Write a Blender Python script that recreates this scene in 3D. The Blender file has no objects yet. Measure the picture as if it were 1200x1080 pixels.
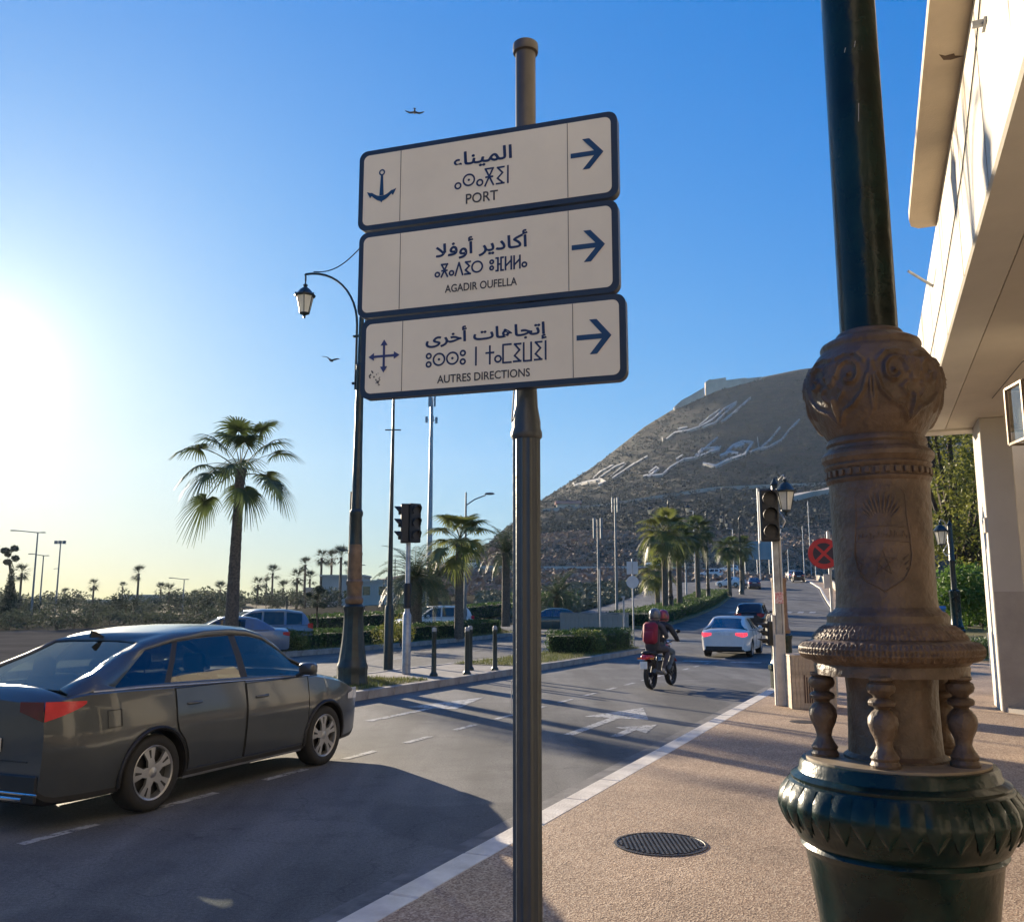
import bpy, bmesh, math, random
from mathutils import Vector, Matrix
PI = math.pi
R = random.Random(7)
scn = bpy.context.scene
COL = scn.collection

# ------------------------------------------------------------------ camera
PITCH = math.radians(9.1)
CAM_H = 1.8
HAZE = 0.000075
cam_d = bpy.data.cameras.new('camera')
cam = bpy.data.objects.new('camera', cam_d)
COL.objects.link(cam)
scn.camera = cam
cam.location = (0, 0, CAM_H)
cam.rotation_euler = (PI / 2 + PITCH, 0, 0)
cam_d.sensor_fit = 'HORIZONTAL'
cam_d.sensor_width = 36
cam_d.lens = 36 * 1071 / 1200
cam_d.clip_start = 0.05
cam_d.clip_end = 12000

# ------------------------------------------------------------------ sky, sun, exposure
SUN_AZ = math.radians(-31.2)      # bearing, 0 = straight ahead (+Y), negative = to the left
SUN_EL = math.radians(13.0)
sun_dir = Vector((math.sin(SUN_AZ) * math.cos(SUN_EL), math.cos(SUN_AZ) * math.cos(SUN_EL), math.sin(SUN_EL)))
world = bpy.data.worlds.new('World')
scn.world = world
world.use_nodes = True
nt = world.node_tree
nt.nodes.clear()
n_out = nt.nodes.new('ShaderNodeOutputWorld')
n_bg = nt.nodes.new('ShaderNodeBackground')
n_sky = nt.nodes.new('ShaderNodeTexSky')
n_sky.sky_type = 'NISHITA'
n_sky.sun_disc = False
n_sky.sun_elevation = SUN_EL
n_sky.sun_rotation = SUN_AZ
n_sky.altitude = 0
n_sky.air_density = 1.0
n_sky.dust_density = 0.2
n_sky.ozone_density = 4.0
n_mul = nt.nodes.new('ShaderNodeVectorMath'); n_mul.operation = 'SCALE'; n_mul.inputs['Scale'].default_value = 0.1
nt.links.new(n_sky.outputs[0], n_mul.inputs[0])
n_sep = nt.nodes.new('ShaderNodeSeparateColor'); nt.links.new(n_mul.outputs[0], n_sep.inputs[0])
EXPO = 1.4
def mth(op, a, b=None, tree=nt):
    n = tree.nodes.new('ShaderNodeMath'); n.operation = op
    for i, v in enumerate((a, b)):
        if v is None: continue
        if isinstance(v, (int, float)): n.inputs[i].default_value = v
        else: tree.links.new(v, n.inputs[i])
    return n.outputs[0]
# soft shoulder per channel: keeps the deep blue overhead and the warm horizon without burning out
def shoulder(x, k, top, lo=0.0):
    x = mth('MAXIMUM', mth('SUBTRACT', x, lo), 0.0)
    return mth('MULTIPLY', mth('SUBTRACT', 1.0, mth('EXPONENT', mth('MULTIPLY', x, -k))), top)
sR, sG, sB = n_sep.outputs
q_ = mth('MAXIMUM', mth('SUBTRACT', mth('DIVIDE', sR, sB), 0.4), 0.0)
damp = mth('DIVIDE', 1.0, mth('ADD', mth('MULTIPLY', q_, 0.8), 1.0))
n_com = nt.nodes.new('ShaderNodeCombineColor')
nt.links.new(shoulder(sR, 1.35, .80, .06), n_com.inputs[0]); nt.links.new(shoulder(sG, 2.6, .70), n_com.inputs[1])
nt.links.new(mth('MULTIPLY', shoulder(sB, 6.0, .86), damp), n_com.inputs[2])
n_hs = nt.nodes.new('ShaderNodeVectorMath'); n_hs.operation = 'SCALE'; n_hs.inputs['Scale'].default_value = 10 / 2 ** EXPO
nt.links.new(n_com.outputs[0], n_hs.inputs[0])
# the wide aureole of haze round the sun
n_tc = nt.nodes.new('ShaderNodeTexCoord')
n_dot = nt.nodes.new('ShaderNodeVectorMath'); n_dot.operation = 'DOT_PRODUCT'
n_nrm = nt.nodes.new('ShaderNodeVectorMath'); n_nrm.operation = 'NORMALIZE'
nt.links.new(n_tc.outputs['Generated'], n_nrm.inputs[0])
nt.links.new(n_nrm.outputs[0], n_dot.inputs[0])
n_dot.inputs[1].default_value = sun_dir
d0 = mth('MAXIMUM', n_dot.outputs['Value'], 0.0)
AUR = ((20, .55), (90, 1.0), (500, 2.2), (3000, 30.0))
g = None
for p, a in AUR:
    t = mth('MULTIPLY', mth('POWER', d0, float(p)), a)
    g = t if g is None else mth('ADD', g, t)
n_gc = nt.nodes.new('ShaderNodeVectorMath'); n_gc.operation = 'SCALE'
n_gc.inputs[0].default_value = (1.0, 0.96, 0.80)
nt.links.new(g, n_gc.inputs['Scale'])
n_add = nt.nodes.new('ShaderNodeVectorMath'); n_add.operation = 'ADD'
nt.links.new(n_hs.outputs[0], n_add.inputs[0])
nt.links.new(n_gc.outputs[0], n_add.inputs[1])
nt.links.new(n_add.outputs[0], n_bg.inputs['Color'])
n_bg.inputs['Strength'].default_value = 0.10
nt.links.new(n_bg.outputs[0], n_out.inputs['Surface'])

sun_l = bpy.data.lights.new('sun', 'SUN')
sun = bpy.data.objects.new('sun', sun_l)
COL.objects.link(sun)
sun_l.energy = 5.0
sun_l.angle = math.radians(0.5)
sun_l.color = (1.0, 0.84, 0.62)
sun.rotation_euler = sun_dir.to_track_quat('Z', 'Y').to_euler()
sun.location = (-30, 50, 40)
scn.view_settings.view_transform = 'Standard'
scn.view_settings.look = 'None'
scn.view_settings.gamma = 1
scn.view_settings.use_curve_mapping = False
scn.view_settings.exposure = EXPO
scn.cycles.max_bounces = 6
scn.cycles.transparent_max_bounces = 12
scn.cycles.volume_bounces = 0

# ------------------------------------------------------------------ frames of reference
BR = math.radians(23.8)           # bearing of the avenue
SB, CB = math.sin(BR), math.cos(BR)
ROADROT = PI / 2 - BR             # turns a local +x into the avenue's direction
def interp(tab, x):
    if x <= tab[0][0]: return tab[0][1]
    for (a, b), (c, d) in zip(tab, tab[1:]):
        if x <= c: return b + (d - b) * (x - a) / (c - a)
    return tab[-1][1]
def sst(a, b, x):
    u = min(1, max(0, (x - a) / (b - a))); return u * u * (3 - 2 * u)
def W2(s, t): return (s * SB + t * CB, s * CB - t * SB)
def ST(X, Y): return (X * SB + Y * CB, X * CB - Y * SB)
def hgt(s, t):
    d = max(0.0, s - 28)
    z = 0.00042 * d * d if s < 140 else 0.00042 * 112 * 112 + 0.06 * (s - 140)
    z = min(z, 7.2)
    return z * (0.12 + 0.88 * sst(-150, -40, t - 0.25 * max(0, -t - 40)))
def Z(X, Y): return hgt(*ST(X, Y))
def bend(s): return interp([(30, 0), (45, -.5), (60, -1.6), (80, -3.2), (98, -5.4), (129, -9.1), (146, -12.4), (170, -19), (200, -30), (240, -48)], s)
def wst(s, t, dz=0.0):
    X, Y = W2(s, t); return Vector((X, Y, hgt(s, t) + dz))
def px_a(px): return (px - 600) / 1085.0
def at(px, Y, dz=0.0):            # place named by its bearing and its distance ahead
    X = px_a(px) * Y; return Vector((X, Y, Z(X, Y) + dz))
def up_a(py):                     # tangent of elevation
    v = 540 - py; c, s = math.cos(PITCH), math.sin(PITCH)
    return (1071 * s + v * c) / (1071 * c - v * s)

# ------------------------------------------------------------------ materials
MATS = {}
def mat(name, col, rough=0.6, metal=0.0, var=0.12, vscale=6.0, bump=0.0, bscale=60.0, coat=0.0, col2=None, spec=None, detail=5.0, trans=0.0, coord='Object'):
    if name in MATS: return MATS[name]
    m = bpy.data.materials.new(name); m.use_nodes = True
    t = m.node_tree; b = t.nodes['Principled BSDF']
    tc = t.nodes.new('ShaderNodeTexCoord')
    nz = t.nodes.new('ShaderNodeTexNoise'); nz.inputs['Scale'].default_value = vscale
    nz.inputs['Detail'].default_value = detail; nz.inputs['Roughness'].default_value = 0.62
    t.links.new(tc.outputs[coord], nz.inputs['Vector'])
    cr = t.nodes.new('ShaderNodeValToRGB')
    c2 = col2 or tuple(min(1, c * (1 + var)) for c in col)
    c1 = tuple(c * (1 - var) for c in col) if col2 is None else col
    cr.color_ramp.elements[0].position = 0.36; cr.color_ramp.elements[1].position = 0.64
    cr.color_ramp.elements[0].color = (*c1, 1); cr.color_ramp.elements[1].color = (*c2, 1)
    t.links.new(nz.outputs['Fac'], cr.inputs['Fac'])
    t.links.new(cr.outputs['Color'], b.inputs['Base Color'])
    b.inputs['Roughness'].default_value = rough
    b.inputs['Metallic'].default_value = metal
    if spec is not None: b.inputs['Specular IOR Level'].default_value = spec
    if coat: b.inputs['Coat Weight'].default_value = coat; b.inputs['Coat Roughness'].default_value = 0.06
    if bump:
        n2 = t.nodes.new('ShaderNodeTexNoise'); n2.inputs['Scale'].default_value = bscale; n2.inputs['Detail'].default_value = 4
        t.links.new(tc.outputs[coord], n2.inputs['Vector'])
        bp = t.nodes.new('ShaderNodeBump'); bp.inputs['Strength'].default_value = bump; bp.inputs['Distance'].default_value = 0.02
        t.links.new(n2.outputs['Fac'], bp.inputs['Height']); t.links.new(bp.outputs[0], b.inputs['Normal'])
    if trans:
        tr = t.nodes.new('ShaderNodeBsdfTranslucent'); mx = t.nodes.new('ShaderNodeMixShader')
        t.links.new(cr.outputs['Color'], tr.inputs['Color']); mx.inputs[0].default_value = trans
        out = t.nodes['Material Output']
        t.links.new(b.outputs[0], mx.inputs[1]); t.links.new(tr.outputs[0], mx.inputs[2]); t.links.new(mx.outputs[0], out.inputs['Surface'])
    MATS[name] = m
    return m
def glass(name, tint, refl=0.12, rough=0.02, opac=0.0, ocol=(.02, .02, .02)):
    if name in MATS: return MATS[name]
    m = bpy.data.materials.new(name); m.use_nodes = True
    t = m.node_tree; t.nodes.clear()
    o = t.nodes.new('ShaderNodeOutputMaterial'); tr = t.nodes.new('ShaderNodeBsdfTransparent'); tr.inputs[0].default_value = (*tint, 1)
    gl = t.nodes.new('ShaderNodeBsdfGlossy'); gl.inputs['Roughness'].default_value = rough
    fr = t.nodes.new('ShaderNodeLayerWeight'); fr.inputs['Blend'].default_value = 0.35
    f2 = mth('ADD', mth('MULTIPLY', fr.outputs['Facing'], 0.24, t), refl * .5, t)
    mx = t.nodes.new('ShaderNodeMixShader'); t.links.new(f2, mx.inputs[0])
    t.links.new(tr.outputs[0], mx.inputs[1]); t.links.new(gl.outputs[0], mx.inputs[2])
    last = mx
    if opac:
        df = t.nodes.new('ShaderNodeBsdfDiffuse'); df.inputs[0].default_value = (*ocol, 1)
        m2 = t.nodes.new('ShaderNodeMixShader'); m2.inputs[0].default_value = opac
        t.links.new(mx.outputs[0], m2.inputs[1]); t.links.new(df.outputs[0], m2.inputs[2]); last = m2
    t.links.new(last.outputs[0], o.inputs[0])
    MATS[name] = m
    return m

# ------------------------------------------------------------------ mesh building
class MB:
    def __init__(s): s.v = []; s.f = []; s.m = []
    def face(s, idx, mi=0): s.f.append(tuple(idx)); s.m.append(mi)
    def quad(s, a, b, c, d, mi=0):
        n = len(s.v); s.v += [tuple(a), tuple(b), tuple(c), tuple(d)]; s.face((n, n+1, n+2, n+3), mi)
    def tri(s, a, b, c, mi=0):
        n = len(s.v); s.v += [tuple(a), tuple(b), tuple(c)]; s.face((n, n+1, n+2), mi)
    def box(s, x0, x1, y0, y1, z0, z1, mi=0, M=None, bev=0.0):
        if bev:
            # chamfered box: 24 verts
            b = bev; P = []
            n = len(s.v)
            bm = bmesh.new(); bmesh.ops.create_cube(bm, size=1)
            for v in bm.verts: v.co = Vector(((x0+x1)/2 + v.co.x*(x1-x0), (y0+y1)/2 + v.co.y*(y1-y0), (z0+z1)/2 + v.co.z*(z1-z0)))
            bmesh.ops.bevel(bm, geom=bm.edges[:], offset=b, segments=1, affect='EDGES')
            bm.verts.index_update()
            s.v += [tuple(M @ v.co) if M else tuple(v.co) for v in bm.verts]
            for f in bm.faces: s.face([n + v.index for v in f.verts], mi)
            bm.free(); return
        n = len(s.v)
        P = [(x, y, z) for x in (x0, x1) for y in (y0, y1) for z in (z0, z1)]
        s.v += [tuple(M @ Vector(p)) if M else p for p in P]
        for q in ((0,1,3,2),(4,6,7,5),(0,4,5,1),(2,3,7,6),(0,2,6,4),(1,5,7,3)): s.face([n+i for i in q], mi)
    def tube(s, pts, r, seg=8, mi=0, cap=True):
        pts = [Vector(p) for p in pts]; n0 = len(s.v); k = len(pts)
        rr = r if isinstance(r, (list, tuple)) else [r]*k
        prev = None
        for i, p in enumerate(pts):
            d = (pts[min(i+1, k-1)] - pts[max(i-1, 0)])
            d = d.normalized() if d.length > 1e-9 else Vector((0,0,1))
            if prev is None:
                u = d.orthogonal().normalized()
            else:
                u = prev - d * prev.dot(d)
                u = u.normalized() if u.length > 1e-6 else d.orthogonal().normalized()
            prev = u; w = d.cross(u)
            for j in range(seg):
                a = 2*PI*j/seg
                s.v.append(tuple(p + (u*math.cos(a) + w*math.sin(a))*rr[i]))
        for i in range(k-1):
            for j in range(seg):
                a = n0+i*seg+j; b = n0+i*seg+(j+1) % seg
                s.face((a, b, b+seg, a+seg), mi)
        if cap:
            s.face([n0+j for j in range(seg)][::-1], mi); s.face([n0+(k-1)*seg+j for j in range(seg)], mi)
    def lathe(s, prof, seg=24, mi=0, c=(0,0,0), M=None, flute=0, fd=0.0, fr=None, cap=True):
        # prof: list of (r, z); flute count/depth within z range fr
        n0 = len(s.v); k = len(prof)
        for (r, z) in prof:
            for j in range(seg):
                a = 2*PI*j/seg; rr = r
                if flute and fr and fr[0] <= z <= fr[1]:
                    rr = r - fd*(0.5-0.5*math.cos(flute*a))**0.6
                p = Vector((c[0]+rr*math.cos(a), c[1]+rr*math.sin(a), c[2]+z))
                s.v.append(tuple(M @ p) if M else tuple(p))
        for i in range(k-1):
            for j in range(seg):
                a = n0+i*seg+j; b = n0+i*seg+(j+1) % seg
                s.face((a, b, b+seg, a+seg), mi)
        if cap and prof[0][0] > 1e-4: s.face([n0+j for j in range(seg)][::-1], mi)
        if cap and prof[-1][0] > 1e-4: s.face([n0+(k-1)*seg+j for j in range(seg)], mi)
    def prism(s, poly, z0, z1, mi=0, M=None):
        n = len(s.v); k = len(poly)
        for z in (z0, z1):
            for (x, y) in poly:
                p = Vector((x, y, z)); s.v.append(tuple(M @ p) if M else tuple(p))
        s.face([n+i for i in range(k)][::-1], mi); s.face([n+k+i for i in range(k)], mi)
        for i in range(k):
            j = (i+1) % k; s.face((n+i, n+j, n+k+j, n+k+i), mi)
    def grid(s, fn, nu, nv, mi=0, thick=None):
        n = len(s.v)
        for i in range(nu+1):
            for j in range(nv+1): s.v.append(tuple(fn(i/nu, j/nv)))
        for i in range(nu):
            for j in range(nv):
                a = n+i*(nv+1)+j; s.face((a, a+nv+1, a+nv+2, a+1), mi)
    def ball(s, c, r, seg=10, rings=6, mi=0, sc=(1,1,1)):
        prof = [(max(1e-5, r*math.sin(PI*i/rings)), -r*math.cos(PI*i/rings)) for i in range(rings+1)]
        M = Matrix.Translation(Vector(c)) @ Matrix.Diagonal((*sc, 1))
        s.lathe(prof, seg, mi, M=M)
    def mesh(s, name, mats, smooth=None):
        me = bpy.data.meshes.new(name); me.from_pydata(s.v, [], s.f)
        for m in (mats if isinstance(mats, (list, tuple)) else [mats]): me.materials.append(m)
        if any(s.m): me.polygons.foreach_set('material_index', s.m)
        if smooth is not None:
            me.shade_smooth(); me.set_sharp_from_angle(angle=math.radians(smooth))
        me.update(); return me
    def build(s, name, mats, parent=None, smooth=None, loc=None, rot=None):
        o = bpy.data.objects.new(name, s.mesh(name, mats, smooth)); COL.objects.link(o)
        if parent: o.parent = parent
        if loc is not None: o.location = loc
        if rot is not None: o.rotation_euler = rot
        return o
def tag(o, label=None, cat=None, group=None, kind=None):
    if label: o['label'] = label
    if cat: o['category'] = cat
    if group: o['group'] = group
    if kind: o['kind'] = kind
    return o
def empty(name, loc=(0,0,0), rz=0.0):
    o = bpy.data.objects.new(name, None); COL.objects.link(o)
    o.location = loc; o.rotation_euler = (0, 0, rz); o.empty_display_size = .2
    return o
def link(name, me, parent=None, loc=(0,0,0), rot=(0,0,0), sc=None):
    o = bpy.data.objects.new(name, me); COL.objects.link(o)
    if parent: o.parent = parent
    o.location = loc; o.rotation_euler = rot
    if sc: o.scale = (sc, sc, sc) if isinstance(sc, (int, float)) else sc
    return o
def copy_tree(o, parent=None):
    kids = [c for c in COL.objects if c.parent == o] if o.name not in KIDS else KIDS[o.name]
    c = o.copy(); COL.objects.link(c); c.parent = parent
    for ch in o.children: copy_tree(ch, c)
    return c
KIDS = {}
def copy_tree(o, parent=None):
    c = o.copy(); COL.objects.link(c)
    if parent: c.parent = parent
    for ch in list(o.children): copy_tree(ch, c)
    return c
def fix(v): return Vector(v)

ORD = ['first', 'second', 'third', 'fourth', 'fifth', 'sixth', 'seventh', 'eighth', 'ninth', 'tenth', 'eleventh', 'twelfth', 'thirteenth', 'fourteenth', 'fifteenth', 'sixteenth', 'seventeenth', 'eighteenth', 'nineteenth', 'twentieth']
def nth(i):
    if i < 20: return ORD[i]
    t_, u_ = divmod(i+1, 10); return {2: 'twenty', 3: 'thirty', 4: 'forty'}[t_] + (' ' + ORD[u_-1] if u_ else 'th')
# ------------------------------------------------------------------ palette
M_paint = mat('white_road_paint', (.42, .42, .40), .7, var=.3, vscale=3, bump=.3)
_t = M_paint.node_tree; _n = _t.nodes.new('ShaderNodeTexNoise'); _n.inputs['Scale'].default_value = 9; _n.inputs['Detail'].default_value = 8; _n.inputs['Roughness'].default_value = .75
_c = _t.nodes.new('ShaderNodeTexCoord'); _t.links.new(_c.outputs['Object'], _n.inputs['Vector']); _r = _t.nodes.new('ShaderNodeValToRGB'); _r.color_ramp.elements[0].position = .49; _r.color_ramp.elements[1].position = .60; _t.links.new(_n.outputs['Fac'], _r.inputs['Fac'])
_x = _t.nodes.new('ShaderNodeMixShader'); _tr = _t.nodes.new('ShaderNodeBsdfTransparent'); _t.links.new(_r.outputs['Color'], _x.inputs[0]); _t.links.new(_t.nodes['Principled BSDF'].outputs[0], _x.inputs[1]); _t.links.new(_tr.outputs[0], _x.inputs[2]); _t.links.new(_x.outputs[0], _t.nodes['Material Output'].inputs['Surface'])
_r.color_ramp.elements[0].color = (.12, .12, .12, 1); _r.color_ramp.elements[1].color = (.72, .72, .72, 1)
M_kerb = mat('worn_white_kerb_paint', (.50, .46, .40), .75, col2=(.66, .62, .55), vscale=3.5, bump=.4, bscale=40)
M_kerbg = mat('bare_concrete_kerb', (.30, .27, .23), .85, var=.25, vscale=2.5, bump=.5, bscale=30)
M_gut = mat('gutter_concrete', (.13, .125, .12), .8, var=.3, vscale=4, bump=.4, bscale=50)
M_black = mat('black_plastic', (.012, .012, .013), .5)
M_rubber = mat('tyre_rubber', (.018, .018, .018), .8, bump=.2)
M_alloy = mat('alloy_rim', (.42, .42, .42), .35, metal=.8)
M_chrome = mat('chrome', (.6, .6, .6), .15, metal=1)
M_redl = mat('red_lamp_lens', (.55, .02, .03), .2, coat=.5)
M_redl2 = bpy.data.materials.new('lit_red_tail_lamp'); M_redl2.use_nodes = True
_b = M_redl2.node_tree.nodes['Principled BSDF']; _b.inputs['Base Color'].default_value = (.7, .03, .05, 1); _b.inputs['Emission Color'].default_value = (1, .06, .10, 1); _b.inputs['Emission Strength'].default_value = .55; _b.inputs['Roughness'].default_value = .2
M_whitel = mat('clear_lamp_lens', (.7, .7, .7), .15, coat=.5)
M_amber = mat('amber_lens', (.6, .2, .02), .25)
M_plate = mat('number_plate', (.75, .75, .72), .4)
M_glass = glass('car_window_glass', (.24, .27, .25), .14)
M_dglass = glass('dark_car_glass', (.04, .045, .05), .35, opac=.55)
M_dark = mat('dark_interior', (.02, .02, .021), .8)
M_seat = mat('seat_fabric', (.012, .012, .012), .85)
M_iron = mat('dark_green_cast_iron', (.004, .016, .013), .27, var=.5, vscale=5, bump=.2, bscale=18, spec=.35)
M_irond = mat('blackish_green_iron', (.012, .022, .022), .38, var=.5, vscale=5, bump=.2, bscale=25)
M_bronze = mat('brown_painted_cast_iron', (.068, .043, .027), .50, col2=(.135, .090, .060), vscale=11, bump=.35, bscale=45, detail=9)
M_gold = mat('ochre_painted_iron', (.17, .10, .05), .55, var=.3, vscale=6, bump=.2)
M_lampglass = mat('milky_lantern_glass', (.72, .70, .62), .35, var=.08, trans=.5)
M_galv = mat('galvanised_steel', (.33, .34, .35), .45, metal=.5, var=.2)
M_wood = mat('pale_wood_cladding', (.48, .38, .27), .6, var=.22, vscale=9, bump=.2)
M_trunk = mat('palm_trunk_bark', (.13, .095, .065), .9, var=.4, vscale=14, bump=.7, bscale=30)
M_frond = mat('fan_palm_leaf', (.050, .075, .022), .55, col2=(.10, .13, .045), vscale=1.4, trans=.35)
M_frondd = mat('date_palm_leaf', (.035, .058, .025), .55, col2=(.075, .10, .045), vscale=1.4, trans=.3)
M_frondy = mat('yellow_green_palm_leaf', (.10, .13, .03), .5, col2=(.20, .21, .06), vscale=1.2, trans=.4)  # yellower, lighter leaf than the plain fan palm's
M_petiole = mat('palm_leaf_stalk', (.10, .10, .035), .6)
M_hedge = mat('clipped_hedge_leaf', (.035, .075, .015), .6, col2=(.085, .14, .03), vscale=3, trans=.3)
M_leafo = mat('olive_tree_leaf', (.10, .115, .022), .6, col2=(.24, .24, .05), vscale=.8, trans=.4)
M_leafg = mat('fresh_green_leaf', (.05, .11, .018), .6, col2=(.12, .20, .035), vscale=.9, trans=.4)
M_farleaf = mat('distant_foliage', (.075, .088, .052), .85, var=.3, vscale=.5, trans=.2)
M_grass = mat('dry_lawn_grass', (.10, .13, .035), .8, col2=(.19, .18, .07), vscale=1.2, trans=.25)
M_bark = mat('tree_bark', (.07, .05, .035), .9, bump=.6)
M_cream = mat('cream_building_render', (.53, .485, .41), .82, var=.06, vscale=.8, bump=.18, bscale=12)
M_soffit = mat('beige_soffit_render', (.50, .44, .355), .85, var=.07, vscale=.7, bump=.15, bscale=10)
M_wash = mat('pale_house_render', (.48, .42, .35), .85, var=.1, vscale=.3)
# ================================================================== THE SETTING
def frange(a, b, d):
    n = max(1, int(round((b-a)/d))); return [a + (b-a)*i/n for i in range(n+1)]
def sheet(name, svals, tl, tr, nt_, dz, m, parent=None, kind='structure', skirt=0.0):
    b = MB()
    n1 = nt_+1
    for s_ in svals:
        l = tl(s_) if callable(tl) else tl; r = tr(s_) if callable(tr) else tr
        for j in range(n1): b.v.append(tuple(wst(s_, l+(r-l)*j/nt_, dz)))
    for i in range(len(svals)-1):
        for j in range(nt_):
            a = i*n1+j; b.face((a, a+1, a+n1+1, a+n1))
    if skirt:
        ring = [i*n1 for i in range(len(svals))] + [(len(svals)-1)*n1+j for j in range(1, n1)] + [i*n1+nt_ for i in range(len(svals)-2, -1, -1)] + list(range(nt_-1, 0, -1))
        base = len(b.v)
        for q in ring: x, y, z = b.v[q]; b.v.append((x, y, z-skirt))
        k = len(ring)
        for i in range(k): b.face((ring[i], base+i, base+(i+1) % k, ring[(i+1) % k]))
    o = b.build(name, m, parent)
    bm = bmesh.new(); bm.from_mesh(o.data); bmesh.ops.recalc_face_normals(bm, faces=bm.faces[:]); 
    if bm.faces[0].normal.z < 0: bmesh.ops.reverse_faces(bm, faces=bm.faces[:])
    bm.to_mesh(o.data); bm.free()
    if kind: o['kind'] = kind
    return o

# asphalt with worn wheel tracks, repairs and a fine stony grain
M_asph = bpy.data.materials.new('worn_asphalt'); M_asph.use_nodes = True
t = M_asph.node_tree; b_ = t.nodes['Principled BSDF']; tc = t.nodes.new('ShaderNodeTexCoord')
def noise(t, vec, scale, det=5, rough=.6):
    n = t.nodes.new('ShaderNodeTexNoise'); n.inputs['Scale'].default_value = scale; n.inputs['Detail'].default_value = det; n.inputs['Roughness'].default_value = rough
    t.links.new(vec, n.inputs['Vector']); return n.outputs['Fac']
def ramp(t, fac, stops):
    r = t.nodes.new('ShaderNodeValToRGB'); e = r.color_ramp.elements
    while len(e) < len(stops): e.new(.5)
    for el, (p, c) in zip(e, stops): el.position = p; el.color = (*c, 1) if len(c) == 3 else c
    t.links.new(fac, r.inputs['Fac']); return r.outputs['Color']
def mixc(t, fac, a, b, mode='MIX'):
    n = t.nodes.new('ShaderNodeMix'); n.data_type = 'RGBA'; n.blend_type = mode
    for sock, v in ((n.inputs[0], fac), (n.inputs[6], a), (n.inputs[7], b)):
        if isinstance(v, (int, float)): sock.default_value = v
        elif isinstance(v, tuple): sock.default_value = (*v, 1)
        else: t.links.new(v, sock)
    return n.outputs[2]
mp = t.nodes.new('ShaderNodeMapping'); mp.inputs['Rotation'].default_value = (0, 0, BR); mp.inputs['Scale'].default_value = (1, .12, 1)
t.links.new(tc.outputs['Object'], mp.inputs[0])
big = ramp(t, noise(t, tc.outputs['Object'], .35, 6), [(.35, (.086, .086, .084)), (.65, (.128, .125, .118))])
trk = ramp(t, noise(t, mp.outputs[0], 1.1, 3), [(.4, (.75, .75, .75)), (.62, (1.25, 1.25, 1.25))])
fine = ramp(t, noise(t, tc.outputs['Object'], 140, 2), [(.35, (.70, .70, .70)), (.7, (1.5, 1.5, 1.5))])
stain = ramp(t, noise(t, tc.outputs['Object'], 1.9, 7, .7), [(.30, (.72, .72, .72)), (.48, (1, 1, 1))])
grain = ramp(t, noise(t, tc.outputs['Object'], 38, 4, .8), [(.32, (.62, .62, .62)), (.68, (1.4, 1.39, 1.36))])
ve = t.nodes.new('ShaderNodeTexVoronoi'); ve.feature = 'DISTANCE_TO_EDGE'; ve.inputs['Scale'].default_value = .55
nv = t.nodes.new('ShaderNodeTexNoise'); nv.inputs['Scale'].default_value = 2.2; nv.inputs['Detail'].default_value = 6; t.links.new(tc.outputs['Object'], nv.inputs['Vector'])
vm = t.nodes.new('ShaderNodeVectorMath'); vm.operation = 'MULTIPLY_ADD'; vm.inputs[1].default_value = (.9, .9, .9); t.links.new(nv.outputs['Color'], vm.inputs[0]); t.links.new(tc.outputs['Object'], vm.inputs[2]); t.links.new(vm.outputs[0], ve.inputs['Vector'])
crack = ramp(t, ve.outputs['Distance'], [(.0, (.55, .55, .55)), (.008, (1, 1, 1))])
patch = ramp(t, noise(t, tc.outputs['Object'], .22, 2), [(.52, (1, 1, 1)), (.53, (.80, .80, .81))])
c = mixc(t, 1.0, mixc(t, 1.0, mixc(t, 1.0, mixc(t, 1.0, big, trk, 'MULTIPLY'), fine, 'MULTIPLY'), stain, 'MULTIPLY'), mixc(t, 1.0, mixc(t, .75, grain, crack, 'MULTIPLY'), patch, 'MULTIPLY'), 'MULTIPLY')
t.links.new(c, b_.inputs['Base Color']); b_.inputs['Roughness'].default_value = .76; b_.inputs['Specular IOR Level'].default_value = .3
bp = t.nodes.new('ShaderNodeBump'); bp.inputs['Strength'].default_value = .55; bp.inputs['Distance'].default_value = .012
t.links.new(noise(t, tc.outputs['Object'], 90, 4), bp.inputs['Height']); t.links.new(bp.outputs[0], b_.inputs['Normal'])

# sand brown pavement of exposed grit
M_pave = bpy.data.materials.new('sand_brown_grit_pavement'); M_pave.use_nodes = True
t = M_pave.node_tree; b_ = t.nodes['Principled BSDF']; tc = t.nodes.new('ShaderNodeTexCoord')
vo = t.nodes.new('ShaderNodeTexVoronoi'); vo.inputs['Scale'].default_value = 85; t.links.new(tc.outputs['Object'], vo.inputs['Vector'])
grit = ramp(t, vo.outputs['Color'], [(.15, (.19, .122, .076)), (.5, (.335, .232, .150)), (.85, (.52, .41, .29))])
bigp = ramp(t, noise(t, tc.outputs['Object'], .9, 7, .65), [(.32, (.74, .72, .70)), (.62, (1.12, 1.1, 1.08))])
spots = ramp(t, noise(t, tc.outputs['Object'], 5.5, 3), [(.27, (.62, .6, .58)), (.36, (1, 1, 1))])
t.links.new(mixc(t, 1.0, mixc(t, 1.0, grit, bigp, 'MULTIPLY'), spots, 'MULTIPLY'), b_.inputs['Base Color']); b_.inputs['Roughness'].default_value = .8
bp = t.nodes.new('ShaderNodeBump'); bp.inputs['Strength'].default_value = .7; bp.inputs['Distance'].default_value = .006
t.links.new(vo.outputs['Distance'], bp.inputs['Height']); t.links.new(bp.outputs[0], b_.inputs['Normal'])

M_ground = mat('dusty_ground', (.06, .055, .04), 1.0, col2=(.09, .08, .055), vscale=.05, spec=.0)

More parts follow.
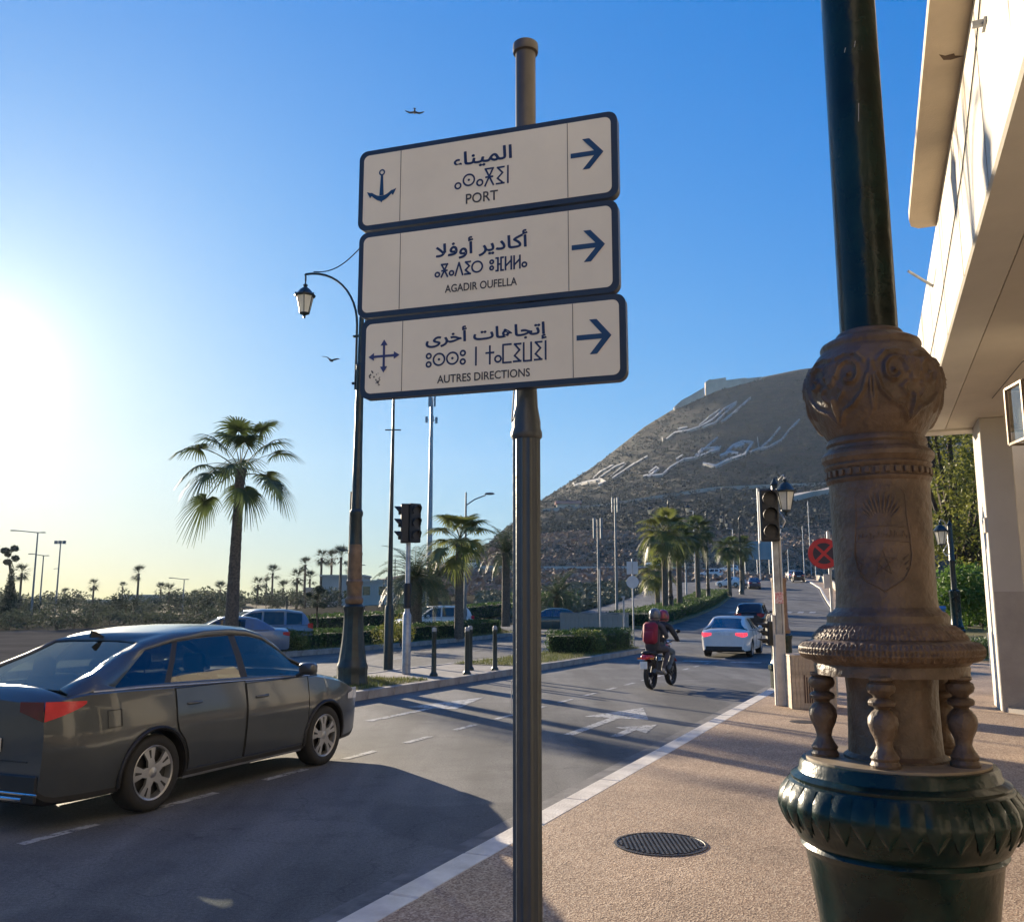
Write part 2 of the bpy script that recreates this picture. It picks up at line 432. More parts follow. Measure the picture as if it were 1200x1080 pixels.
# ground to the horizon
def nonuni(lo, hi, step, grow, far):
    vals = frange(lo, hi, step); a = hi; d = step
    while a < far: d *= grow; a += d; vals.append(a)
    return vals
xs = sorted(set([max(-2400.0, min(2400.0, s_*v)) for v in nonuni(0, 60, 6, 1.35, 2400) for s_ in (-1, 1)]))
ys = sorted(set([-60.0, -30.0, -390.0] + [min(1780.0, v) for v in nonuni(0, 180, 6, 1.35, 1780)]))
g = MB()
for y in ys:
    for x in xs: g.v.append((x, y, Z(x, y) - .07 - min(14, .12*max(0, y-150))*(sst(-.45, -.2, x/y) if y > 0 else 0)))
nx = len(xs)
for j in range(len(ys)-1):
    for i in range(nx-1): a = j*nx+i; g.face((a, a+1, a+nx+1, a+nx))
tag(g.build('ground', M_ground, smooth=60), kind='structure')

LEFT = [(-30, -21.6), (50, -21.6), (60, -27.5), (93, -31), (111, -33), (130, -36), (168, -50)]
def rk(s): return bend(s)
sr = frange(-30, 28, 6) + frange(30, 168, 3)
road = sheet('road', sr, lambda s: interp(LEFT, s), lambda s: -3.36+rk(s), 12, 0.0, M_asph)
far_lot = sheet('car_park_ground', frange(20, 62, 3), -60, -24.6, 8, -0.01, mat('dusty_car_park_surface', (.075, .070, .060), 1.0, col2=(.11, .10, .085), vscale=.3, spec=0.0))
gl = sheet('gutter_strip', sr, lambda s: -3.36+rk(s), lambda s: -3.14+rk(s), 1, 0.004, M_gut)
gd = sheet('gutter_channel', sr, lambda s: -3.14+rk(s), lambda s: -3.0+rk(s), 1, -0.012, mat('shaded_channel_concrete', (.035, .034, .033), .8, var=.3))  # low channel; the shade along the kerb is put into its dark colour
sw = sheet('pavement', frange(-30, 34, 4), -2.80, 24, 6, .12, M_pave)
sw2 = sheet('pavement', frange(34, 166, 4), lambda s: -2.80+rk(s), lambda s: -.6+rk(s), 1, .12, M_pave, skirt=.3)
# near kerb: stones laid end to end
kb = tag(empty('kerb'), kind='structure')
for i in range(-6, 60):
    s0 = i*1.0; b = MB(); b.box(.006, .994, -.11, .11, -.2, .0, bev=.012)
    s1 = s0+.5
    p = wst(s1, -2.91+rk(s1), .118 + R.uniform(-.003, .003)); o = b.build('kerb_stone', M_kerb, kb)
    o.location = wst(s0, -2.91+rk(s0), .120+R.uniform(-.003, .003)); q = wst(s0+1, -2.91+rk(s0+1)); d = q - wst(s0, -2.91+rk(s0))
    o.rotation_euler = (0, -math.atan2(d.z, math.hypot(d.x, d.y)), math.atan2(d.y, d.x))
sheet('kerb_run', frange(54, 168, 3), lambda s: -3.02+rk(s), lambda s: -2.80+rk(s), 1, .125, M_kerb, skirt=.2)

# markings (worn paint 4 mm above the asphalt)
lm = tag(empty('lane_marking'), kind='structure')
def paint_poly(pts, name='paint_mark', dz=.005):
    b = MB(); n = len(pts); b.v = [tuple(wst(s, t_, dz)) for s, t_ in pts]; b.face(range(n))
    o = b.build(name, M_paint, lm)
    if o.data.polygons[0].normal.z < 0: o.data.flip_normals()
    return o
for k in range(-3, 22):
    s0 = 5.25 + 1.45*k
    paint_poly([(s0, -6.50), (s0+.72, -6.50), (s0+.72, -6.40), (s0, -6.40)], 'lane_dash')
paint_poly([(12.7, -4.80), (14.9, -4.80), (14.9, -5.25), (16.6, -4.72), (14.9, -4.15), (14.9, -4.64), (12.7, -4.64)], 'arrow_marking')
paint_poly([(12.8, -4.13), (13.6, -4.13), (13.75, -4.35), (14.35, -3.86), (13.3, -3.75), (13.6, -3.98), (12.8, -3.98)], 'arrow_marking')
paint_poly([(12.9, -8.28), (15.0, -8.28), (15.0, -8.72), (17.2, -8.22), (15.0, -7.72), (15.0, -8.14), (12.9, -8.14)], 'arrow_marking')
for s0, t0 in ((31.2, -4.3), (31.2, -5.9), (31.2, -7.5), (31.2, -9.1)): paint_poly([(s0, t0), (s0+.5, t0), (s0+.5, t0+1.0), (s0, t0+1.0)], 'stop_line')
for k in range(14):
    s0 = 62+5*k; c0 = -7.2+rk(s0)*1.05
    paint_poly([(s0, c0), (s0+2.2, c0-.14), (s0+2.2, c0-.0), (s0, c0+.14)], 'lane_dash')
for k in range(8): paint_poly([(84, -5.2-1.0*k+rk(84)), (86.5, -5.2-1.0*k+rk(85)), (86.5, -4.7-1.0*k+rk(85)), (84, -4.7-1.0*k+rk(84))], 'crossing_bar')
for s0 in (28, 31, 34, 37): paint_poly([(s0, -17.2), (s0+1.5, -17.2), (s0+1.5, -17.08), (s0, -17.08)], 'lane_dash')

# islands
def island(name, ss, l, r, top_m, nt_=3, h=.15):
    o = sheet(name, ss, l, r, nt_, h, top_m, skirt=h+.1)
    return o
M_side = mat('grey_island_paving', (.22, .20, .18), .85, var=.2, vscale=2, bump=.3)
isl = island('traffic_island', frange(-16, 37, 3), -12.9, -10.3, M_side)
ik = tag(empty('island_kerb'), kind='structure')
for side, t0 in ((0, -10.27), (1, -12.93)):
    for i in range(0 if side else 4, 37):
        h = .17 if not (19 <= i <= 24) else .165
        b = MB(); b.box(.006, .994, -.09, .09, -.2, h, bev=.012); o = b.build('kerb_stone', M_kerbg, ik)
        o.location = wst(i, t0, R.uniform(-.004, .004)); o.rotation_euler = (0, 0, ROADROT)
M_lawn = mat('dry_lawn_soil', (.13, .12, .05), .9, col2=(.24, .21, .10), vscale=2.5, bump=.6, bscale=40)
lw1 = sheet('lawn', frange(-10, 19, 3), -12.75, -10.42, 3, .165, M_lawn)
lw2 = sheet('lawn', frange(24.5, 36.6, 3), -12.75, -10.42, 3, .165, M_lawn)
ver = island('verge', frange(8, 50, 3), -24.6, -21.6, M_lawn, h=.16)
vk = tag(empty('verge_kerb'), kind='structure')
for i in range(12, 50):
    b = MB(); b.box(.006, .994, -.1, .1, -.2, .19, bev=.012); o = b.build('kerb_stone', M_kerbg, vk)
    o.location = wst(i, -21.55, R.uniform(-.004, .004)); o.rotation_euler = (0, 0, ROADROT)
I3R = [(58, -15.8), (63, -16.1), (93, -18.6), (113, -20.8)]
isl3 = island('hedge_island', frange(59, 113, 3), lambda s: interp(I3R, s)-3.8, lambda s: interp(I3R, s), M_lawn)

# grass blades (uncountable)
def grass(name, n, fs, m, h=(.03, .09)):
    b = MB()
    for _ in range(n):
        s_, t_ = fs(); p = wst(s_, t_, .165); a = R.uniform(0, 2*PI); w = R.uniform(.006, .014); hh = R.uniform(*h)
        dx, dy = math.cos(a)*w, math.sin(a)*w; lx, ly = R.uniform(-.03, .03), R.uniform(-.03, .03)
        b.tri((p.x-dx, p.y-dy, p.z), (p.x+dx, p.y+dy, p.z), (p.x+lx, p.y+ly, p.z+hh))
    return tag(b.build(name, m), name.replace('_', ' '), kind='stuff')
tag(grass('grass', 9000, lambda: (R.uniform(11, 19), R.uniform(-12.7, -10.45)), M_grass), 'short dry grass on the traffic island round the lamp post foot', 'grass')
tag(grass('grass', 6000, lambda: (R.uniform(24.5, 36.5), R.uniform(-12.7, -10.45)), M_grass, (.04, .12)), 'short grass on the far end of the traffic island past the bollards', 'grass')
tag(grass('grass', 9000, lambda: (R.uniform(22, 50), R.uniform(-24.5, -21.75)), M_grass, (.06, .2)), 'grass on the verge beyond the far carriageway', 'grass')

# ------------------------------------------------------------------ the hill
SIL = [(-900, 704), (-200, 704), (200, 706), (380, 700), (400, 692), (430, 682), (470, 674), (520, 660), (570, 640), (600, 615), (640, 583), (700, 545), (760, 500), (800, 477), (850, 455), (900, 443), (950, 433), (1000, 427), (1060, 424), (1150, 436), (1300, 480), (1500, 560), (1800, 640)]
def hn(x, y):     # smooth value noise in metres
    from mathutils import noise as mn
    return mn.noise(Vector((x, y, 3.7)))
def terr_knots(px):
    ys_ = interp(SIL, px); D = 712 - ys_
    g0 = 150; foot = Z(px_a(px)*g0, g0)
    k = [(150, (foot - .3 - CAM_H)/150)]
    led = 712 - min(44 - max(0, px-800)*.10, .72*D); top1 = 712 - min(72, .84*D)
    k.append((200, up_a(led))); k.append((206, up_a(led)+.0003)); k.append((250, up_a(top1)))
    r2 = interp([(600, 607), (640, 600), (700, 596), (760, 587), (840, 575), (900, 572), (1000, 568), (1100, 566)], px)
    r2 = max(r2, 712 - .90*D)
    k.append((500, up_a(r2))); k.append((512, up_a(r2)+.0005)); k.append((950, up_a(ys_)))
    return k
def terr(px, Y):
    k = terr_knots(px)
    if Y <= 150:
        e = k[0][1]; z = CAM_H + e*150 - (150-Y)*.25; return z
    if Y > 950:
        return max(-2.0, CAM_H + k[-1][1]*950 - (Y-950)*.35)
    e = interp(k, Y); z = CAM_H + e*Y
    am = sst(206, 260, Y)*sst(960, 880, Y)
    road2 = 1 - math.exp(-((Y-506)/22)**2)
    led = 1 - math.exp(-((Y-203)/8)**2)
    X = px_a(px)*Y; sc = min(1, (712-interp(SIL, px))/80)
    z += sc*am*road2*led*(hn(X/60, Y/60)*4.5 + hn(X/20, Y/20)*1.1)
    if Y < 200: z += sc*sst(150, 165, Y)*led*(hn(X/9, Y/9)*.9)
    return z
tb = MB()
pxs = frange(-900, 380, 40) + frange(384, 1100, 4)[0:] + frange(1120, 1800, 40)
Ys = [146, 150, 158, 166, 174, 182, 190, 196, 200, 206, 212] + frange(218, 490, 8) + [495, 500, 512, 518] + frange(528, 940, 12) + [950, 965, 1000, 1100, 1300, 1700]
for Y in Ys:
    for p in pxs: tb.v.append((px_a(p)*Y, Y, terr(p, Y)))
n = len(pxs)
for j in range(len(Ys)-1):
    for i in range(n-1): a = j*n+i; tb.face((a, a+1, a+n+1, a+n))
# scrub hillside: brown soil, dark bushes, greyer and redder cuts
M_hill = bpy.data.materials.new('scrub_hillside'); M_hill.use_nodes = True
t = M_hill.node_tree; b_ = t.nodes['Principled BSDF']; tc = t.nodes.new('ShaderNodeTexCoord')
soil = ramp(t, noise(t, tc.outputs['Object'], .012, 6), [(.35, (.068, .050, .037)), (.65, (.12, .082, .056))])
scrub = ramp(t, noise(t, tc.outputs['Object'], .085, 9, .72), [(.42, (0, 0, 0)), (.56, (1, 1, 1))])
scr2 = ramp(t, noise(t, tc.outputs['Object'], .5, 6, .7), [(.40, (0, 0, 0)), (.60, (1, 1, 1))])
c = mixc(t, scrub, soil, (.040, .041, .028)); c = mixc(t, mth('MULTIPLY', scr2, .6, t), c, (.036, .040, .026))
t.links.new(c, b_.inputs['Base Color']); b_.inputs['Roughness'].default_value = .95; b_.inputs['Specular IOR Level'].default_value = .1
bp = t.nodes.new('ShaderNodeBump'); bp.inputs['Strength'].default_value = .8; bp.inputs['Distance'].default_value = .6
t.links.new(noise(t, tc.outputs['Object'], .35, 8, .7), bp.inputs['Height']); t.links.new(bp.outputs[0], b_.inputs['Normal'])
hill = tb.build('hill', M_hill, smooth=50); tag(hill, kind='structure')
def on_hill(px, py, lo=150.0, hi=950.0):   # the point of the slope seen on a bearing at a given height
    e = up_a(py)
    for _ in range(40):
        mid = (lo+hi)/2
        if (terr(px, mid)-CAM_H)/mid < e: lo = mid
        else: hi = mid
    Y = (lo+hi)/2; return Vector((px_a(px)*Y, Y, terr(px, Y)))
# the roads cut into it
M_dirt = mat('pale_dirt_track', (.42, .36, .29), .9, var=.15, vscale=.1)
def ribbon(name, pts, w, dz, m, kind='structure', vertical=0.0):
    b = MB()
    for i, p in enumerate(pts):
        q0, q1 = pts[max(0, i-1)], pts[min(len(pts)-1, i+1)]; d = (q1-q0); d.z = 0; d = d.normalized() if d.length else Vector((1,0,0)); nn = Vector((-d.y, d.x, 0))
        if vertical: b.v += [tuple(p+Vector((0,0,dz))), tuple(p+Vector((0,0,dz+vertical))), tuple(p+nn*w+Vector((0,0,dz+vertical))), tuple(p+nn*w+Vector((0,0,dz)))]
        else: b.v += [tuple(p+nn*w/2+Vector((0,0,dz))), tuple(p-nn*w/2+Vector((0,0,dz)))]
    k = 4 if vertical else 2
    for i in range(len(pts)-1):
        if vertical:
            for j in range(4): a = i*4+j; c2 = i*4+(j+1) % 4; b.face((a, c2, c2+4, a+4))
        else: b.face((i*2, i*2+1, i*2+3, i*2+2))
    o = b.build(name, m)
    if kind: o['kind'] = kind
    return o
rib = lambda Yc, p0, p1: [Vector((px_a(p)*Yc, Yc, terr(p, Yc))) for p in frange(p0, p1, 6)]
ribbon('ledge_road', rib(203, 520, 1000), 7, .5, M_asph)
ribbon('hill_road', rib(506, 604, 1060), 12, .9, M_dirt)
ribbon('hill_road_bank', rib(499, 604, 1060), 1.5, -1.0, M_dirt, vertical=3.0)
pts = [on_hill(p, y) for p, y in ((930, 592), (945, 588), (960, 584), (985, 581), (1020, 572))]
ribbon('hill_road', pts, 9, 1.0, M_dirt, vertical=2.5)
gw = tag(ribbon('guard_wall', rib(199.2, 540, 905), .5, -.2, mat('sunlit_pale_wall', (.55, .50, .42), .8), None, vertical=1.15), 'long low pale guard wall along the ledge road under the hill', 'wall')
# scrub bushes on the lower banks
def scatter_bushes(name, n, fp, rr, m, label, cat):
    b = MB()
    for _ in range(n):
        p, r = fp(), R.uniform(*rr)
        for _k in range(9):
            c0 = p + Vector((R.uniform(-r, r), R.uniform(-r, r), R.uniform(0, r*1.1)))
            u = Vector((R.uniform(-1, 1), R.uniform(-1, 1), R.uniform(-.3, 1))).normalized()*r*.5; w = u.orthogonal().normalized()*r*R.uniform(.25, .5)
            b.quad(c0-u, c0+w, c0+u, c0-w)
    return tag(b.build(name, m), label, cat, kind='stuff')
def rnd_hill(p0, p1, y0, y1):
    def f():
        p = R.uniform(p0, p1); Y = R.uniform(y0, y1); return Vector((px_a(p)*Y, Y, terr(p, Y)))
    return f
M_scrub = mat('dry_scrub', (.036, .040, .024), .9, col2=(.085, .075, .048), vscale=.15)
M_scrubr = mat('rusty_dry_brush', (.19, .125, .082), .9, col2=(.36, .24, .155), vscale=.12)
scatter_bushes('scrub', 3000, rnd_hill(400, 960, 152, 198), (.35, .9), M_scrubr, 'dry brown brush on the bank below the ledge road', 'scrub')
scatter_bushes('scrub', 5200, rnd_hill(440, 1100, 208, 330), (.35, 1.0), M_scrubr, 'reddish dry brush on the slope above the ledge road', 'scrub')
scatter_bushes('scrub', 9000, rnd_hill(560, 1100, 320, 940), (.7, 2.0), M_scrub, 'dark green scrub dotted over the hillside', 'scrub')

def rnd_flat():
    while True:
        Y = R.uniform(84, 160); px = R.uniform(560, 850); X = px_a(px)*Y; s, t_ = ST(X, Y)
        if t_ < interp(LEFT, s)-1: return Vector((X, Y, max(Z(X, Y)-.1, terr(px, Y) if Y > 146 else -9)))
scatter_bushes('scrub', 4200, rnd_flat, (.2, .6), mat('olive_dry_brush', (.12, .11, .05), .9, col2=(.22, .18, .09), vscale=.12), 'olive and straw coloured brush on the bank left of the avenue', 'scrub')
# writing laid out on the slope in white painted stones
M_stone = mat('whitewashed_stones', (.37, .345, .30), .9, var=.3, vscale=.3)
def hill_word(strokes, label):
    b = MB()
    for pl, w in strokes:
        w *= .55
        pts = []
        for (x0, y0), (x1, y1) in zip(pl, pl[1:]):
            n_ = max(1, int(math.hypot(x1-x0, y1-y0)/4))
            for i in range(n_): pts.append((x0+(x1-x0)*i/n_, y0+(y1-y0)*i/n_))
        pts.append(pl[-1])
        L = []
        for i, p in enumerate(pts):
            q0, q1 = pts[max(0, i-1)], pts[min(len(pts)-1, i+1)]; dx, dy = q1[0]-q0[0], q1[1]-q0[1]; l = math.hypot(dx, dy) or 1
            wx, wy = -dy/l*w/2, dx/l*w/2
            a_, c_ = on_hill(p[0]+wx, p[1]+wy), on_hill(p[0]-wx, p[1]-wy)
            L.append((a_ + Vector((0, -.8, 1.6)), c_ + Vector((0, -.8, 1.6))))
        n0 = len(b.v)
        for a_, c_ in L: b.v += [tuple(a_), tuple(c_), tuple(a_-Vector((0,-1,4))), tuple(c_-Vector((0,-1,4)))]
        for i in range(len(L)-1):
            k = n0+i*4
            b.face((k, k+1, k+5, k+4)); b.face((k, k+4, k+6, k+2)); b.face((k+1, k+3, k+7, k+5))
    return tag(b.build('hillside_writing', M_stone), label, 'hill lettering', 'white words laid out on the hillside')
hill_word([([(675,570),(690,566),(706,563),(712,566),(703,569)],3.2), ([(697,562),(706,554),(722,546)],2.4), ([(700,565),(712,556),(724,548),(735,544)],2.0), ([(718,560),(728,552),(737,545)],1.6), ([(720,562),(740,549),(763,536)],2.2), ([(728,557),(747,544)],1.6), ([(673,567),(675,571)],2)],
          'white word laid on the hillside furthest to the left')
hill_word([([(757,560),(768,557),(776,551),(773,549),(764,556)],3.0), ([(762,560),(780,558),(790,549),(806,540),(820,538),(834,533),(851,525)],2.6), ([(820,536),(828,528),(852,525)],2.2), ([(822,536),(836,524),(848,514)],2.2), ([(797,540),(805,535)],2.4), ([(840,531),(850,528)],3)],
          'white word laid in the middle of the hillside, under the long upper word')
hill_word([([(829,545),(845,548),(858,541),(880,534),(890,520),(878,519),(866,524),(858,531),(872,533)],4.0), ([(886,532),(900,526),(912,516),(924,502)],2.4), ([(898,527),(908,526),(925,517),(935,505),(948,493)],2.2), ([(850,536),(862,531)],4), ([(868,526),(880,522)],3.5), ([(896,514),(897,526)],1.4)],
          'white word laid on the hillside furthest to the right, next to the big lamp post')
hill_word([([(786,516),(797,508),(812,506),(828,501),(842,493),(858,480),(873,472)],2.4), ([(800,504),(812,502)],2.4), ([(826,500),(840,489),(852,481)],1.8), ([(830,502),(845,497),(856,487),(872,474)],2.0), ([(853,496),(868,485),(890,467)],2.2), ([(855,495),(864,488),(873,482)],2.4), ([(781,514),(782,518)],1.6)],
          'white word laid highest on the hillside, under the fortress')

# old fortress wall on the crest
ft = empty('fortress', (px_a(838)*945, 945, terr(838, 945)))
tag(ft, 'ruined pale fortress walls along the crest of the hill', 'fortress')
M_fort = mat('old_fortress_stone', (.55, .45, .34), .9, var=.25, vscale=.05, bump=.5, bscale=.4)
def crest(px, Y=948): return Vector((px_a(px)*Y, Y, terr(px, Y)))
def fwall(p0, p1, h0, h1, dep=5, Y0=946, Y1=946):
    a_, c_ = crest(p0, Y0)-ft.location, crest(p1, Y1)-ft.location; b = MB()
    for p, h in ((a_, h0), (c_, h1)):
        b.v += [(p.x, p.y, p.z-4), (p.x, p.y, p.z+h), (p.x, p.y+dep, p.z+h), (p.x, p.y+dep, p.z-4)]
    for j in range(4): k = (j+1) % 4; b.face((j, k, k+4, j+4))
    b.face((3,2,1,0)); b.face((4,5,6,7))
    return b.build('wall', M_fort, ft)
for s_ in ((797, 806, 4, 7), (806, 818, 7, 8), (818, 834, 8, 10), (836, 842, 15, 16), (842, 861, 15, 12), (861, 886, 9, 6), (886, 905, 5, 3)): fwall(*s_, Y0=940, Y1=940)
rc = empty('rescue_hut', tuple(on_hill(667, 597))); tag(rc, 'small red roofed shed beside the track at the foot of the lettering slope', 'shed')
b = MB(); b.box(-7, 7, -3, 3, -1, 3.2); b.build('wall', M_wash, rc)
b = MB(); b.v = [(-8,-4,3.2),(8,-4,3.2),(8,4,3.2),(-8,4,3.2),(-8,0,5.4),(8,0,5.4)]; [b.face(q) for q in ((0,1,5,4),(2,3,4,5),(0,4,3),(1,2,5),(0,3,2,1))]; b.build('roof', mat('red_orange_roof', (.50, .12, .07), .7), rc)

# ------------------------------------------------------------------ arcade building on the right
UB = math.radians(21.3)
def BW(o_, u_, z=0.0): return Vector((o_*math.cos(UB)+u_*math.sin(UB), -o_*math.sin(UB)+u_*math.cos(UB), z))
bd = empty('arcade_building', (0, 0, .12), -UB)     # local x = away from the road, y = along it
tag(bd, 'cream rendered building with an overhanging slab on square columns right of the pavement', 'building')
def bpart(name, x0, x1, y0, y1, z0, z1, m, bev=0.0, label=None):
    b = MB(); b.box(x0, x1, y0, y1, z0-.12, z1-.12, bev=bev); o = b.build(name, m, bd)
    if label: o['label'] = label
    return o
bpart('beam', 1.02, 1.42, -26, 18.1, 5.0, 6.58, M_cream, .02)
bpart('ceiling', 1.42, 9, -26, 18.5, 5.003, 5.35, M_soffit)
bpart('ceiling_lip', 1.05, 9, 18.1, 18.5, 4.96, 5.3, M_cream, .01)
sl = MB(); sl.prism([(.70, -26), (.70, 11.9), (.73, 12.1), (.82, 12.2), (9, 12.2), (9, -26)], 6.46, 6.58); sl.build('balcony_slab', mat('dusty_slab_render', (.50, .41, .30), .85, var=.08, vscale=1.2, bump=.2), bd)
bpart('unseen_upper_wall', 1.8, 9, -26, 11.5, 6.7, 14, M_cream)  # unseen storey, added for its bounce light and reflections
bpart('back_wall', 5.6, 9, -26, 18.0, .12, 5.003, M_cream)
for k in range(8): bpart('shop_window', 5.54, 5.6, -24+5*k, -20.8+5*k, .5, 3.4, M_dglass)
M_lowcol = mat('grey_brown_column_lower', (.38, .335, .28), .85, var=.1, vscale=2, bump=.2)
for u0 in (17.2, 11.6, 5.2, -.6, -6.4, -12.2, -18):
    off = 1.87 if u0 > 17 else 2.35
    bpart('column', off, off+.47, u0, u0+1.1, .12, 5.003, M_cream, .012)
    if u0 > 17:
        bpart('lower_face', off+.012, off+.468, u0-.008, u0+.1, .12, 2.06, M_lowcol)  # thin sheet, darker than the column, over its lower front face
        b = MB(); b.prism([(1.93, 17.17), (2.6, 16.2), (2.6, 17.17)], 0, .07); b.build('footing', M_lowcol, bd)
        bpart('junction_box', off-.035, off+.02, 17.22, 17.5, 3.05, 3.3, M_cream, .01)
bpart('column', 2.62, 3.1, 19.4, 20.5, .12, 5.1, M_cream, .012)
b = MB(); b.box(1.0, 1.02, 6.9, 7.06, 6.02-.12, 6.05-.12); b.box(.93, 1.02, 6.96, 7.0, 6.03-.12, 6.07-.12); b.build('cable_clip', M_galv, bd)
b = MB(); b.tube([BWl for BWl in ((1.02, 13.2, 6.0), (.86, 13.0, 6.06), (.70, 12.8, 6.12))], .018, 6); b.build('drain_spout', M_galv, bd)
b = MB(); b.tube([(1.012, 6.1, 6.5), (1.010, 7.6, 6.0), (1.010, 9.0, 5.7), (1.010, 12, 5.45), (1.010, 17, 5.3)], .006, 5); b.build('cable', M_black, bd)
b = MB(); b.tube([(1.9, 15.5, 4.86), (2.0, 13.2, 4.84), (2.5, 11, 4.87), (3.2, 9.6, 4.86)], .006, 5); b.build('cable', M_black, bd)
jm = mat('formwork_joint_line', (.30, .26, .20), .9)  # dark formwork joints in the beam's render
for k in range(9):
    b = MB(); b.box(1.016, 1.0205, 1.2+2.1*k, 1.206+2.1*k, 4.89, 6.45); b.build('joint', jm, bd)
sm_ = mat('rust_grey_streak', (.34, .28, .21), .9, var=.2)
for k in range(16):
    y = R.uniform(4.5, 17.5); w = R.uniform(.008, .03); z0 = 6.44; l = R.uniform(.3, 1.3); b = MB(); x = 1.0185-.0001*k
    b.v = [(x, y-w, z0), (x, y+w, z0), (x, y+w*.6, z0-l*.7), (x, y+w*.1, z0-l), (x, y-w*.5, z0-l*.75)]; b.face(range(5)); b.build('streak', sm_, bd)
# stains on the balcony soffit
b = MB(); b.prism([(0, 0), (.05, .04), (.12, .03), (.13, .07), (.2, .1), (.1, .12), (.04, .1)], 6.456, 6.459, M=Matrix.Translation((.82, 8.2, 0))); b.build('peeled_patch', mat('bare_brown_patch', (.09, .06, .04), .9), bd)

# lantern hanging under the arcade
wl = empty('arcade_lantern', (5.86, 10.0, 3.95)); wl.rotation_euler = (0, 0, -UB+.25)
tag(wl, 'square metal framed lantern hanging under the arcade at the right edge', 'lantern')
b = MB(); w_ = .22
for sx in (-w_, w_):
    for sy in (-w_, w_): b.box(sx-.016, sx+.016, sy-.016, sy+.016, -.32, .32)
for z in (-.32, .32):
    for q in (-w_, w_): b.box(-w_, w_, q-.010, q+.010, z-.014, z+.014); b.box(q-.010, q+.010, -w_, w_, z-.013, z+.013)
b.build('frame', mat('weathered_bronze_frame', (.20, .15, .10), .5, metal=.3), wl)
b = MB(); b.box(-.20, .20, -.20, .20, -.30, .30); b.build('pane', glass('lantern_clear_glass', (.85, .85, .8), .3), wl)
b = MB(); b.lathe([(.03, -.12), (.05, -.05), (.05, .08), (.02, .14)], 12); b.build('bulb', M_lampglass, wl)
b = MB(); b.tube([(0, 0, .32), (0, 0, 1.05)], .014, 6); b.build('hanger', M_galv, wl)

# ------------------------------------------------------------------ the evening haze
hz = MB(); hz.box(-2500, 2500, -400, 1800, -16, 290)
hzo = hz.build('haze', None); hzo.data.materials.clear()
M_haze = bpy.data.materials.new('pale_air'); M_haze.use_nodes = True; t = M_haze.node_tree; t.nodes.clear()
ho = t.nodes.new('ShaderNodeOutputMaterial'); pv = t.nodes.new('ShaderNodeVolumePrincipled')
pv.inputs['Color'].default_value = (.70, .82, .98, 1); pv.inputs['Density'].default_value = HAZE; pv.inputs['Anisotropy'].default_value = .35
t.links.new(pv.outputs[0], ho.inputs['Volume']); hzo.data.materials.append(M_haze)
hzo['kind'] = 'stuff'
# ================================================================== DIRECTION SIGN
RS = Vector((.953, -.304, 0)).normalized()
sgr = -math.atan2(.304, .953)
PY = 4.17; PX = (617-600)/1085*PY*1.03
sg = empty('direction_signpost', (PX, PY, .12), sgr)
tag(sg, 'fluted dark post carrying three stacked direction signs', 'signpost')
M_post = mat('grey_blue_painted_post', (.040, .052, .066), .42, var=.12, vscale=3, bump=.12, bscale=30, coat=.1)
M_post2 = mat('brown_grey_post_top', (.075, .066, .058), .45, var=.25, vscale=4)
b = MB()
zs = [0, .02, .5, 1, 1.5, 2, 2.42, 2.45]
b.lathe([(.066, z) for z in zs], 64, flute=12, fd=.008, fr=(0, 2.46))
b.lathe([(.066, 2.45), (.073, 2.46), (.073, 2.48), (.066, 2.50), (.066, 2.53), (.054, 2.60), (.051, 2.66), (.049, 2.70)], 40)
b.build('pole', M_post, sg, smooth=50)
b = MB(); b.lathe([(.050, 2.70), (.0495, 4.40)], 40); b.build('upper_pole', M_post2, sg, smooth=40)
b = MB(); b.lathe([(.050, 4.395), (.062, 4.40), (.064, 4.42), (.062, 4.445), (.05, 4.455), (.0001, 4.46)], 40); b.build('cap', M_post2, sg, smooth=40)
b = MB(); b.lathe([(.11, 0), (.11, .02), (.085, .04), (.07, .12), (.067, .16)], 40); b.build('base_collar', M_post, sg, smooth=40)
b = MB(); b.tube([(-.0665, -.02, 1.22), (-.0668, -.021, 1.28), (-.0667, -.022, 1.36)], .0022, 5); b.build('paint_chip', mat('pale_primer', (.5, .5, .48), .7), sg)
b = MB(); b.tube([(-.0625, -.028, 2.53), (-.0495, -.022, 2.74)], .004, 5); b.build('paint_chip', mat('pale_primer', (.5, .5, .48), .7), sg)

M_navy = mat('navy_sign_border', (.014, .024, .046), .45, var=.2, vscale=3, coat=.1)
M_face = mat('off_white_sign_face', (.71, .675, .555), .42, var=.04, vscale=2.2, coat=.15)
M_ink = mat('navy_sign_lettering', (.008, .022, .085), .45, var=.05)
M_ink2 = mat('blue_sign_arrow', (.006, .045, .13), .45, var=.05)
M_grey = mat('grey_sign_lettering', (.045, .048, .055), .5, var=.05)
M_line = mat('thin_grey_rule', (.10, .10, .10), .5, var=.05)
def rrect(x0, x1, z0, z1, r, k=7):
    P = []
    for cx, cz, a0 in ((x1-r, z1-r, 0), (x0+r, z1-r, 90), (x0+r, z0+r, 180), (x1-r, z0+r, 270)):
        for i in range(k+1): a = math.radians(a0+90*i/k); P.append((cx+r*math.cos(a), cz+r*math.sin(a)))
    return P
XZ = Matrix(((1,0,0,0),(0,0,-1,0),(0,1,0,0),(0,0,0,1)))   # local xy of a drawing -> panel xz, extrude towards -y (the viewer)
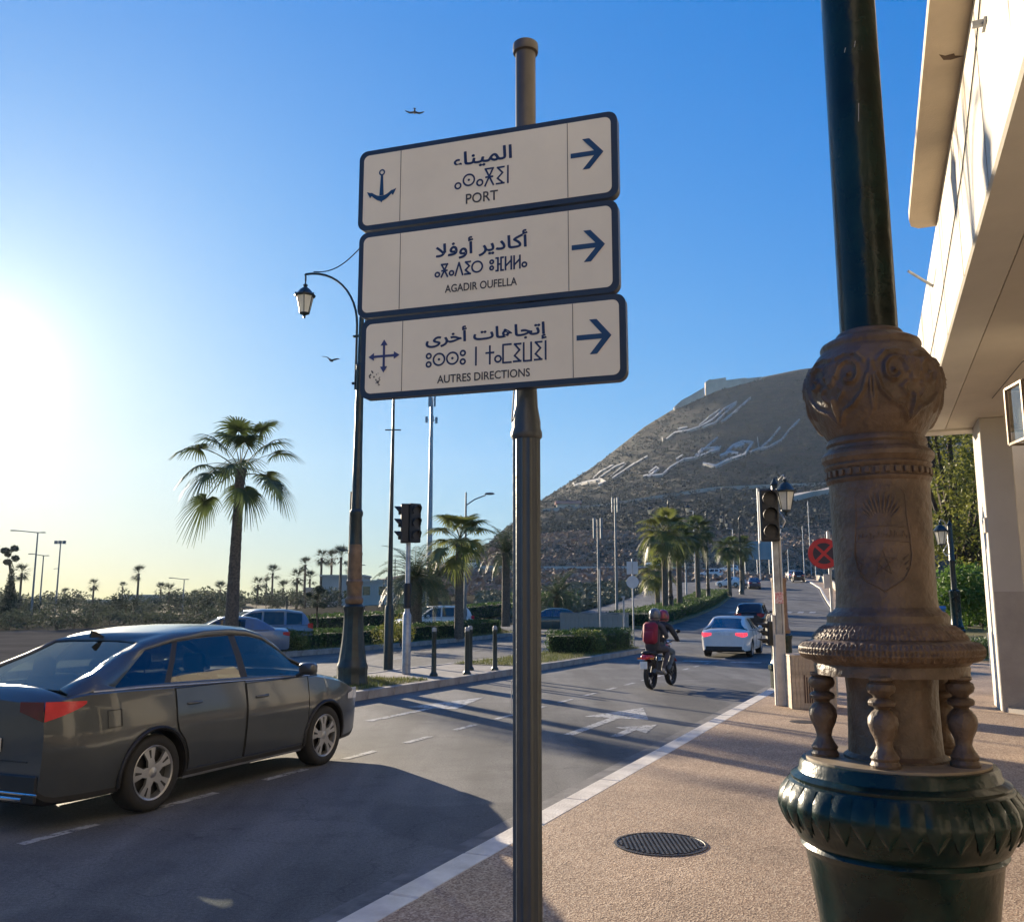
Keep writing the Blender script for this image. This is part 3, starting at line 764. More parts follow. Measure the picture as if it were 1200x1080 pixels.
FR = {'ا':'ﺍﺎ','أ':'ﺃﺄ','إ':'ﺇﺈ','ل':'ﻝﻞﻟﻠ','م':'ﻡﻢﻣﻤ','ي':'ﻱﻲﻳﻴ','ن':'ﻥﻦﻧﻨ','ء':'ﺀ','ك':'ﻙﻚﻛﻜ','د':'ﺩﺪ','ر':'ﺭﺮ','و':'ﻭﻮ','ف':'ﻑﻒﻓﻔ','ت':'ﺕﺖﺗﺘ','ج':'ﺝﺞﺟﺠ','ه':'ﻩﻪﻫﻬ','خ':'ﺥﺦﺧﺨ','ى':'ﻯﻰ','\ufefb':'\ufefb\ufefc'}
def arab(w):
    w = w.replace('لا', '\ufefb'); out = []
    for i, ch in enumerate(w):
        if ch not in FR: out.append(ch); continue
        f = FR[ch]; pj = i > 0 and w[i-1] in FR and len(FR[w[i-1]]) == 4 and len(f) >= 2
        nj = len(f) == 4 and i+1 < len(w) and w[i+1] in FR and len(FR[w[i+1]]) >= 2
        out.append(f[3] if pj and nj else f[1] if pj else f[2] if nj else f[0])
    return ''.join(reversed(out))
def text_obj(name, body, x0, x1, z0, z1, y, m, parent, bold=0.0, ext=.0012, fat=0.0):
    cu = bpy.data.curves.new('t', 'FONT'); cu.body = body; cu.offset = bold; cu.resolution_u = 4
    o = bpy.data.objects.new('t', cu); COL.objects.link(o)
    dg = bpy.context.evaluated_depsgraph_get(); me = bpy.data.meshes.new_from_object(o.evaluated_get(dg))
    bpy.data.objects.remove(o)
    vx = [v.co.x for v in me.vertices]; vy = [v.co.y for v in me.vertices]
    a, b_, c, d = min(vx), max(vx), min(vy), max(vy)
    # separate overlapping letters by a hair of height
    bm = bmesh.new(); bm.from_mesh(me); seen = set(); k = 0
    for v in bm.verts:
        if v in seen: continue
        st_ = [v]; seen.add(v)
        while st_:
            w = st_.pop(); w.co.z = (k % 5)*.00025*(b_-a)/(x1-x0)
            for e in w.link_edges:
                q = e.other_vert(w)
                if q not in seen: seen.add(q); st_.append(q)
        k += 1
    bm.to_mesh(me); bm.free()
    sx = (x1-x0)/(b_-a); sz = (z1-z0)/(d-c)
    for v in me.vertices:
        X = x0+(v.co.x-a)*sx; Zz = z0+(v.co.y-c)*sz; v.co = (X, y-ext-.0006-v.co.z*sx*.5, Zz)
    if fat:
        bm = bmesh.new(); bm.from_mesh(me); src = bm.verts[:] + bm.edges[:] + bm.faces[:]
        for q, (dx, dz) in enumerate(((fat, 0), (-fat, 0), (0, fat), (0, -fat), (fat*.7, fat*.7), (-fat*.7, -fat*.7), (fat*.7, -fat*.7), (-fat*.7, fat*.7))):
            d_ = bmesh.ops.duplicate(bm, geom=src)
            for v in d_['geom']:
                if isinstance(v, bmesh.types.BMVert): v.co.x += dx; v.co.z += dz; v.co.y += .00013*(q+1)
        bm.to_mesh(me); bm.free()
    me.materials.append(m); me.name = name
    o = bpy.data.objects.new(name, me); COL.objects.link(o); o.parent = parent
    return o
def stroke_glyphs(name, items, x0, x1, z0, z1, y, w, m, parent):
    # items: list of (advance, [strokes]) strokes = polylines in a box 1 high; 'O' circles as ('c', cx, cy, r)
    tot = sum(a for a, _ in items); S = (x1-x0)/tot; Hh = (z1-z0); b = MB(); cx = 0; kk = 0
    for adv, strokes in items:
        for st_ in strokes:
            yy = y - .0012 - .0002*(kk % 4); kk += 1
            if st_[0] == 'c':
                _, a, c, r = st_; A = (x0+(cx+a)*S, z0+c*Hh); rr = r*Hh
                for i in range(20):
                    q = [(A[0]+math.cos(2*PI*j/20)*q_, A[1]+math.sin(2*PI*j/20)*q_) for j in (i, i+1) for q_ in (max(0.0, rr-w/2), rr+w/2)]
                    b.quad((q[0][0], yy, q[0][1]), (q[1][0], yy, q[1][1]), (q[3][0], yy, q[3][1]), (q[2][0], yy, q[2][1]))
            elif st_[0] == 'd':
                _, a, c, r = st_; A = (x0+(cx+a)*S, z0+c*Hh)
                n = len(b.v); b.v += [(A[0]+math.cos(2*PI*j/12)*r*Hh, yy, A[1]+math.sin(2*PI*j/12)*r*Hh) for j in range(12)]; b.face(range(n, n+12))
            else:
                P = [(x0+(cx+p)*S, z0+q*Hh) for p, q in st_]
                for i, ((ax, az), (bx, bz)) in enumerate(zip(P, P[1:])):
                    l = math.hypot(bx-ax, bz-az); ex, ez = (bx-ax)/l, (bz-az)/l; nx_, nz_ = -ez*w/2, ex*w/2; e_ = w*.35; yq = yy-.00008*i
                    b.quad((ax-ex*e_+nx_, yq, az-ez*e_+nz_), (ax-ex*e_-nx_, yq, az-ez*e_-nz_), (bx+ex*e_-nx_, yq, bz+ez*e_-nz_), (bx+ex*e_+nx_, yq, bz+ez*e_+nz_))
        cx += adv
    return b.build(name, m, parent)
# Tifinagh letters
g_a = (.42, [('c', .21, .24, .17)]); g_s = (.80, [('c', .4, .5, .33), ('d', .4, .5, .075)]); g_r = (.80, [('c', .4, .5, .42)])
g_g = (.62, [[(.08, 1), (.54, 1)], [(.10, 1), (.54, 0)], [(.52, 1), (.08, 0)], [(.12, .5), (.50, .5)]])
g_i = (.58, [[(.50, .97), (.12, .97), (.36, .66), (.12, .42), (.36, .42), (.10, .03), (.52, .03)]])
g_i = (.58, [[(.50, .98), (.14, .98), (.42, .64), (.14, .34), (.46, .02)], [(.08, .02), (.50, .02)]])
g_n = (.26, [[(.13, 0), (.13, 1)]]); g_d = (.66, [[(.06, 0), (.33, 1), (.60, 0)]]); g_sp = (.42, [])
g_u = (.44, [('c', .22, .74, .135), ('c', .22, .26, .135)])
g_f = (.66, [[(.08, 1), (.22, 1), (.22, 0), (.08, 0)], [(.22, .5), (.44, .5)], [(.60, 1), (.44, 1), (.44, 0), (.60, 0)]])
g_l = (.60, [[(.1, 0), (.1, 1), ], [(.1, .28), (.50, .72)], [(.50, 1), (.50, 0)]])
g_t = (.52, [[(.26, 0), (.26, 1)], [(.04, .62), (.48, .62)]])
g_m = (.60, [[(.54, 1), (.08, 1), (.08, 0), (.54, 0)]]); g_w = (.60, [[(.08, 1), (.08, 0), (.50, 0), (.50, 1)]])
FY = -.132      # y of the sign faces in the post's frame
zoff = .12
SIGNS = [
    (-.862, .448, 3.657, 4.078, (-.634, .213), 'top sign reading PORT with an anchor and a right arrow', 'الميناء', (-.358, -.059, 3.905, 3.990), [g_a, g_s, g_a, g_g, g_i, g_n], (-.350, -.066, 3.80, 3.885), 'PORT', (-.289, -.128, 3.722, 3.772), (.228, .383, 3.884, .075)),
    (-.852, .444, 3.208, 3.645, (-.628, .213), 'middle sign reading AGADIR OUFELLA with a right arrow', 'أكادير أوفلا', (-.440, .017, 3.452, 3.555), [g_a, g_g, g_a, g_d, g_i, g_r, g_sp, g_u, g_f, g_l, g_l, g_a], (-.446, .017, 3.370, 3.432), 'AGADIR OUFELLA', (-.391, -.034, 3.290, 3.328), (.228, .383, 3.437, .075)),
    (-.826, .470, 2.803, 3.199, (-.607, .229), 'bottom sign reading AUTRES DIRECTIONS with a four way cross and a right arrow', 'إتجاهات أخرى', (-.485, .106, 3.022, 3.118), [g_u, g_s, g_s, g_u, g_sp, g_n, g_sp, g_t, g_a, g_m, g_i, g_w, g_i, g_n], (-.488, .113, 2.925, 3.010), 'AUTRES DIRECTIONS', (-.425, .027, 2.852, 2.890), (.246, .405, 3.010, .080)),
]
for (x0, x1, z0, z1, dv, lab, ar, ab, tif, tb_, lat, lb, arr) in SIGNS:
    z0 -= zoff; z1 -= zoff
    b = MB(); b.prism(rrect(x0, x1, z0, z1, .045), 0, .045, M=Matrix.Translation((0, FY+.045, 0)) @ XZ)
    pn = b.build('sign_panel', M_navy, sg, smooth=35, loc=(.030, 0, -.019)); pn['label'] = lab
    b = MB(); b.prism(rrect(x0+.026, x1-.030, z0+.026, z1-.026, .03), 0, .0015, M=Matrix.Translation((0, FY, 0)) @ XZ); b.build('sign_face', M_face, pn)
    y = FY-.0015
    for xd in dv: b = MB(); b.box(xd-.0016, xd+.0016, y-.0012, y, z0+.027, z1-.027); b.build('dividing_line', M_line, pn)
    L1 = text_obj('lettering', arab(ar), ab[0], ab[1], ab[2]-zoff, ab[3]-zoff, y, M_ink, pn, bold=.006, fat=.0017)
    stroke_glyphs('lettering', tif, tb_[0], tb_[1], tb_[2]-zoff, tb_[3]-zoff, y, .0088, M_ink, pn)
    text_obj('lettering', lat, lb[0], lb[1], lb[2]-zoff, lb[3]-zoff, y, M_grey, pn, bold=.004, fat=.0006)
    ax0, ax1, az, ah = arr; az -= zoff; b = MB(); th_ = .024
    yq = y-.0014
    b.quad((ax0, yq, az-th_/2), (ax1-.012, yq, az-th_/2), (ax1-.012, yq, az+th_/2), (ax0, yq, az+th_/2))
    for sg_ in (-1, 1):
        b.quad((ax1, yq-.0003*(2+sg_), az), (ax1-.066, yq-.0003*(2+sg_), az+sg_*ah), (ax1-.066-.034, yq-.0003*(2+sg_), az+sg_*(ah)), (ax1-.034, yq-.0003*(2+sg_), az))
    b.build('arrow', M_ink2, pn)
    if 'anchor' in lab:
        b = MB(); cx, top, bot = -.735, 3.965-zoff, 3.800-zoff; yq = y-.0013
        for i in range(20):
            q = [(cx+math.cos(2*PI*j/20)*r, top-.014+math.sin(2*PI*j/20)*r) for j in (i, i+1) for r in (.009, .017)]
            b.quad((q[0][0], yq, q[0][1]), (q[1][0], yq, q[1][1]), (q[3][0], yq, q[3][1]), (q[2][0], yq, q[2][1]))
        b.quad((cx-.006, yq-.0002, top-.028), (cx+.006, yq-.0002, top-.028), (cx+.012, yq-.0002, bot+.03), (cx-.012, yq-.0002, bot+.03))
        arc = []
        for i in range(15):
            u = -1+2*i/14; outer = (cx+u*.070, bot+.052-.052*(1-abs(u)**1.7)); inner = (cx+u*.052, bot+.062-.034*(1-abs(u)**1.6)-.012*abs(u)); arc.append((outer, inner))
        for (o1, i1), (o2, i2) in zip(arc, arc[1:]): b.quad((o1[0], yq-.0004, o1[1]), (o2[0], yq-.0004, o2[1]), (i2[0], yq-.0004, i2[1]), (i1[0], yq-.0004, i1[1]))
        b.tri((cx-.014, yq-.0006, bot+.012), (cx, yq-.0006, bot-.008), (cx+.014, yq-.0006, bot+.012))
        for sx in (-1, 1): b.tri((cx+sx*.080, yq-.0006, bot+.058), (cx+sx*.046, yq-.0006, bot+.044), (cx+sx*.062, yq-.0006, bot+.022))
        b.build('anchor_emblem', M_ink2, pn)
    if 'AUTRES' in lab:
        b = MB(); cx, cz = -.702, 3.008-zoff; yq = y-.0013
        for dx, dz in ((1,0),(-1,0),(0,1),(0,-1)):
            yq -= .0002
            b.quad((cx-dz*.006, yq, cz-dx*.006), (cx+dx*.055-dz*.006, yq, cz+dz*.055-dx*.006), (cx+dx*.055+dz*.006, yq, cz+dz*.055+dx*.006), (cx+dz*.006, yq, cz+dx*.006))
            b.tri((cx+dx*.052-dz*.019, yq-.0008, cz+dz*.052-dx*.019), (cx+dx*.082, yq-.0008, cz+dz*.082), (cx+dx*.052+dz*.019, yq-.0008, cz+dz*.052+dx*.019))
        b.build('cross_arrows', mat('purple_blue_sign_ink', (.03, .045, .16), .5), pn)
        b = MB()
        for _ in range(26):
            x, z = R.choice(((-.765, 2.925), (-.735, 2.905), (-.728, 2.885))); x += R.uniform(-.013, .013); z += R.uniform(-.02, .02)-zoff; r = R.uniform(.002, .006)
            b.quad((x-r, y-.001, z), (x, y-.001, z-r), (x+r, y-.001, z), (x, y-.001, z+r*1.5))
        b.build('sticker_residue', M_line, pn)
for z in (3.75, 3.98, 3.32, 3.55, 2.92, 3.1):
    b = MB(); b.box(-.075, .075, -.09, .058, z-.02-zoff, z+.02-zoff, bev=.004); b.build('clamp', M_galv, sg)

# ================================================================== BIG LAMP POST, RIGHT FOREGROUND
LX, LY = 1.092, 2.70
lp = empty('ornate_lamp_post', (LX, LY, 0)); lp.scale = (.935, .935, 1); lp.rotation_euler = (0, 0, math.atan2(-LX, LY))   # its -y side faces the lens
tag(lp, 'huge ornate cast iron lamp post, dark green with brown ornamented middle, in the right foreground', 'lamp post')
def lz(prof): return prof
b = MB()
b.lathe([(.40, .12), (.40, .22), (.37, .25), (.34, .30), (.27, .36), (.235, .45), (.232, .60), (.236, .80), (.246, .94), (.262, 1.04), (.275, 1.12), (.279, 1.125), (.290, 1.140), (.283, 1.150), (.296, 1.158), (.306, 1.175), (.312, 1.188), (.322, 1.20), (.338, 1.225), (.346, 1.25), (.338, 1.285), (.318, 1.312), (.309, 1.318), (.310, 1.326), (.302, 1.331), (.288, 1.338), (.284, 1.345), (.281, 1.362), (.274, 1.371), (.20, 1.373)], 96)
urn = b.build('urn_base', M_iron, lp, smooth=32)
# leaf collar round the bulge
NL = 34
lb = MB()
def leafpt(u, v):     # u across (-1..1), v down 0..1
    wv = (.80+.20*math.sin(PI*min(1, v*1.2)))*max(0.0, 1-max(0, v-.55)/.45)**.7
    a = u*wv*PI/NL*1.02; zz = 1.312 - .125*v
    rr = interp([(1.16, .298), (1.19, .313), (1.2, .322), (1.225, .338), (1.25, .346), (1.285, .338), (1.312, .318)], zz) + .002 + .006*(1-abs(u)**2)*min(1, v*3) + .008*max(0, v-.6)
    return (rr*math.sin(a), -rr*math.cos(a), zz)
lb.grid(lambda u, v: leafpt(u*2-1, v), 6, 8)
leafme = lb.mesh('leaf', M_iron, 40)
for k in range(NL): link('leaf', leafme, urn, rot=(0, 0, 2*PI*(k+.5)/NL))
# brown core, ring of balusters, carved collar
b = MB(); b.lathe([(.150, 1.36), (.150, 1.385), (.136, 1.395), (.133, 1.45), (.131, 1.55), (.134, 1.60), (.142, 1.612)], 64); b.build('core', M_bronze, lp, smooth=40)
b = MB(); b.lathe([(.262, 1.370), (.262, 1.378), (.1, 1.379)], 64); b.build('core_plate', mat('worn_brown_plate', (.26, .20, .13), .6, var=.3, vscale=8), lp)
bb = MB(); bb.lathe([(.040, 1.376), (.042, 1.386), (.036, 1.396), (.040, 1.404), (.034, 1.412), (.026, 1.425), (.022, 1.435), (.026, 1.452), (.036, 1.472), (.042, 1.492), (.040, 1.508), (.030, 1.522), (.020, 1.530), (.024, 1.535), (.036, 1.540), (.038, 1.548), (.034, 1.555), (.022, 1.560), (.024, 1.566), (.036, 1.574), (.040, 1.585), (.037, 1.596), (.028, 1.602), (.034, 1.607), (.034, 1.614)], 28)
bme = bb.mesh('baluster', M_bronze, 40)
for k in range(5):
    a = math.radians(-8 + 72*k); link('baluster', bme, lp, loc=(.205*math.sin(a), -.205*math.cos(a), 0))
b = MB(); b.lathe([(.10, 1.609), (.222, 1.610), (.224, 1.632), (.222, 1.640), (.232, 1.648), (.246, 1.652), (.256, 1.66), (.262, 1.672), (.258, 1.69), (.246, 1.702), (.232, 1.706), (.224, 1.712), (.216, 1.722), (.205, 1.735), (.192, 1.745), (.182, 1.751), (.178, 1.757), (.178, 1.775), (.170, 1.785), (.158, 1.790), (.150, 1.800), (.147, 1.83), (.148, 2.00), (.1505, 2.168), (.151, 2.172)], 96)
shaft = b.build('shaft', M_bronze, lp, smooth=32)
# dentil ring, mouldings, swollen ball, neck
b = MB(); b.lathe([(.150, 2.160), (.156, 2.166), (.158, 2.172), (.152, 2.178), (.152, 2.200), (.158, 2.206), (.161, 2.212), (.156, 2.218), (.160, 2.224), (.168, 2.232), (.170, 2.244), (.162, 2.254), (.150, 2.262), (.146, 2.272), (.152, 2.280), (.150, 2.288), (.143, 2.298)], 96); ring = b.build('moulding', M_bronze, lp, smooth=32)
dm = MB(); dm.box(-.0085, .0085, -.1605, -.150, 2.180, 2.198, bev=.002); dme = dm.mesh('dentil', M_bronze)
for k in range(34): link('dentil', dme, ring, rot=(0, 0, 2*PI*k/34))
ballp = [(.143, 2.296), (.156, 2.315), (.176, 2.345), (.194, 2.385), (.2035, 2.43), (.204, 2.46), (.196, 2.50), (.182, 2.53), (.166, 2.552), (.155, 2.562), (.152, 2.568), (.156, 2.578), (.152, 2.588), (.138, 2.596), (.120, 2.604), (.106, 2.610), (.104, 2.618), (.100, 2.624), (.090, 2.628)]
import numpy as np
def relief(name, prof, seg, nz, hf, m, parent):
    zs_ = [z for r, z in prof]; ln = [0]
    for (r0, z0), (r1, z1) in zip(prof, prof[1:]): ln.append(ln[-1]+math.hypot(r1-r0, z1-z0))
    ts = [ln[-1]*i/nz for i in range(nz+1)]; b = MB()
    for t0 in ts:
        r = interp(list(zip(ln, [p[0] for p in prof])), t0); z = interp(list(zip(ln, zs_)), t0)
        an = np.arange(seg)*2*PI/seg; h = hf(an, z, r)
        b.v += [((r+h_)*math.sin(a_), -(r+h_)*math.cos(a_), z) for a_, h_ in zip(an, h)]
    for i in range(nz):
        for j in range(seg): a_ = i*seg+j; c_ = i*seg+(j+1) % seg; b.face((a_, c_, c_+seg, a_+seg))
    return b.build(name, m, parent, smooth=80)
def curve_relief(lines, per, w):
    P = np.array([(x, z, q) for L in lines for x, z, q in L])
    def hf(an, z, r):
        x = (an % per) - per/2
        dx = (x[:, None]-P[None, :, 0])*.19; dz = (z-P[None, :, 1]); dd = dx*dx+dz*dz
        return (P[None, :, 2]*np.exp(-dd/(w*w))).max(axis=1)
    return hf
def fine_line(pts, q, n=14):
    out = []
    for (x0, z0), (x1, z1) in zip(pts, pts[1:]):
        for i in range(n): u = i/n; out.append((x0+(x1-x0)*u, z0+(z1-z0)*u, q))
    return out
per = 2*PI/5; LN = []
for sx in (-1, 1):
    LN.append([(sx*(.30-(.20*(1-.60*u_))*math.cos(u_*PI*1.8)), 2.462+.050*(1-.62*u_)*math.sin(u_*PI*1.8), .011) for u_ in [i/50 for i in range(51)]])
    LN.append(fine_line([(sx*.04, 2.33), (sx*.16, 2.36), (sx*.34, 2.375), (sx*.50, 2.41), (sx*.58, 2.46)], .009))
    LN.append(fine_line([(sx*.12, 2.395), (sx*.20, 2.415), (sx*.12, 2.43)], .008))
    LN.append(fine_line([(sx*.52, 2.50), (sx*.40, 2.525), (sx*.20, 2.53), (sx*.05, 2.52)], .008))
    LN.append(fine_line([(sx*.62, 2.36), (sx*.60, 2.42), (sx*.62, 2.50)], .007))
    LN.append(fine_line([(sx*.30, 2.462), (sx*.31, 2.463)], .014))
for x in (-.08, -.04, 0, .04, .08): LN.append(fine_line([(x*.4, 2.44), (x*1.3, 2.505)], .009))
LN.append(fine_line([(0, 2.33), (0, 2.40)], .012))
ball = relief('swollen_collar', ballp, 420, 84, curve_relief([[(x, z, q*1.25) for x, z, q in L] for L in LN], per, .0052), M_bronze, lp)
M_carv = mat('matt_brown_carving', (.075, .046, .028), .55, col2=(.15, .098, .062), vscale=26, bump=.3, bscale=90)
def rings_relief(n, zc, hh, amp):
    def hf(an, z, r):
        row = (z-zc)/hh; out = np.zeros_like(an)
        for k, off in ((-1, 0.), (0, .5), (1, 0.)):
            cz = zc+k*hh*.62; x = ((an*n/(2*PI)+off) % 1.0 - .5)*2*PI*r/n; d = np.hypot(x, z-cz); w0 = PI*r/n*.62
            out = np.maximum(out, amp*np.exp(-((d-w0)/(w0*.42))**2)); out = np.maximum(out, amp*.8*np.exp(-(d/(w0*.3))**2))
        return out*max(0.0, 1-abs(row)**4*.3)
    return hf
relief('carved_band', [(.243, 1.651), (.254, 1.658), (.260, 1.667), (.263, 1.677), (.261, 1.688), (.253, 1.698), (.243, 1.704)], 760, 26, rings_relief(58, 1.678, .026, .0075), M_carv, shaft)
relief('carved_band', [(.224, 1.7125), (.217, 1.721), (.208, 1.731), (.197, 1.7415), (.186, 1.7495)], 560, 14, rings_relief(52, 1.731, .019, .0055), M_carv, shaft)
# shield with a fan of rays on the shaft
def onsh(x, zz, d=0.0):
    rr = .1475 + d; a = x/.148; return Vector((rr*math.sin(a), -rr*math.cos(a), zz))
b = MB()
out = [(-.055, 2.135), (-.020, 2.140), (.025, 2.140), (.060, 2.135), (.075, 2.115), (.075, 2.06), (.082, 2.00), (.085, 1.95), (.078, 1.91), (.055, 1.875), (.0, 1.845), (-.055, 1.875), (-.078, 1.91), (-.085, 1.95), (-.080, 2.00), (-.073, 2.06), (-.073, 2.115), (-.055, 2.135)]
b.tube([onsh(x, z, .001) for x, z in out], .0030, 6)
for k in range(-5, 6):
    a = k*.25; b.tube([onsh(math.sin(a)*.030, 2.045+math.cos(a)*.018, .001), onsh(math.sin(a)*.052, 2.055+math.cos(a)*.045, .003), onsh(math.sin(a)*.062, 2.06+math.cos(a)*.066, .001)], [.0015, .0048, .0022], 6)
b.tube([onsh(-.080+.16*i/10, 2.022+.006*math.sin(PI*i/10), .0012) for i in range(11)], .0022, 6)
b.tube([onsh(-.083+.166*i/10, 1.982+.003*math.sin(PI*i/10), .0012) for i in range(11)], .0018, 6)
rr_ = random.Random(3)
for i in range(13):
    x = -.070+.0117*i; h0 = rr_.uniform(1.988, 1.998); b.tube([onsh(x, h0, .001), onsh(x+.003, h0+rr_.uniform(.008, .022), .0018), onsh(x+.008, h0+.004, .001)], .0017, 5)
for k in range(5):
    a0, a1 = PI/2+k*4*PI/5, PI/2+(k+1)*4*PI/5
    b.tube([onsh(math.cos(a0)*.038, 1.925+math.sin(a0)*.038, .0015), onsh((math.cos(a0)+math.cos(a1))*.019, 1.925+(math.sin(a0)+math.sin(a1))*.019, .0022), onsh(math.cos(a1)*.038, 1.925+math.sin(a1)*.038, .0015)], .0019, 5)
for sx in (-1, 1):
    for k in range(3): b.tube([onsh(sx*(.078), 1.915+.016*k, .001), onsh(sx*(.066-.004*k), 1.905+.014*k, .002)], .0024, 5)
b.build('city_emblem', M_bronze, shaft, smooth=60)
b = MB(); b.lathe([(.0895, 2.60), (.0885, 3.2), (.0870, 4.4), (.078, 6.2), (.070, 8.0)], 64); tubeo = b.build('pole', M_irond if False else M_iron, lp, smooth=40)
b = MB()
for x, z0_, z1_ in ((.01, 3.28, 3.34), (-.02, 3.52, 3.535), (.012, 3.53, 3.55)):
    b.tube([(x, -math.sqrt(.0885**2-x*x)-.0003, z0_), (x+.004, -math.sqrt(.0885**2-x*x)-.0003, z1_)], .0011, 4)
b.build('paint_chip', mat('pale_primer', (.5, .5, .48), .7), tubeo)

# ================================================================== TALL LAMP POST ON THE ISLAND (and its repeats)
def lantern_parts(parent, x, z, s=1.0, rz=0.0, name='lantern'):
    M = Matrix.Translation((x, 0, z)) @ Matrix.Rotation(rz, 4, 'Z') @ Matrix.Scale(s, 4)
    b = MB()
    def fr(r0, z0, r1, z1): b.lathe([(r0, z0), (r1, z1)], 6, M=M)
    b.lathe([(.0001, -.62), (.03, -.60), (.035, -.57), (.02, -.55), (.06, -.53), (.12, -.50), (.12, -.485)], 12, M=M)
    for k in range(6):
        a = PI/3*k; p0 = M @ Vector((.115*math.cos(a), .115*math.sin(a), -.49)); p1 = M @ Vector((.205*math.cos(a), .205*math.sin(a), -.08)); b.tube([p0, p1], .011*s, 5)
    b.lathe([(.215, -.085), (.245, -.075), (.25, -.05), (.235, -.045), (.19, .0), (.13, .08), (.09, .115), (.05, .14), (.035, .17), (.06, .19), (.05, .215), (.02, .23), (.012, .30), (.0001, .34)], 12, M=M)
    for k in range(6):
        a = PI/3*k; c0 = M @ Vector((.235*math.cos(a), .235*math.sin(a), -.03)); b.ball(tuple(c0), .022*s, 5, 4)
    L = b.build(name, M_irond, parent, smooth=35)
    b = MB(); b.lathe([(.108, -.49), (.198, -.085)], 6, M=M); b.build('lantern_glass', M_lampglass, L)
    return L
def tall_lamp(arm=1.6, h=9.6, detail=True, goldz=True):
    r = empty('double_lantern_lamp_post')
    b = MB(); b.lathe([(.34, 0), (.345, .06), (.33, .10), (.325, .30), (.335, .36), (.325, .42), (.30, .48), (.285, .60), (.255, .80), (.23, 1.05), (.215, 1.35), (.21, 1.52), (.235, 1.60), (.24, 1.66), (.20, 1.70), (.175, 1.72)], 12); b.build('base', M_irond, r, smooth=28)
    b = MB(); b.lathe([(.17, 1.70), (.20, 1.76), (.20, 1.82), (.165, 1.88), (.165, 2.10), (.185, 2.14), (.185, 2.2), (.160, 2.24), (.155, 2.75), (.165, 2.8), (.15, 2.85), (.15, 3.0)], 16); b.build('painted_sleeve', M_gold, r, smooth=28)
    b = MB(); b.lathe([(.145, 2.95), (.125, 3.6), (.15, 3.65), (.15, 3.72), (.115, 3.78), (.095, 5.2), (.085, 6.9), (.10, 6.95), (.10, 7.05), (.07, 7.1), (.055, 8.2), (.05, h-.35), (.065, h-.3), (.045, h-.2), (.02, h), (.0001, h+.12)], 14); b.build('pole', M_irond, r, smooth=28)
    for sx in (-1, 1):
        z0 = h-2.2; P = []
        for i in range(13):
            u = i/12; a = u*PI*.5
            P.append((sx*(.12+(arm-.12)*(1-math.cos(a))), 0, z0+.6+(h-.15-z0-.6)*math.sin(a)))
        P = [(sx*.12, 0, z0-.9)]+P
        b = MB(); b.tube(P, .028, 6)
        b.tube([(sx*(arm+.02), 0, h-.15), (sx*arm, 0, h-.22), (sx*arm, 0, h-.33)], .022, 6)
        for z in (z0-.75, z0+.35): b.tube([(0, 0, z), (sx*.18, 0, z)], .03, 6); b.ball((sx*.19, 0, z), .035, 6, 4)
        # thin scroll sweeping back to the tip of the post
        Q = []
        for i in range(11):
            u = i/10; Q.append((sx*(arm*.86*(1-u)+.05*u), 0, h-.12-.10*math.sin(PI*u)+.42*u*u))
        b.tube(Q, .014, 5)
        b.build('arm', M_irond, r, smooth=60)
        lantern_parts(r, sx*arm, h-.62)
    return r
lamp0 = tall_lamp()
lamp0.location = wst(17.0, -11.25, .16); lamp0.rotation_euler = (0, 0, -BR)
tag(lamp0, 'tall dark lamp post with a bell shaped foot on the near grass island', 'lamp post', 'tall double lantern lamp posts along the avenue')
for px, Y, lab in ((786.5, 76, 'tall double lantern lamp post beside the front palm of the hedge island'), (830.7, 95, 'tall double lantern lamp post in the hedge island beside the second palm of the row'), (870, 115, 'tall double lantern lamp post at the far end of the hedge island')):
    o = copy_tree(lamp0); o.location = at(px, Y, .1); tag(o, lab)

# lamp post behind the planter box with one side lantern
def side_lamp(goldsleeve=True):
    r = empty('side_lantern_lamp_post')
    b = MB(); b.lathe([(.26, 0), (.26, .35), (.30, .40), (.30, .48), (.24, .52), (.215, .60), (.215, 1.0), (.235, 1.05), (.235, 1.10), (.19, 1.14)], 12); b.build('base', M_iron, r, smooth=28)
    b = MB(); b.lathe([(.19, 1.13), (.20, 1.2), (.17, 1.26), (.155, 1.5), (.15, 2.2), (.165, 2.24), (.165, 2.3), (.10, 2.34)], 16); b.build('painted_sleeve', M_gold if goldsleeve else M_iron, r, smooth=28)
    b = MB(); b.lathe([(.085, 2.3), (.08, 3.2), (.095, 3.23), (.08, 3.27), (.07, 4.3), (.09, 4.33), (.05, 4.4), (.0001, 4.5)], 12); b.build('pole', M_irond, r, smooth=28)
    b = MB(); P = [(.05, 0, 3.45), (.20, 0, 3.38), (.30, 0, 3.5), (.22, 0, 3.62), (.10, 0, 3.75), (.08, 0, 4.1), (.16, 0, 4.42), (.30, 0, 4.50), (.36, 0, 4.42)]
    b.tube(P, .016, 6); b.build('bracket', mat('bare_steel_bracket', (.5, .48, .44), .4, metal=.5), r, smooth=60)
    lantern_parts(r, .34, 4.20, .95, .5)
    return r
sl1 = side_lamp(); sl1.location = at(914, 19.8, .12); sl1.rotation_euler = (0, 0, -1.15)
tag(sl1, 'ochre sleeved lamp post with one lantern right behind the traffic light and wooden box', 'lamp post', 'single lantern lamp posts')
sl2 = side_lamp(False); sl2.location = at(1120, 28.5, .0); sl2.rotation_euler = (0, 0, PI+.25); 
tag(sl2, 'dark green lamp post with a single lantern in front of the garden trees', 'lamp post', 'single lantern lamp posts')

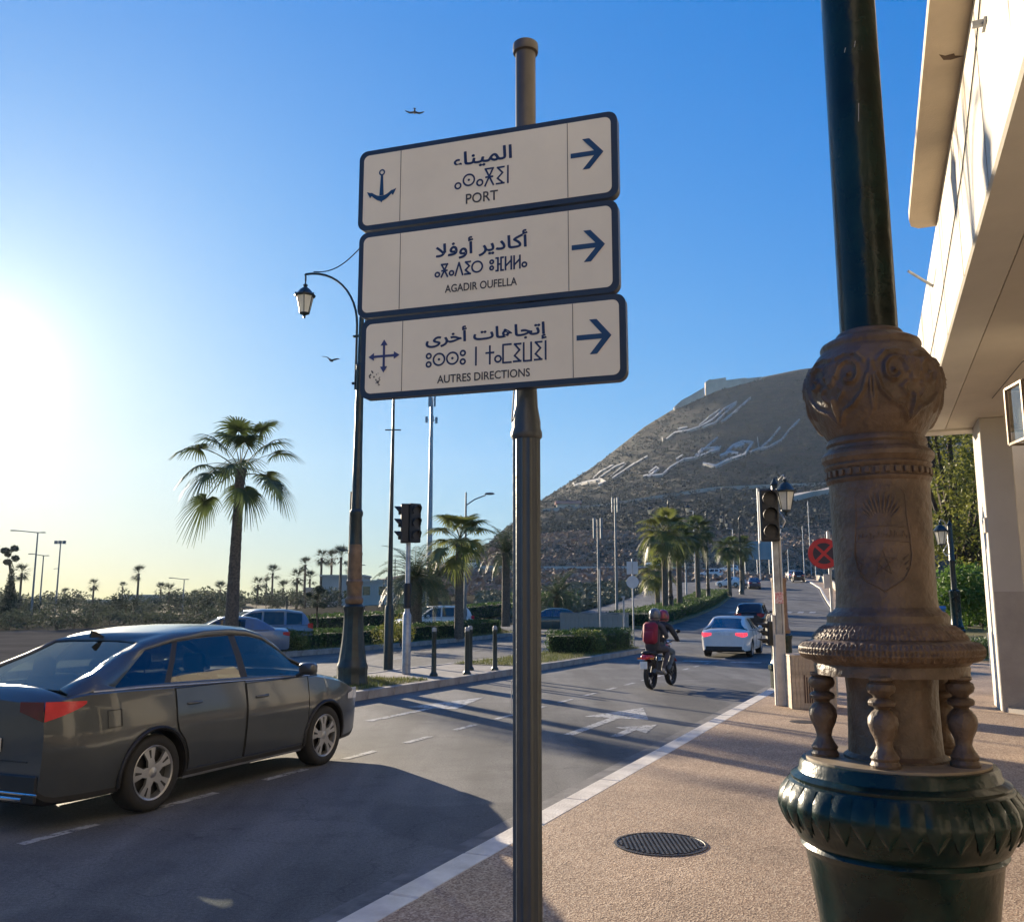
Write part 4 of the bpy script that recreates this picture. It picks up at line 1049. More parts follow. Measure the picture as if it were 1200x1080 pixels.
# ================================================================== TRAFFIC LIGHTS
M_tl = mat('matt_black_signal_housing', (.012, .014, .016), .55, bump=.1)
M_lens = mat('dark_signal_lens', (.022, .022, .024), .45)
def signal_head(parent, w=.30, h=.92, d=.22, plate=True, name='signal_head'):
    b = MB(); b.box(-w/2, w/2, -d/2, d/2, 0, h, bev=.02); hd = b.build(name, M_tl, parent)
    for k in range(3):
        cz = h*(.18+.32*k); r = w*.36; b = MB()
        n = 16; b.v.append((0, -d/2-.012, cz))
        for i in range(n): a = 2*PI*i/n; b.v.append((r*math.cos(a), -d/2-.004, cz+r*math.sin(a)))
        for i in range(n): b.face((0, 1+i, 1+(i+1) % n))
        b.build('lens', M_lens, hd, smooth=60)
        b = MB(); n = 12   # visor
        for i in range(n+1):
            a = -.25*PI + 1.5*PI*i/n; x, z = math.cos(a)*r*1.08, math.sin(a)*r*1.08
            b.v += [(x, -d/2, cz+z), (x*.98, -d/2-.18*(.35+.65*max(0, math.sin(a))), cz+z*.98)]
        for i in range(n): q = i*2; b.face((q, q+1, q+3, q+2))
        b.build('visor', M_tl, hd)
    return hd
# right hand one beside the wooden box
t1 = empty('traffic_light', tuple(wst(16.85, -2.30, .12)), -.13)
tag(t1, 'traffic light on a pale clad pole at the kerb beside the wooden box, lenses unlit', 'traffic light', 'traffic lights')
b = MB(); b.box(-.055, .055, -.055, .055, 0, 3.0, bev=.01); b.build('pole', M_galv, t1)
b = MB(); b.box(-.115, -.062, -.05, .05, 0, 1.55, bev=.006); b.box(.062, .098, -.05, .05, 1.2, 2.9, bev=.006); b.build('cladding', mat('cream_pole_cladding', (.55, .50, .42), .6, var=.1), t1)
b = MB(); b.box(-.09, .09, -.09, .09, 0, 1.22, bev=.01); b.build('lower_casing', mat('cream_pole_cladding', (.55, .50, .42), .6, var=.1), t1)
hd = signal_head(t1, .32, .92, .2); hd.location = (-.09, -.08, 2.84)
b = MB(); b.box(-.20, -.175, -.03, .03, -.03, .95); b.build('backplate_edge', mat('white_plate_edge', (.7, .7, .68), .5), hd)
hd2 = signal_head(t1, .12, .42, .12, name='repeater_signal'); hd2.location = (-.16, 0, 1.02); hd2.rotation_euler = (0, 0, -PI/2+.3)
b = MB(); b.box(-.05, .09, -.062, -.058, 1.75, 1.95); b.build('sticker', mat('red_white_sticker', (.6, .12, .12), .5, col2=(.8, .7, .65), vscale=40), t1)
# left hand one on the island
t2 = empty('traffic_light', tuple(wst(20.4, -11.9, .16)), .35)
tag(t2, 'traffic light with two heads on a grey pole in the near grass island', 'traffic light', 'traffic lights')
b = MB(); b.lathe([(.11, 0), (.11, 1.45), (.085, 1.5), (.065, 1.55), (.06, 3.3)], 12); b.build('pole', M_galv, t2, smooth=35)
b = MB(); b.lathe([(.085, 1.62), (.10, 1.63), (.10, 1.72), (.09, 1.74), (.088, 1.95), (.10, 1.97), (.10, 2.2), (.085, 2.25)], 10); b.build('button_box', M_black, t2)
hd = signal_head(t2, .32, 1.0, .2); hd.location = (.12, -.06, 3.28); hd.rotation_euler = (0, 0, .3)
hd = signal_head(t2, .32, 1.0, .2); hd.location = (-.10, .02, 3.27); hd.rotation_euler = (0, 0, -1.75)

# ------------------------------------------------------------------ bollards
M_bol = mat('dark_green_bollard_paint', (.018, .032, .028), .45, var=.25, vscale=8)
M_bolt = mat('grey_bollard_cap', (.35, .35, .33), .5)
bo = empty('bollard')
b = MB(); b.lathe([(.10, 0), (.10, .05), (.07, .09), (.062, .12), (.055, 1.0), (.062, 1.02), (.062, 1.05), (.055, 1.07)], 14); b.build('post', M_bol, bo, smooth=30)
b = MB(); b.lathe([(.058, 1.07), (.058, 1.13), (.045, 1.16), (.0001, 1.17)], 14); b.build('cap', M_bolt, bo, smooth=30)
for i, (s_, t_, lab) in enumerate(((20.1, -10.95, 'leftmost of the four dark bollards, beside the traffic light on the island'), (22.4, -11.1, 'slim dark bollard second from the left, set just behind its neighbour'), (20.85, -10.42, 'dark bollard nearest the road, third from the left'), (22.5, -10.42, 'rightmost of the four dark bollards on the island'))):
    o = bo if i == 0 else copy_tree(bo)
    o.location = wst(s_, t_, .15); tag(o, lab, 'bollard', 'bollards across the gap in the traffic island')

# ------------------------------------------------------------------ wooden box by the traffic light
pb = empty('wooden_box', tuple(wst(16.72, -1.80, .12)), -.10)
tag(pb, 'pale wooden cladded box with a dark M shaped mark standing at the kerb', 'street box')
b = MB(); b.box(-.36, .36, -.27, .27, .03, .84); b.build('body', mat('box_core', (.30, .22, .14), .7), pb)
pm = MB(); pm.box(-.029, .029, -.285, -.268, .0, .86, bev=.003); pme = pm.mesh('plank', M_wood)
for k in range(12): link('plank', pme, pb, loc=(-.33+.06*k, 0, R.uniform(-.002, .002)))
pm = MB(); pm.box(-.378, -.362, -.029, .029, .0, .86, bev=.003); pme = pm.mesh('plank', M_wood)
for k in range(9): link('plank', pme, pb, loc=(0, -.24+.06*k, 0))
b = MB(); b.box(-.385, .385, -.29, .29, .86, .89, bev=.006); b.build('lid', M_wood, pb)
b = MB(); md = mat('burnt_brown_mark', (.10, .055, .035), .7)
for k in range(9):
    x = -.155+.0388*k; u = abs(k-4)/4; b.box(x-.012, x+.012, -.289, -.285, .10, .42+.14*u)
b.build('printed_mark', md, pb)

# ------------------------------------------------------------------ no stopping sign
ns = empty('no_stopping_sign', tuple(at(969, 17.9, .12)), -.25)
tag(ns, 'round red no stopping sign on a pole half hidden behind the big lamp post', 'road sign')
b = MB(); b.lathe([(.03, 0), (.03, 3.15)], 10, c=(.10, .04, 0)); b.build('pole', M_galv, ns)
def disc(b, r, y, mi=0, r0=0.0, n=32, cz=2.72):
    k = len(b.v)
    for i in range(n): a = 2*PI*i/n; b.v += [(r*math.cos(a), y, cz+r*math.sin(a)), (r0*math.cos(a), y, cz+r0*math.sin(a))]
    for i in range(n): j = (i+1) % n; b.face((k+2*i, k+2*i+1, k+2*j+1, k+2*j), mi)
b = MB(); b.lathe([(.29, 0), (.30, .01), (.29, .02)], 32, M=Matrix.Translation((0, .01, 2.72)) @ Matrix.Rotation(PI/2, 4, 'X')); pl = b.build('plate', mat('red_sign_enamel', (.38, .015, .022), .5), ns)
b = MB(); disc(b, .205, -.013, 0, .001); b.build('blue_field', mat('dark_blue_sign_enamel', (.02, .012, .03), .5), pl)
b = MB()
for sg_ in (-1, 1):
    d = Vector((.7071, 0, .7071*sg_)); nn = Vector((-.7071*sg_, 0, .7071))*.028; c0 = Vector((0, -.016-.001*sg_, 2.72)); b.quad(c0-d*.21-nn, c0+d*.21-nn, c0+d*.21+nn, c0-d*.21+nn)
b.build('red_cross', mat('red_sign_enamel', (.38, .015, .022), .5), pl)
b = MB(); b.box(-.03, .09, -.03, .02, 2.05, 2.32, bev=.004); b.build('small_plate', mat('grey_plate', (.4, .4, .4), .5), ns)

# ------------------------------------------------------------------ manhole cover
mh = empty('manhole_cover', tuple(Vector((1.07, 6.93, .122)))); tag(mh, 'round cast iron manhole cover with a studded face in the brown pavement', 'manhole cover')
M_mh = mat('worn_cast_iron_cover', (.045, .035, .028), .55, var=.5, vscale=20, metal=.3, bump=.3)
b = MB(); b.lathe([(.335, -.01), (.335, .004), (.315, .006), (.312, .001), (.305, .001), (.0001, .001)], 48); b.build('frame', M_mh, mh, smooth=30)
b = MB()
for i in range(-9, 10):
    for j in range(-9, 10):
        x, y = i*.032, j*.032
        if math.hypot(x, y) < .295: a = .3; b.box(-.010, .010, -.010, .010, .001, .008, M=Matrix.Translation((x, y, 0)) @ Matrix.Rotation(PI/4, 4, 'Z'))
o = b.build('stud', mat('polished_stud_iron', (.14, .115, .085), .4, metal=.5), mh); o['kind'] = 'stuff'
b = MB(); b.lathe([(.20, -.01), (.20, .0035), (.185, .004), (.0001, .002)], 32)
dc = b.build('drain_cover', M_mh, None, smooth=30, loc=tuple(wst(14.6, -1.7, .122))); tag(dc, 'small round drain cover further along the pavement', 'drain cover')
# ================================================================== VEHICLES
def car_surface(P):
    L, Wd, ro = P['L'], P['W'], P['ro']
    def hw(x, z):      # half width of the body side; x from the rear bumper
        k = 1.0
        if x < .75: k -= .20*(1-x/.75)**2.4
        if x > L-.95: k -= .24*((x-(L-.95))/.95)**2.3
        prof = interp([(.15, .90), (.22, .945), (.34, .972), (.5, .990), (.66, 1.0), (.76, .998), (.80, .990), (.90, .972), (1.02, .945), (1.2, .90)], z*1.0*(1.47/P['H'])**.5)
        return Wd/2*k*prof
    return hw
def make_car(name, label, cat, P, paint, group=None, taillit=False):
    L, Wd, H, wb, ro, r = P['L'], P['W'], P['H'], P['wb'], P['ro'], P['r']
    fx = ro+wb; hw = car_surface(P)
    root = empty(name); tag(root, label, cat, group)
    roof = P['roof']; belt = P['belt']; deck = P['deck']
    rgb, rgt, wst_, cowl = P['rgb'], P['rgt'], P['wst'], P['cowl']   # rear glass base/top, windscreen top, cowl (x)
    zr = lambda x: interp(roof, x); zb = lambda x: interp(belt, x)
    # --- body shell (origin: rear axle on the ground -> x shifted by ro)
    xs = sorted(set([0, .02, .06, .12, .22, .35, .5, rgb-.02, rgb+.04, cowl-.06, cowl+.02, L-.5, L-.35, L-.22, L-.12, L-.05, L] + frange(.65, L-.65, 14)))
    xs = [x for i, x in enumerate(xs) if i == 0 or x-xs[i-1] > .012]
    bm = bmesh.new(); rings = []
    for x in xs:
        inc = rgb < x < cowl
        e = 0
        if x < .12: e = (1-x/.12)**2
        if x > L-.22: e = ((x-(L-.22))/.22)**2
        z0 = P['sill'] + .06*e; zt = zb(x)
        zt = zt - .05*e
        rg = [(0, z0), (hw(x, z0)*.86, z0), (hw(x, z0+.04), z0+.04)]
        for z in (.34, .46, .58, .68, .755, .79, .86):
            zz = z0+.08+(z-.34)/(.86-.34)*(zt-.06-z0-.08); rg.append((hw(x, zz), zz))
        hb = hw(x, zt)
        rg.append((hb, zt-.012)); rg.append((hb-.03, zt+.006))
        if inc: rg += [(hb-.085, zt), (hb-.11, .62), (.3, .58), (0, .58)]
        else:
            zd = max(zt+.012, interp(deck, x)-.05*e); rg += [(hb-.10, zt+.35*(zd-zt)+.004), (hb*.62, zt+.8*(zd-zt)), (hb*.3, zd), (0, zd)]
        rings.append([bm.verts.new((x-ro, -y, z)) for y, z in rg] + [bm.verts.new((x-ro, y, z)) for y, z in rg[-2:0:-1]])
    n = len(rings[0])
    for i in range(len(rings)-1):
        for j in range(n):
            f = bm.faces.new((rings[i][j], rings[i][(j+1) % n], rings[i+1][(j+1) % n], rings[i+1][j]))
            jj = min(j, n-1-j)
            if rgb-.02 <= (xs[i]+xs[i+1])/2 <= cowl+.02 and jj >= 12: f.material_index = 1
            if jj < 2: f.material_index = 1
            if P.get('clad') and jj in (2,): f.material_index = 1
    bm.faces.new(rings[0][::-1]); bm.faces.new(rings[-1])
    bmesh.ops.recalc_face_normals(bm, faces=bm.faces[:])
    me = bpy.data.meshes.new('body'); bm.to_mesh(me); bm.free()
    me.materials.append(paint); me.materials.append(M_dark)
    body = bpy.data.objects.new('body', me); COL.objects.link(body)
    cm = bmesh.new()
    for ax in (0, wb):
        for sy in (-1, 1):
            M = Matrix.Translation((ax, sy*(Wd/2-.12), r*.98)) @ Matrix.Rotation(PI/2, 4, 'X')
            bmesh.ops.create_cone(cm, cap_ends=True, segments=32, radius1=r+.055, radius2=r+.055, depth=.62, matrix=M)
    bmesh.ops.recalc_face_normals(cm, faces=cm.faces[:])
    cme = bpy.data.meshes.new('cut'); 
    for f in cm.faces: f.material_index = 1
    cm.to_mesh(cme); cm.free(); cme.materials.append(paint); cme.materials.append(M_dark)
    co = bpy.data.objects.new('cut', cme); COL.objects.link(co)
    md = body.modifiers.new('b', 'BOOLEAN'); md.object = co; md.operation = 'DIFFERENCE'; md.solver = 'EXACT'
    dg = bpy.context.evaluated_depsgraph_get(); me2 = bpy.data.meshes.new_from_object(body.evaluated_get(dg))
    bpy.data.objects.remove(co); body.modifiers.clear(); body.data = me2; me2.name = 'body'
    me2.shade_smooth(); me2.set_sharp_from_angle(angle=math.radians(32)); body.parent = root
    # --- greenhouse
    yr = lambda x: (Wd/2)*P.get('tum', .70)*(1 - .06*sst(rgt+.3, rgb, x) - .10*0)
    cols = P['cols']     # (xb, xt, side, top)
    FRc = [(0, .0), (.10, .1), (.9, .9), (1, 1)]
    shell, sg_, rg_, wg_ = MB(), MB(), MB(), MB(); sg2 = MB(); pk_ = {}
    rowsL = []
    for (xb, xt, sd, tp) in cols:
        zb_ = zb(xb)+.0; yb = hw(xb, zb_)-.035; ztp = max(zr(xt)-.045, zb_+.012); yt = yr(xt)
        if ztp < zb_+.2: yt = yb + (yt-yb)*sst(0, .3, ztp-zb_)
        xc = xt + P.get('bul', .06)*(1 if tp == 'w' else -1 if tp == 'r' else 0)
        pts = []
        def side(u, off=0): # u 0..1 from belt to rail
            return Vector((xb+(xt-xb)*u - ro, yb+(yt-yb)*(u**1.25)+off, zb_+(ztp-zb_)*u))
        pts = [side(0), side(.07), side(.5), side(.90), side(1)]
        if sd == 't': pts = [side(0), side(.07), side(.085), side(.10), side(1)]
        zc = zr(xc if P['rgb'] < xc < P['cowl'] else xt)
        pts += [Vector((xt+(xc-xt)*.12-ro, yt*.88, ztp+(zc-ztp)*.62)), Vector((xt+(xc-xt)*.6-ro, yt*.5, ztp+(zc-ztp)*.93)), Vector((xc-ro, 0, zc))]
        rowsL.append(pts)
    def q(mb, A, B, C_, D, s): # mirrored quad
        f = [Vector((p.x, p.y*s, p.z)) for p in (A, B, C_, D)]
        if s < 0: f = f[::-1]
        mb.quad(*f)
    for i in range(len(cols)-1):
        A, B = rowsL[i], rowsL[i+1]; sd, tp = cols[i][2], cols[i][3]
        for s in (1, -1):
            for k in range(7):
                gl_ = (sd in 'gt' and k in (1, 2)); pil = (sd == 'k' and k in (1, 2))
                tg = (k >= 5 and tp in ('r', 'w'))
                if k == 5 and tp == 'p': pass
                if gl_: q(sg_ if s > 0 else sg2, A[k], B[k], B[k+1], A[k+1], s)
                elif pil: q(pk_.setdefault((s, i), MB()), A[k], B[k], B[k+1], A[k+1], s)
                elif tg: q(rg_ if tp == 'r' else wg_, A[k], B[k], B[k+1], A[k+1], s)
                else: q(shell, A[k], B[k], B[k+1], A[k+1], s)
    for nm, mb, m in [('pillar_trim', mb_, P.get('pil', paint)) for mb_ in pk_.values()] + list((('roof_shell', shell, paint), ('side_window', sg_, P.get('glass', M_glass)), ('side_window', sg2, P.get('glass', M_glass)), ('rear_window', rg_, P.get('glass', M_glass)), ('windscreen', wg_, P.get('glass', M_glass)))):
        if not mb.f: continue
        me = mb.mesh(nm, m); bm = bmesh.new(); bm.from_mesh(me); bmesh.ops.remove_doubles(bm, verts=bm.verts[:], dist=.0008)
        if nm == 'roof_shell':
            bmesh.ops.recalc_face_normals(bm, faces=bm.faces[:])
        bm.to_mesh(me); bm.free(); me.shade_smooth(); me.set_sharp_from_angle(angle=math.radians(40))
        o = bpy.data.objects.new(nm, me); COL.objects.link(o); o.parent = root
        if nm == 'roof_shell':
            md = o.modifiers.new('thick', 'SOLIDIFY'); md.thickness = .03; md.offset = 0
    # --- window trim line, door shuts, handles, sills
    tb_ = MB()
    for s in (1, -1): tb_.tube([Vector((p[0].x, s*(p[0].y+.008), p[0].z+.006)) for p in rowsL[1:-1]], .009, 5)
    tb_.build('window_trim', P.get('trim', M_black), root)
    if P.get('detail', 0) >= 1:
        doors = P['doors']
        for s in (1, -1):
            for (x0, x1) in doors:
                dm = MB()
                def dp(u, v, off=.0):
                    zl = P['sill']+.10; zz = zl+(zb(x0)-.02-zl)*v; x = x0+(x1-x0)*u
                    dd = x-ro
                    if P['rearcut'] and x0 == doors[0][0]:   # rear door follows the wheel arch
                        d2 = (r+.10)**2-(zz-r)**2
                        if d2 > 0: x = max(x, ro+math.sqrt(d2)+ (x1-x0)*0) if u == 0 else max(x, min(x1, ro+math.sqrt(d2)+.02+(x1-x0)*u*.6))
                    return Vector((x-ro, s*(hw(x, zz)+.004+off), zz))
                dm.grid(lambda u, v: dp(u, v), 10, 10)
                d = dm.build('door', paint, root, smooth=35)
                sm = MB(); path = [dp(0, v/8, .002) for v in range(9)] + [dp(1, 1-v/8, .002) for v in range(9)] + [dp(1-u/6, 0, .002) for u in range(1, 7)]
                sm.tube(path, .0042, 4); sm.build('door_gap', M_black, d)
                hx = x0+.16 if P.get('hback', 1) else x1-.2
                hd_ = MB(); hz = zb(x0)-.17
                hd_.tube([(hx-ro-.02, s*(hw(hx, hz)+.006), hz), (hx-ro+.01, s*(hw(hx, hz)+.032), hz+.003), (hx-ro+.13, s*(hw(hx, hz)+.034), hz+.006), (hx-ro+.17, s*(hw(hx, hz)+.008), hz+.008)], [.010, .013, .013, .010], 8)
                hd_.build('handle', paint, d, smooth=50)
            sb = MB(); sb.grid(lambda u, v: Vector((r+.07+(wb-2*r-.14)*u, s*(hw(ro+1, P['sill']+.02)+.006-.03*abs(v-.5)), P['sill']+.015+.055*v)), 6, 3)
            sb.build('sill_strip', P.get('sillm', M_alloy), root, smooth=60)
    # --- mirrors
    if P.get('detail', 0) >= 0:
        for s in (1, -1):
            m_ = MB(); mx = cowl-.38; M = Matrix.Translation((mx-ro, s*(Wd/2+.08), zb(mx)+.09)); m_.box(-.06, .07, -.10, .10, -.06, .07, M=M, bev=.03); m_.tube([(mx-ro, s*(Wd/2-.06), zb(mx)+.01), (mx-ro, s*(Wd/2+.03), zb(mx)+.05)], .025, 6)
            m_.build('wing_mirror', paint, root, smooth=50)
    # --- wheels
    w_ = .215; hwid = w_/2
    tm = MB(); Mx = Matrix.Rotation(PI/2, 4, 'X')
    tm.lathe([(r*.70, -hwid*.9), (r*.74, -hwid), (r*.90, -hwid*1.02), (r*.975, -hwid*.85), (r, -hwid*.6), (r, hwid*.6), (r*.975, hwid*.85), (r*.90, hwid*1.02), (r*.74, hwid), (r*.70, hwid*.9)], 40, M=Mx, cap=False); tme = tm.mesh('tyre', M_rubber, 40)
    rm = MB(); rm.lathe([(r*.715, -hwid*.93), (r*.70, -hwid*.97), (r*.66, -hwid*.90), (r*.63, -hwid*.5), (r*.62, hwid*.9)], 40, 0, M=Mx, cap=False)
    rm.lathe([(.0001, -hwid*.35), (r*.62, -hwid*.35)], 24, 1, M=Mx)
    ns_ = 5
    for k in range(ns_):
        a0 = 2*PI*k/ns_
        for da in ((-.0,),):
            M = Mx @ Matrix.Rotation(a0, 4, 'Z')
            pr = [(.035, -.05), (r*.35, -.036), (r*.655, -.075), (r*.655, .075), (r*.35, .036), (.035, .05)]
            rm.prism(pr, -hwid*.86, -hwid*.62, 0, M=M)
            rm.prism([(r*.40, -.006), (r*.62, -.014), (r*.62, .014), (r*.40, .006)], -hwid*.875, -hwid*.86, 1, M=M)
    rm.lathe([(.0001, -hwid*.92), (.04, -hwid*.90), (.058, -hwid*.8), (.06, -hwid*.6)], 20, 0, M=Mx)
    rme = rm.mesh('rim', [M_alloy, M_black], 35)
    for ax in (0, wb):
        for s in (1, -1):
            wl_ = link('wheel', tme, root, loc=(ax, s*(Wd/2-.125), r), rot=(0, 0, 0))
            wl_.name = 'tyre'; wh = link('rim', rme, wl_, rot=(0, 0, 0))
            wl_.rotation_euler = (0, 0, PI if s < 0 else 0); wh.rotation_euler = (0, R.uniform(0, 3), 0)
    # --- lamps, bumpers, plate
    zl, zh = P['tail']
    for s in (1, -1):
        lm_ = MB(); x1 = P['tailx']
        if P.get('tri'):   # wedge light tapering forwards
            lm_.grid(lambda u, v: Vector((x1*u - ro, s*(hw(x1*u, .88)+.006), (zh-.01*u) - (1-v)*(zh-zl)*(1-u)**.8 - .02*u*(1-v))), 8, 4)
        else: lm_.grid(lambda u, v: Vector((x1*u - ro, s*(hw(x1*u, .8)+.006), zl+(zh-zl)*(v*(1-.35*u)+.3*u))), 6, 4)
        rr_l = MB() if P.get('tri') else lm_
        rr_l.grid(lambda u, v: Vector((-.008 - ro, s*(hw(0, .88)*(1-.38*u)), zl+(zh-zl)*(v*(1-.5*u)+.45*u))), 6, 4)
        lm_.build('tail_light', M_redl2 if taillit else M_redl, root, smooth=60)
        if P.get('tri'): rr_l.build('rear_light_bar', mat('dark_red_lens', (.10, .008, .012), .2, coat=.5), root, smooth=60)
        hm = MB(); hz = P['head']
        hm.grid(lambda u, v: Vector((L-.02-.42*u - ro, s*(hw(L-.02-.42*u, hz)+.008), hz-.07+.03*u+.13*v*(1-.5*u))), 6, 3)
        hm.grid(lambda u, v: Vector((L+.006 - ro, s*(hw(L, hz)*(1-.35*u)), hz-.07+.13*v*(1-.3*u))), 4, 3)
        hm.build('headlight', M_whitel, root, smooth=60)
    bp_ = MB(); hwr = hw(0, .4)
    bp_.box(-ro-.012, -ro+.05, -hwr*.93, hwr*.93, P['sill']+.05, P['sill']+.20, bev=.008)
    bp_.build('rear_diffuser', M_black, root)
    pl_ = MB(); pz = P['plate']; pl_.box(-ro-.022, -ro-.010, -.26, .26, pz-.055, pz+.055); pl_.build('number_plate', M_plate, root)
    fg = MB(); fg.box(L-ro-.02, L-ro+.010, -hw(L, .4)*.72, hw(L, .4)*.72, P['sill']+.08, P['sill']+.30, bev=.01); fg.build('grille', M_black, root)
    # --- cabin
    if P.get('detail', 0) >= 0:
        for sx, sy in ((rgb+.75 if rgb < 1 else rgb+.6, .36), (rgb+.75 if rgb < 1 else rgb+.6, -.36), (cowl-1.45, .36), (cowl-1.45, -.36)):
            st_ = MB(); st_.box(-.07, .08, -.24, .24, .5, zb(2)+.06, bev=.03, M=Matrix.Translation((sx-ro, sy, 0))); st_.box(-.05, .05, -.13, .13, zb(2)+.10, zb(2)+.28, bev=.035, M=Matrix.Translation((sx-ro-.05, sy, 0)))
            st_.tube([(sx-ro-.03, sy-.05, zb(2)), (sx-ro-.05, sy-.05, zb(2)+.15)], .008, 4); st_.build('seat', M_seat, root, smooth=50)
        sx = rgb+.75 if rgb < 1 else rgb+.6
        be = MB(); be.box(sx-ro-.06, sx-ro+.10, -.60, .60, .5, zb(2)+.13, bev=.04); be.build('sun_block_bench', M_seat, root, smooth=50)  # full-width bench added to stop sunlight crossing the cabin
        db = MB(); db.box(cowl-.55-ro, cowl-.1-ro, -Wd/2+.18, Wd/2-.18, .6, zb(cowl)-.01, bev=.04); db.lathe([(.17, 0), (.18, .012), (.17, .024)], 16, M=Matrix.Translation((cowl-.72-ro, .36, zb(cowl)-.02)) @ Matrix.Rotation(-1.1, 4, 'Y')); db.build('dashboard', M_dark, root)
    return root

def cols_for(rgb, rgt, wst_, cowl, quarter=True, bp=None):
    """greenhouse cross sections (x at belt, x at rail, side kind, top kind)"""
    bp = bp or (rgb+cowl)/2+.0
    c = [(rgb, rgb+.02, 'p', 'r'), (rgb+.22, rgb+(rgt-rgb)*.35, 'p', 'r')]
    q0 = rgb+.42
    c += [(q0, rgb+(rgt-rgb)*.72, 't' if quarter else 'p', 'r'), (q0+.30, rgt+.02, 'g' if quarter else 'p', 'p'), (q0+.58, rgt+.36, 'k', 'p'), (q0+.66, rgt+.43, 'g', 'p')]
    c += [((q0+.66+bp)/2, (rgt+.43+bp)/2-.03, 'g', 'p'), (bp-.05, bp-.08, 'k', 'p'), (bp+.06, bp+.02, 'g', 'p'), ((bp+cowl)/2-.25, (bp+wst_)/2, 'g', 'p')]
    f0 = cowl-.62
    c += [(f0-.02, wst_-.0, 'g', 'w'), (f0+.18, wst_+(cowl-wst_)*.34, 'g', 'w'), (f0+.34, wst_+(cowl-wst_)*.62, 'g', 'w'), (cowl-.14, wst_+(cowl-wst_)*.86, 'p', 'w'), (cowl, cowl, 'p', 'w')]
    return c
M_carA = mat('dark_grey_green_metallic_paint', (.070, .078, .082), .30, metal=.45, var=.06, vscale=2, coat=.7)
M_carW = mat('white_car_paint', (.80, .76, .69), .3, var=.03, coat=.6)
M_carK = mat('black_car_paint', (.012, .012, .015), .25, var=.05, coat=.7)
M_carB = mat('blue_grey_car_paint', (.16, .20, .26), .3, metal=.3, var=.05, coat=.6)
M_carT = mat('teal_car_paint', (.015, .075, .085), .3, metal=.2, var=.05, coat=.6)
M_carN = mat('navy_car_paint', (.02, .035, .09), .3, metal=.2, var=.05, coat=.6)

LB = dict(L=4.66, W=1.82, H=1.47, wb=2.66, ro=1.06, r=.335, sill=.20, belt=[(0, .93), (.3, .985), (.9, .985), (2.4, .95), (3.55, .93), (4.0, .86), (4.45, .74), (4.66, .62)],
     deck=[(0, .99), (.08, 1.035), (.2, 1.05), (3.5, .99), (3.9, .95), (4.35, .86), (4.6, .74), (4.66, .66)],
     roof=[(.18, 1.02), (.30, 1.07), (.45, 1.125), (.65, 1.195), (.9, 1.285), (1.15, 1.355), (1.4, 1.405), (1.7, 1.442), (2.0, 1.462), (2.3, 1.466), (2.55, 1.452), (2.8, 1.405), (3.0, 1.32), (3.2, 1.215), (3.4, 1.10), (3.58, .985)],
     rgb=.18, rgt=1.12, wst=2.78, cowl=3.58, tum=.68, bul=.07, detail=1, doors=[(1.30, 2.28), (2.30, 3.36)], rearcut=True, hback=1, tri=True, tail=(.78, .96), tailx=.30, head=.68, plate=.62, trim=M_alloy)
KZ = 1.10
for k_ in ('belt', 'deck', 'roof'): LB[k_] = [(x, z*KZ) for x, z in LB[k_]]
LB['H'] *= KZ; LB['pil'] = M_black; LB['clad'] = True; LB['tail'] = (.88, 1.04); LB['head'] *= KZ; LB['plate'] *= KZ
LB['cols'] = cols_for(.18, 1.12, 2.78, 3.58, True, 2.32)
carA = make_car('parked_car', 'dark grey green liftback car driving in the near carriageway at the left edge', 'car', LB, M_carA)
carA.name = 'liftback_car'
carA.location = wst(6.52, -6.40-.91+.02, .0); carA.rotation_euler = (0, 0, ROADROT+.012)
af = MB(); af.prism([(-.10, 0), (.07, 0), (-.04, .055), (-.09, .065)], -.012, .012, M=Matrix.Translation((.10, 0, 1.515)) @ Matrix.Rotation(PI/2, 4, 'X')); af.build('roof_antenna', M_black, carA)
ex = MB(); ex.tube([(-1.075, -.55, .27), (-1.078, -.25, .27)], .016, 6); ex.tube([(-1.08, -.72, .315), (-1.084, .72, .315)], .010, 6); ex.build('bumper_trim', M_chrome, carA)

for ax in (0, LB['wb']):
    for s in (1, -1):
        hwf = car_surface(LB); b = MB(); P_ = []
        for i in range(25):
            a = math.radians(-18+216*i/24); x = ax+(LB['r']+.062)*math.cos(a); z = LB['r']*.98+(LB['r']+.062)*math.sin(a)
            if z > .22: P_.append((x, s*(hwf(x+LB['ro'], z)+.004), z))
        b.tube(P_, .020, 6); b.build('wheel_arch_trim', M_black, carA, smooth=60)
b = MB(); hr_ = car_surface(LB)(0, .4)
b.box(-1.078, -1.05, -hr_*.98, hr_*.98, .24, .46, bev=.012); b.box(-1.068, -1.055, -hr_*.8, hr_*.8, .555, .562); b.build('bumper_cladding', M_black, carA)
b = MB(); xq, zq = 1.02, .86; hq = car_surface(LB)
b.tube([(xq-1.06+dx-.45, -(hq(xq+dx-.45, zq+dz)+.0045), zq+dz) for dx, dz in ((-.07, -.07), (.07, -.07), (.07, .07), (-.07, .07), (-.07, -.07))], .0035, 4); b.build('fuel_flap_gap', M_black, carA)
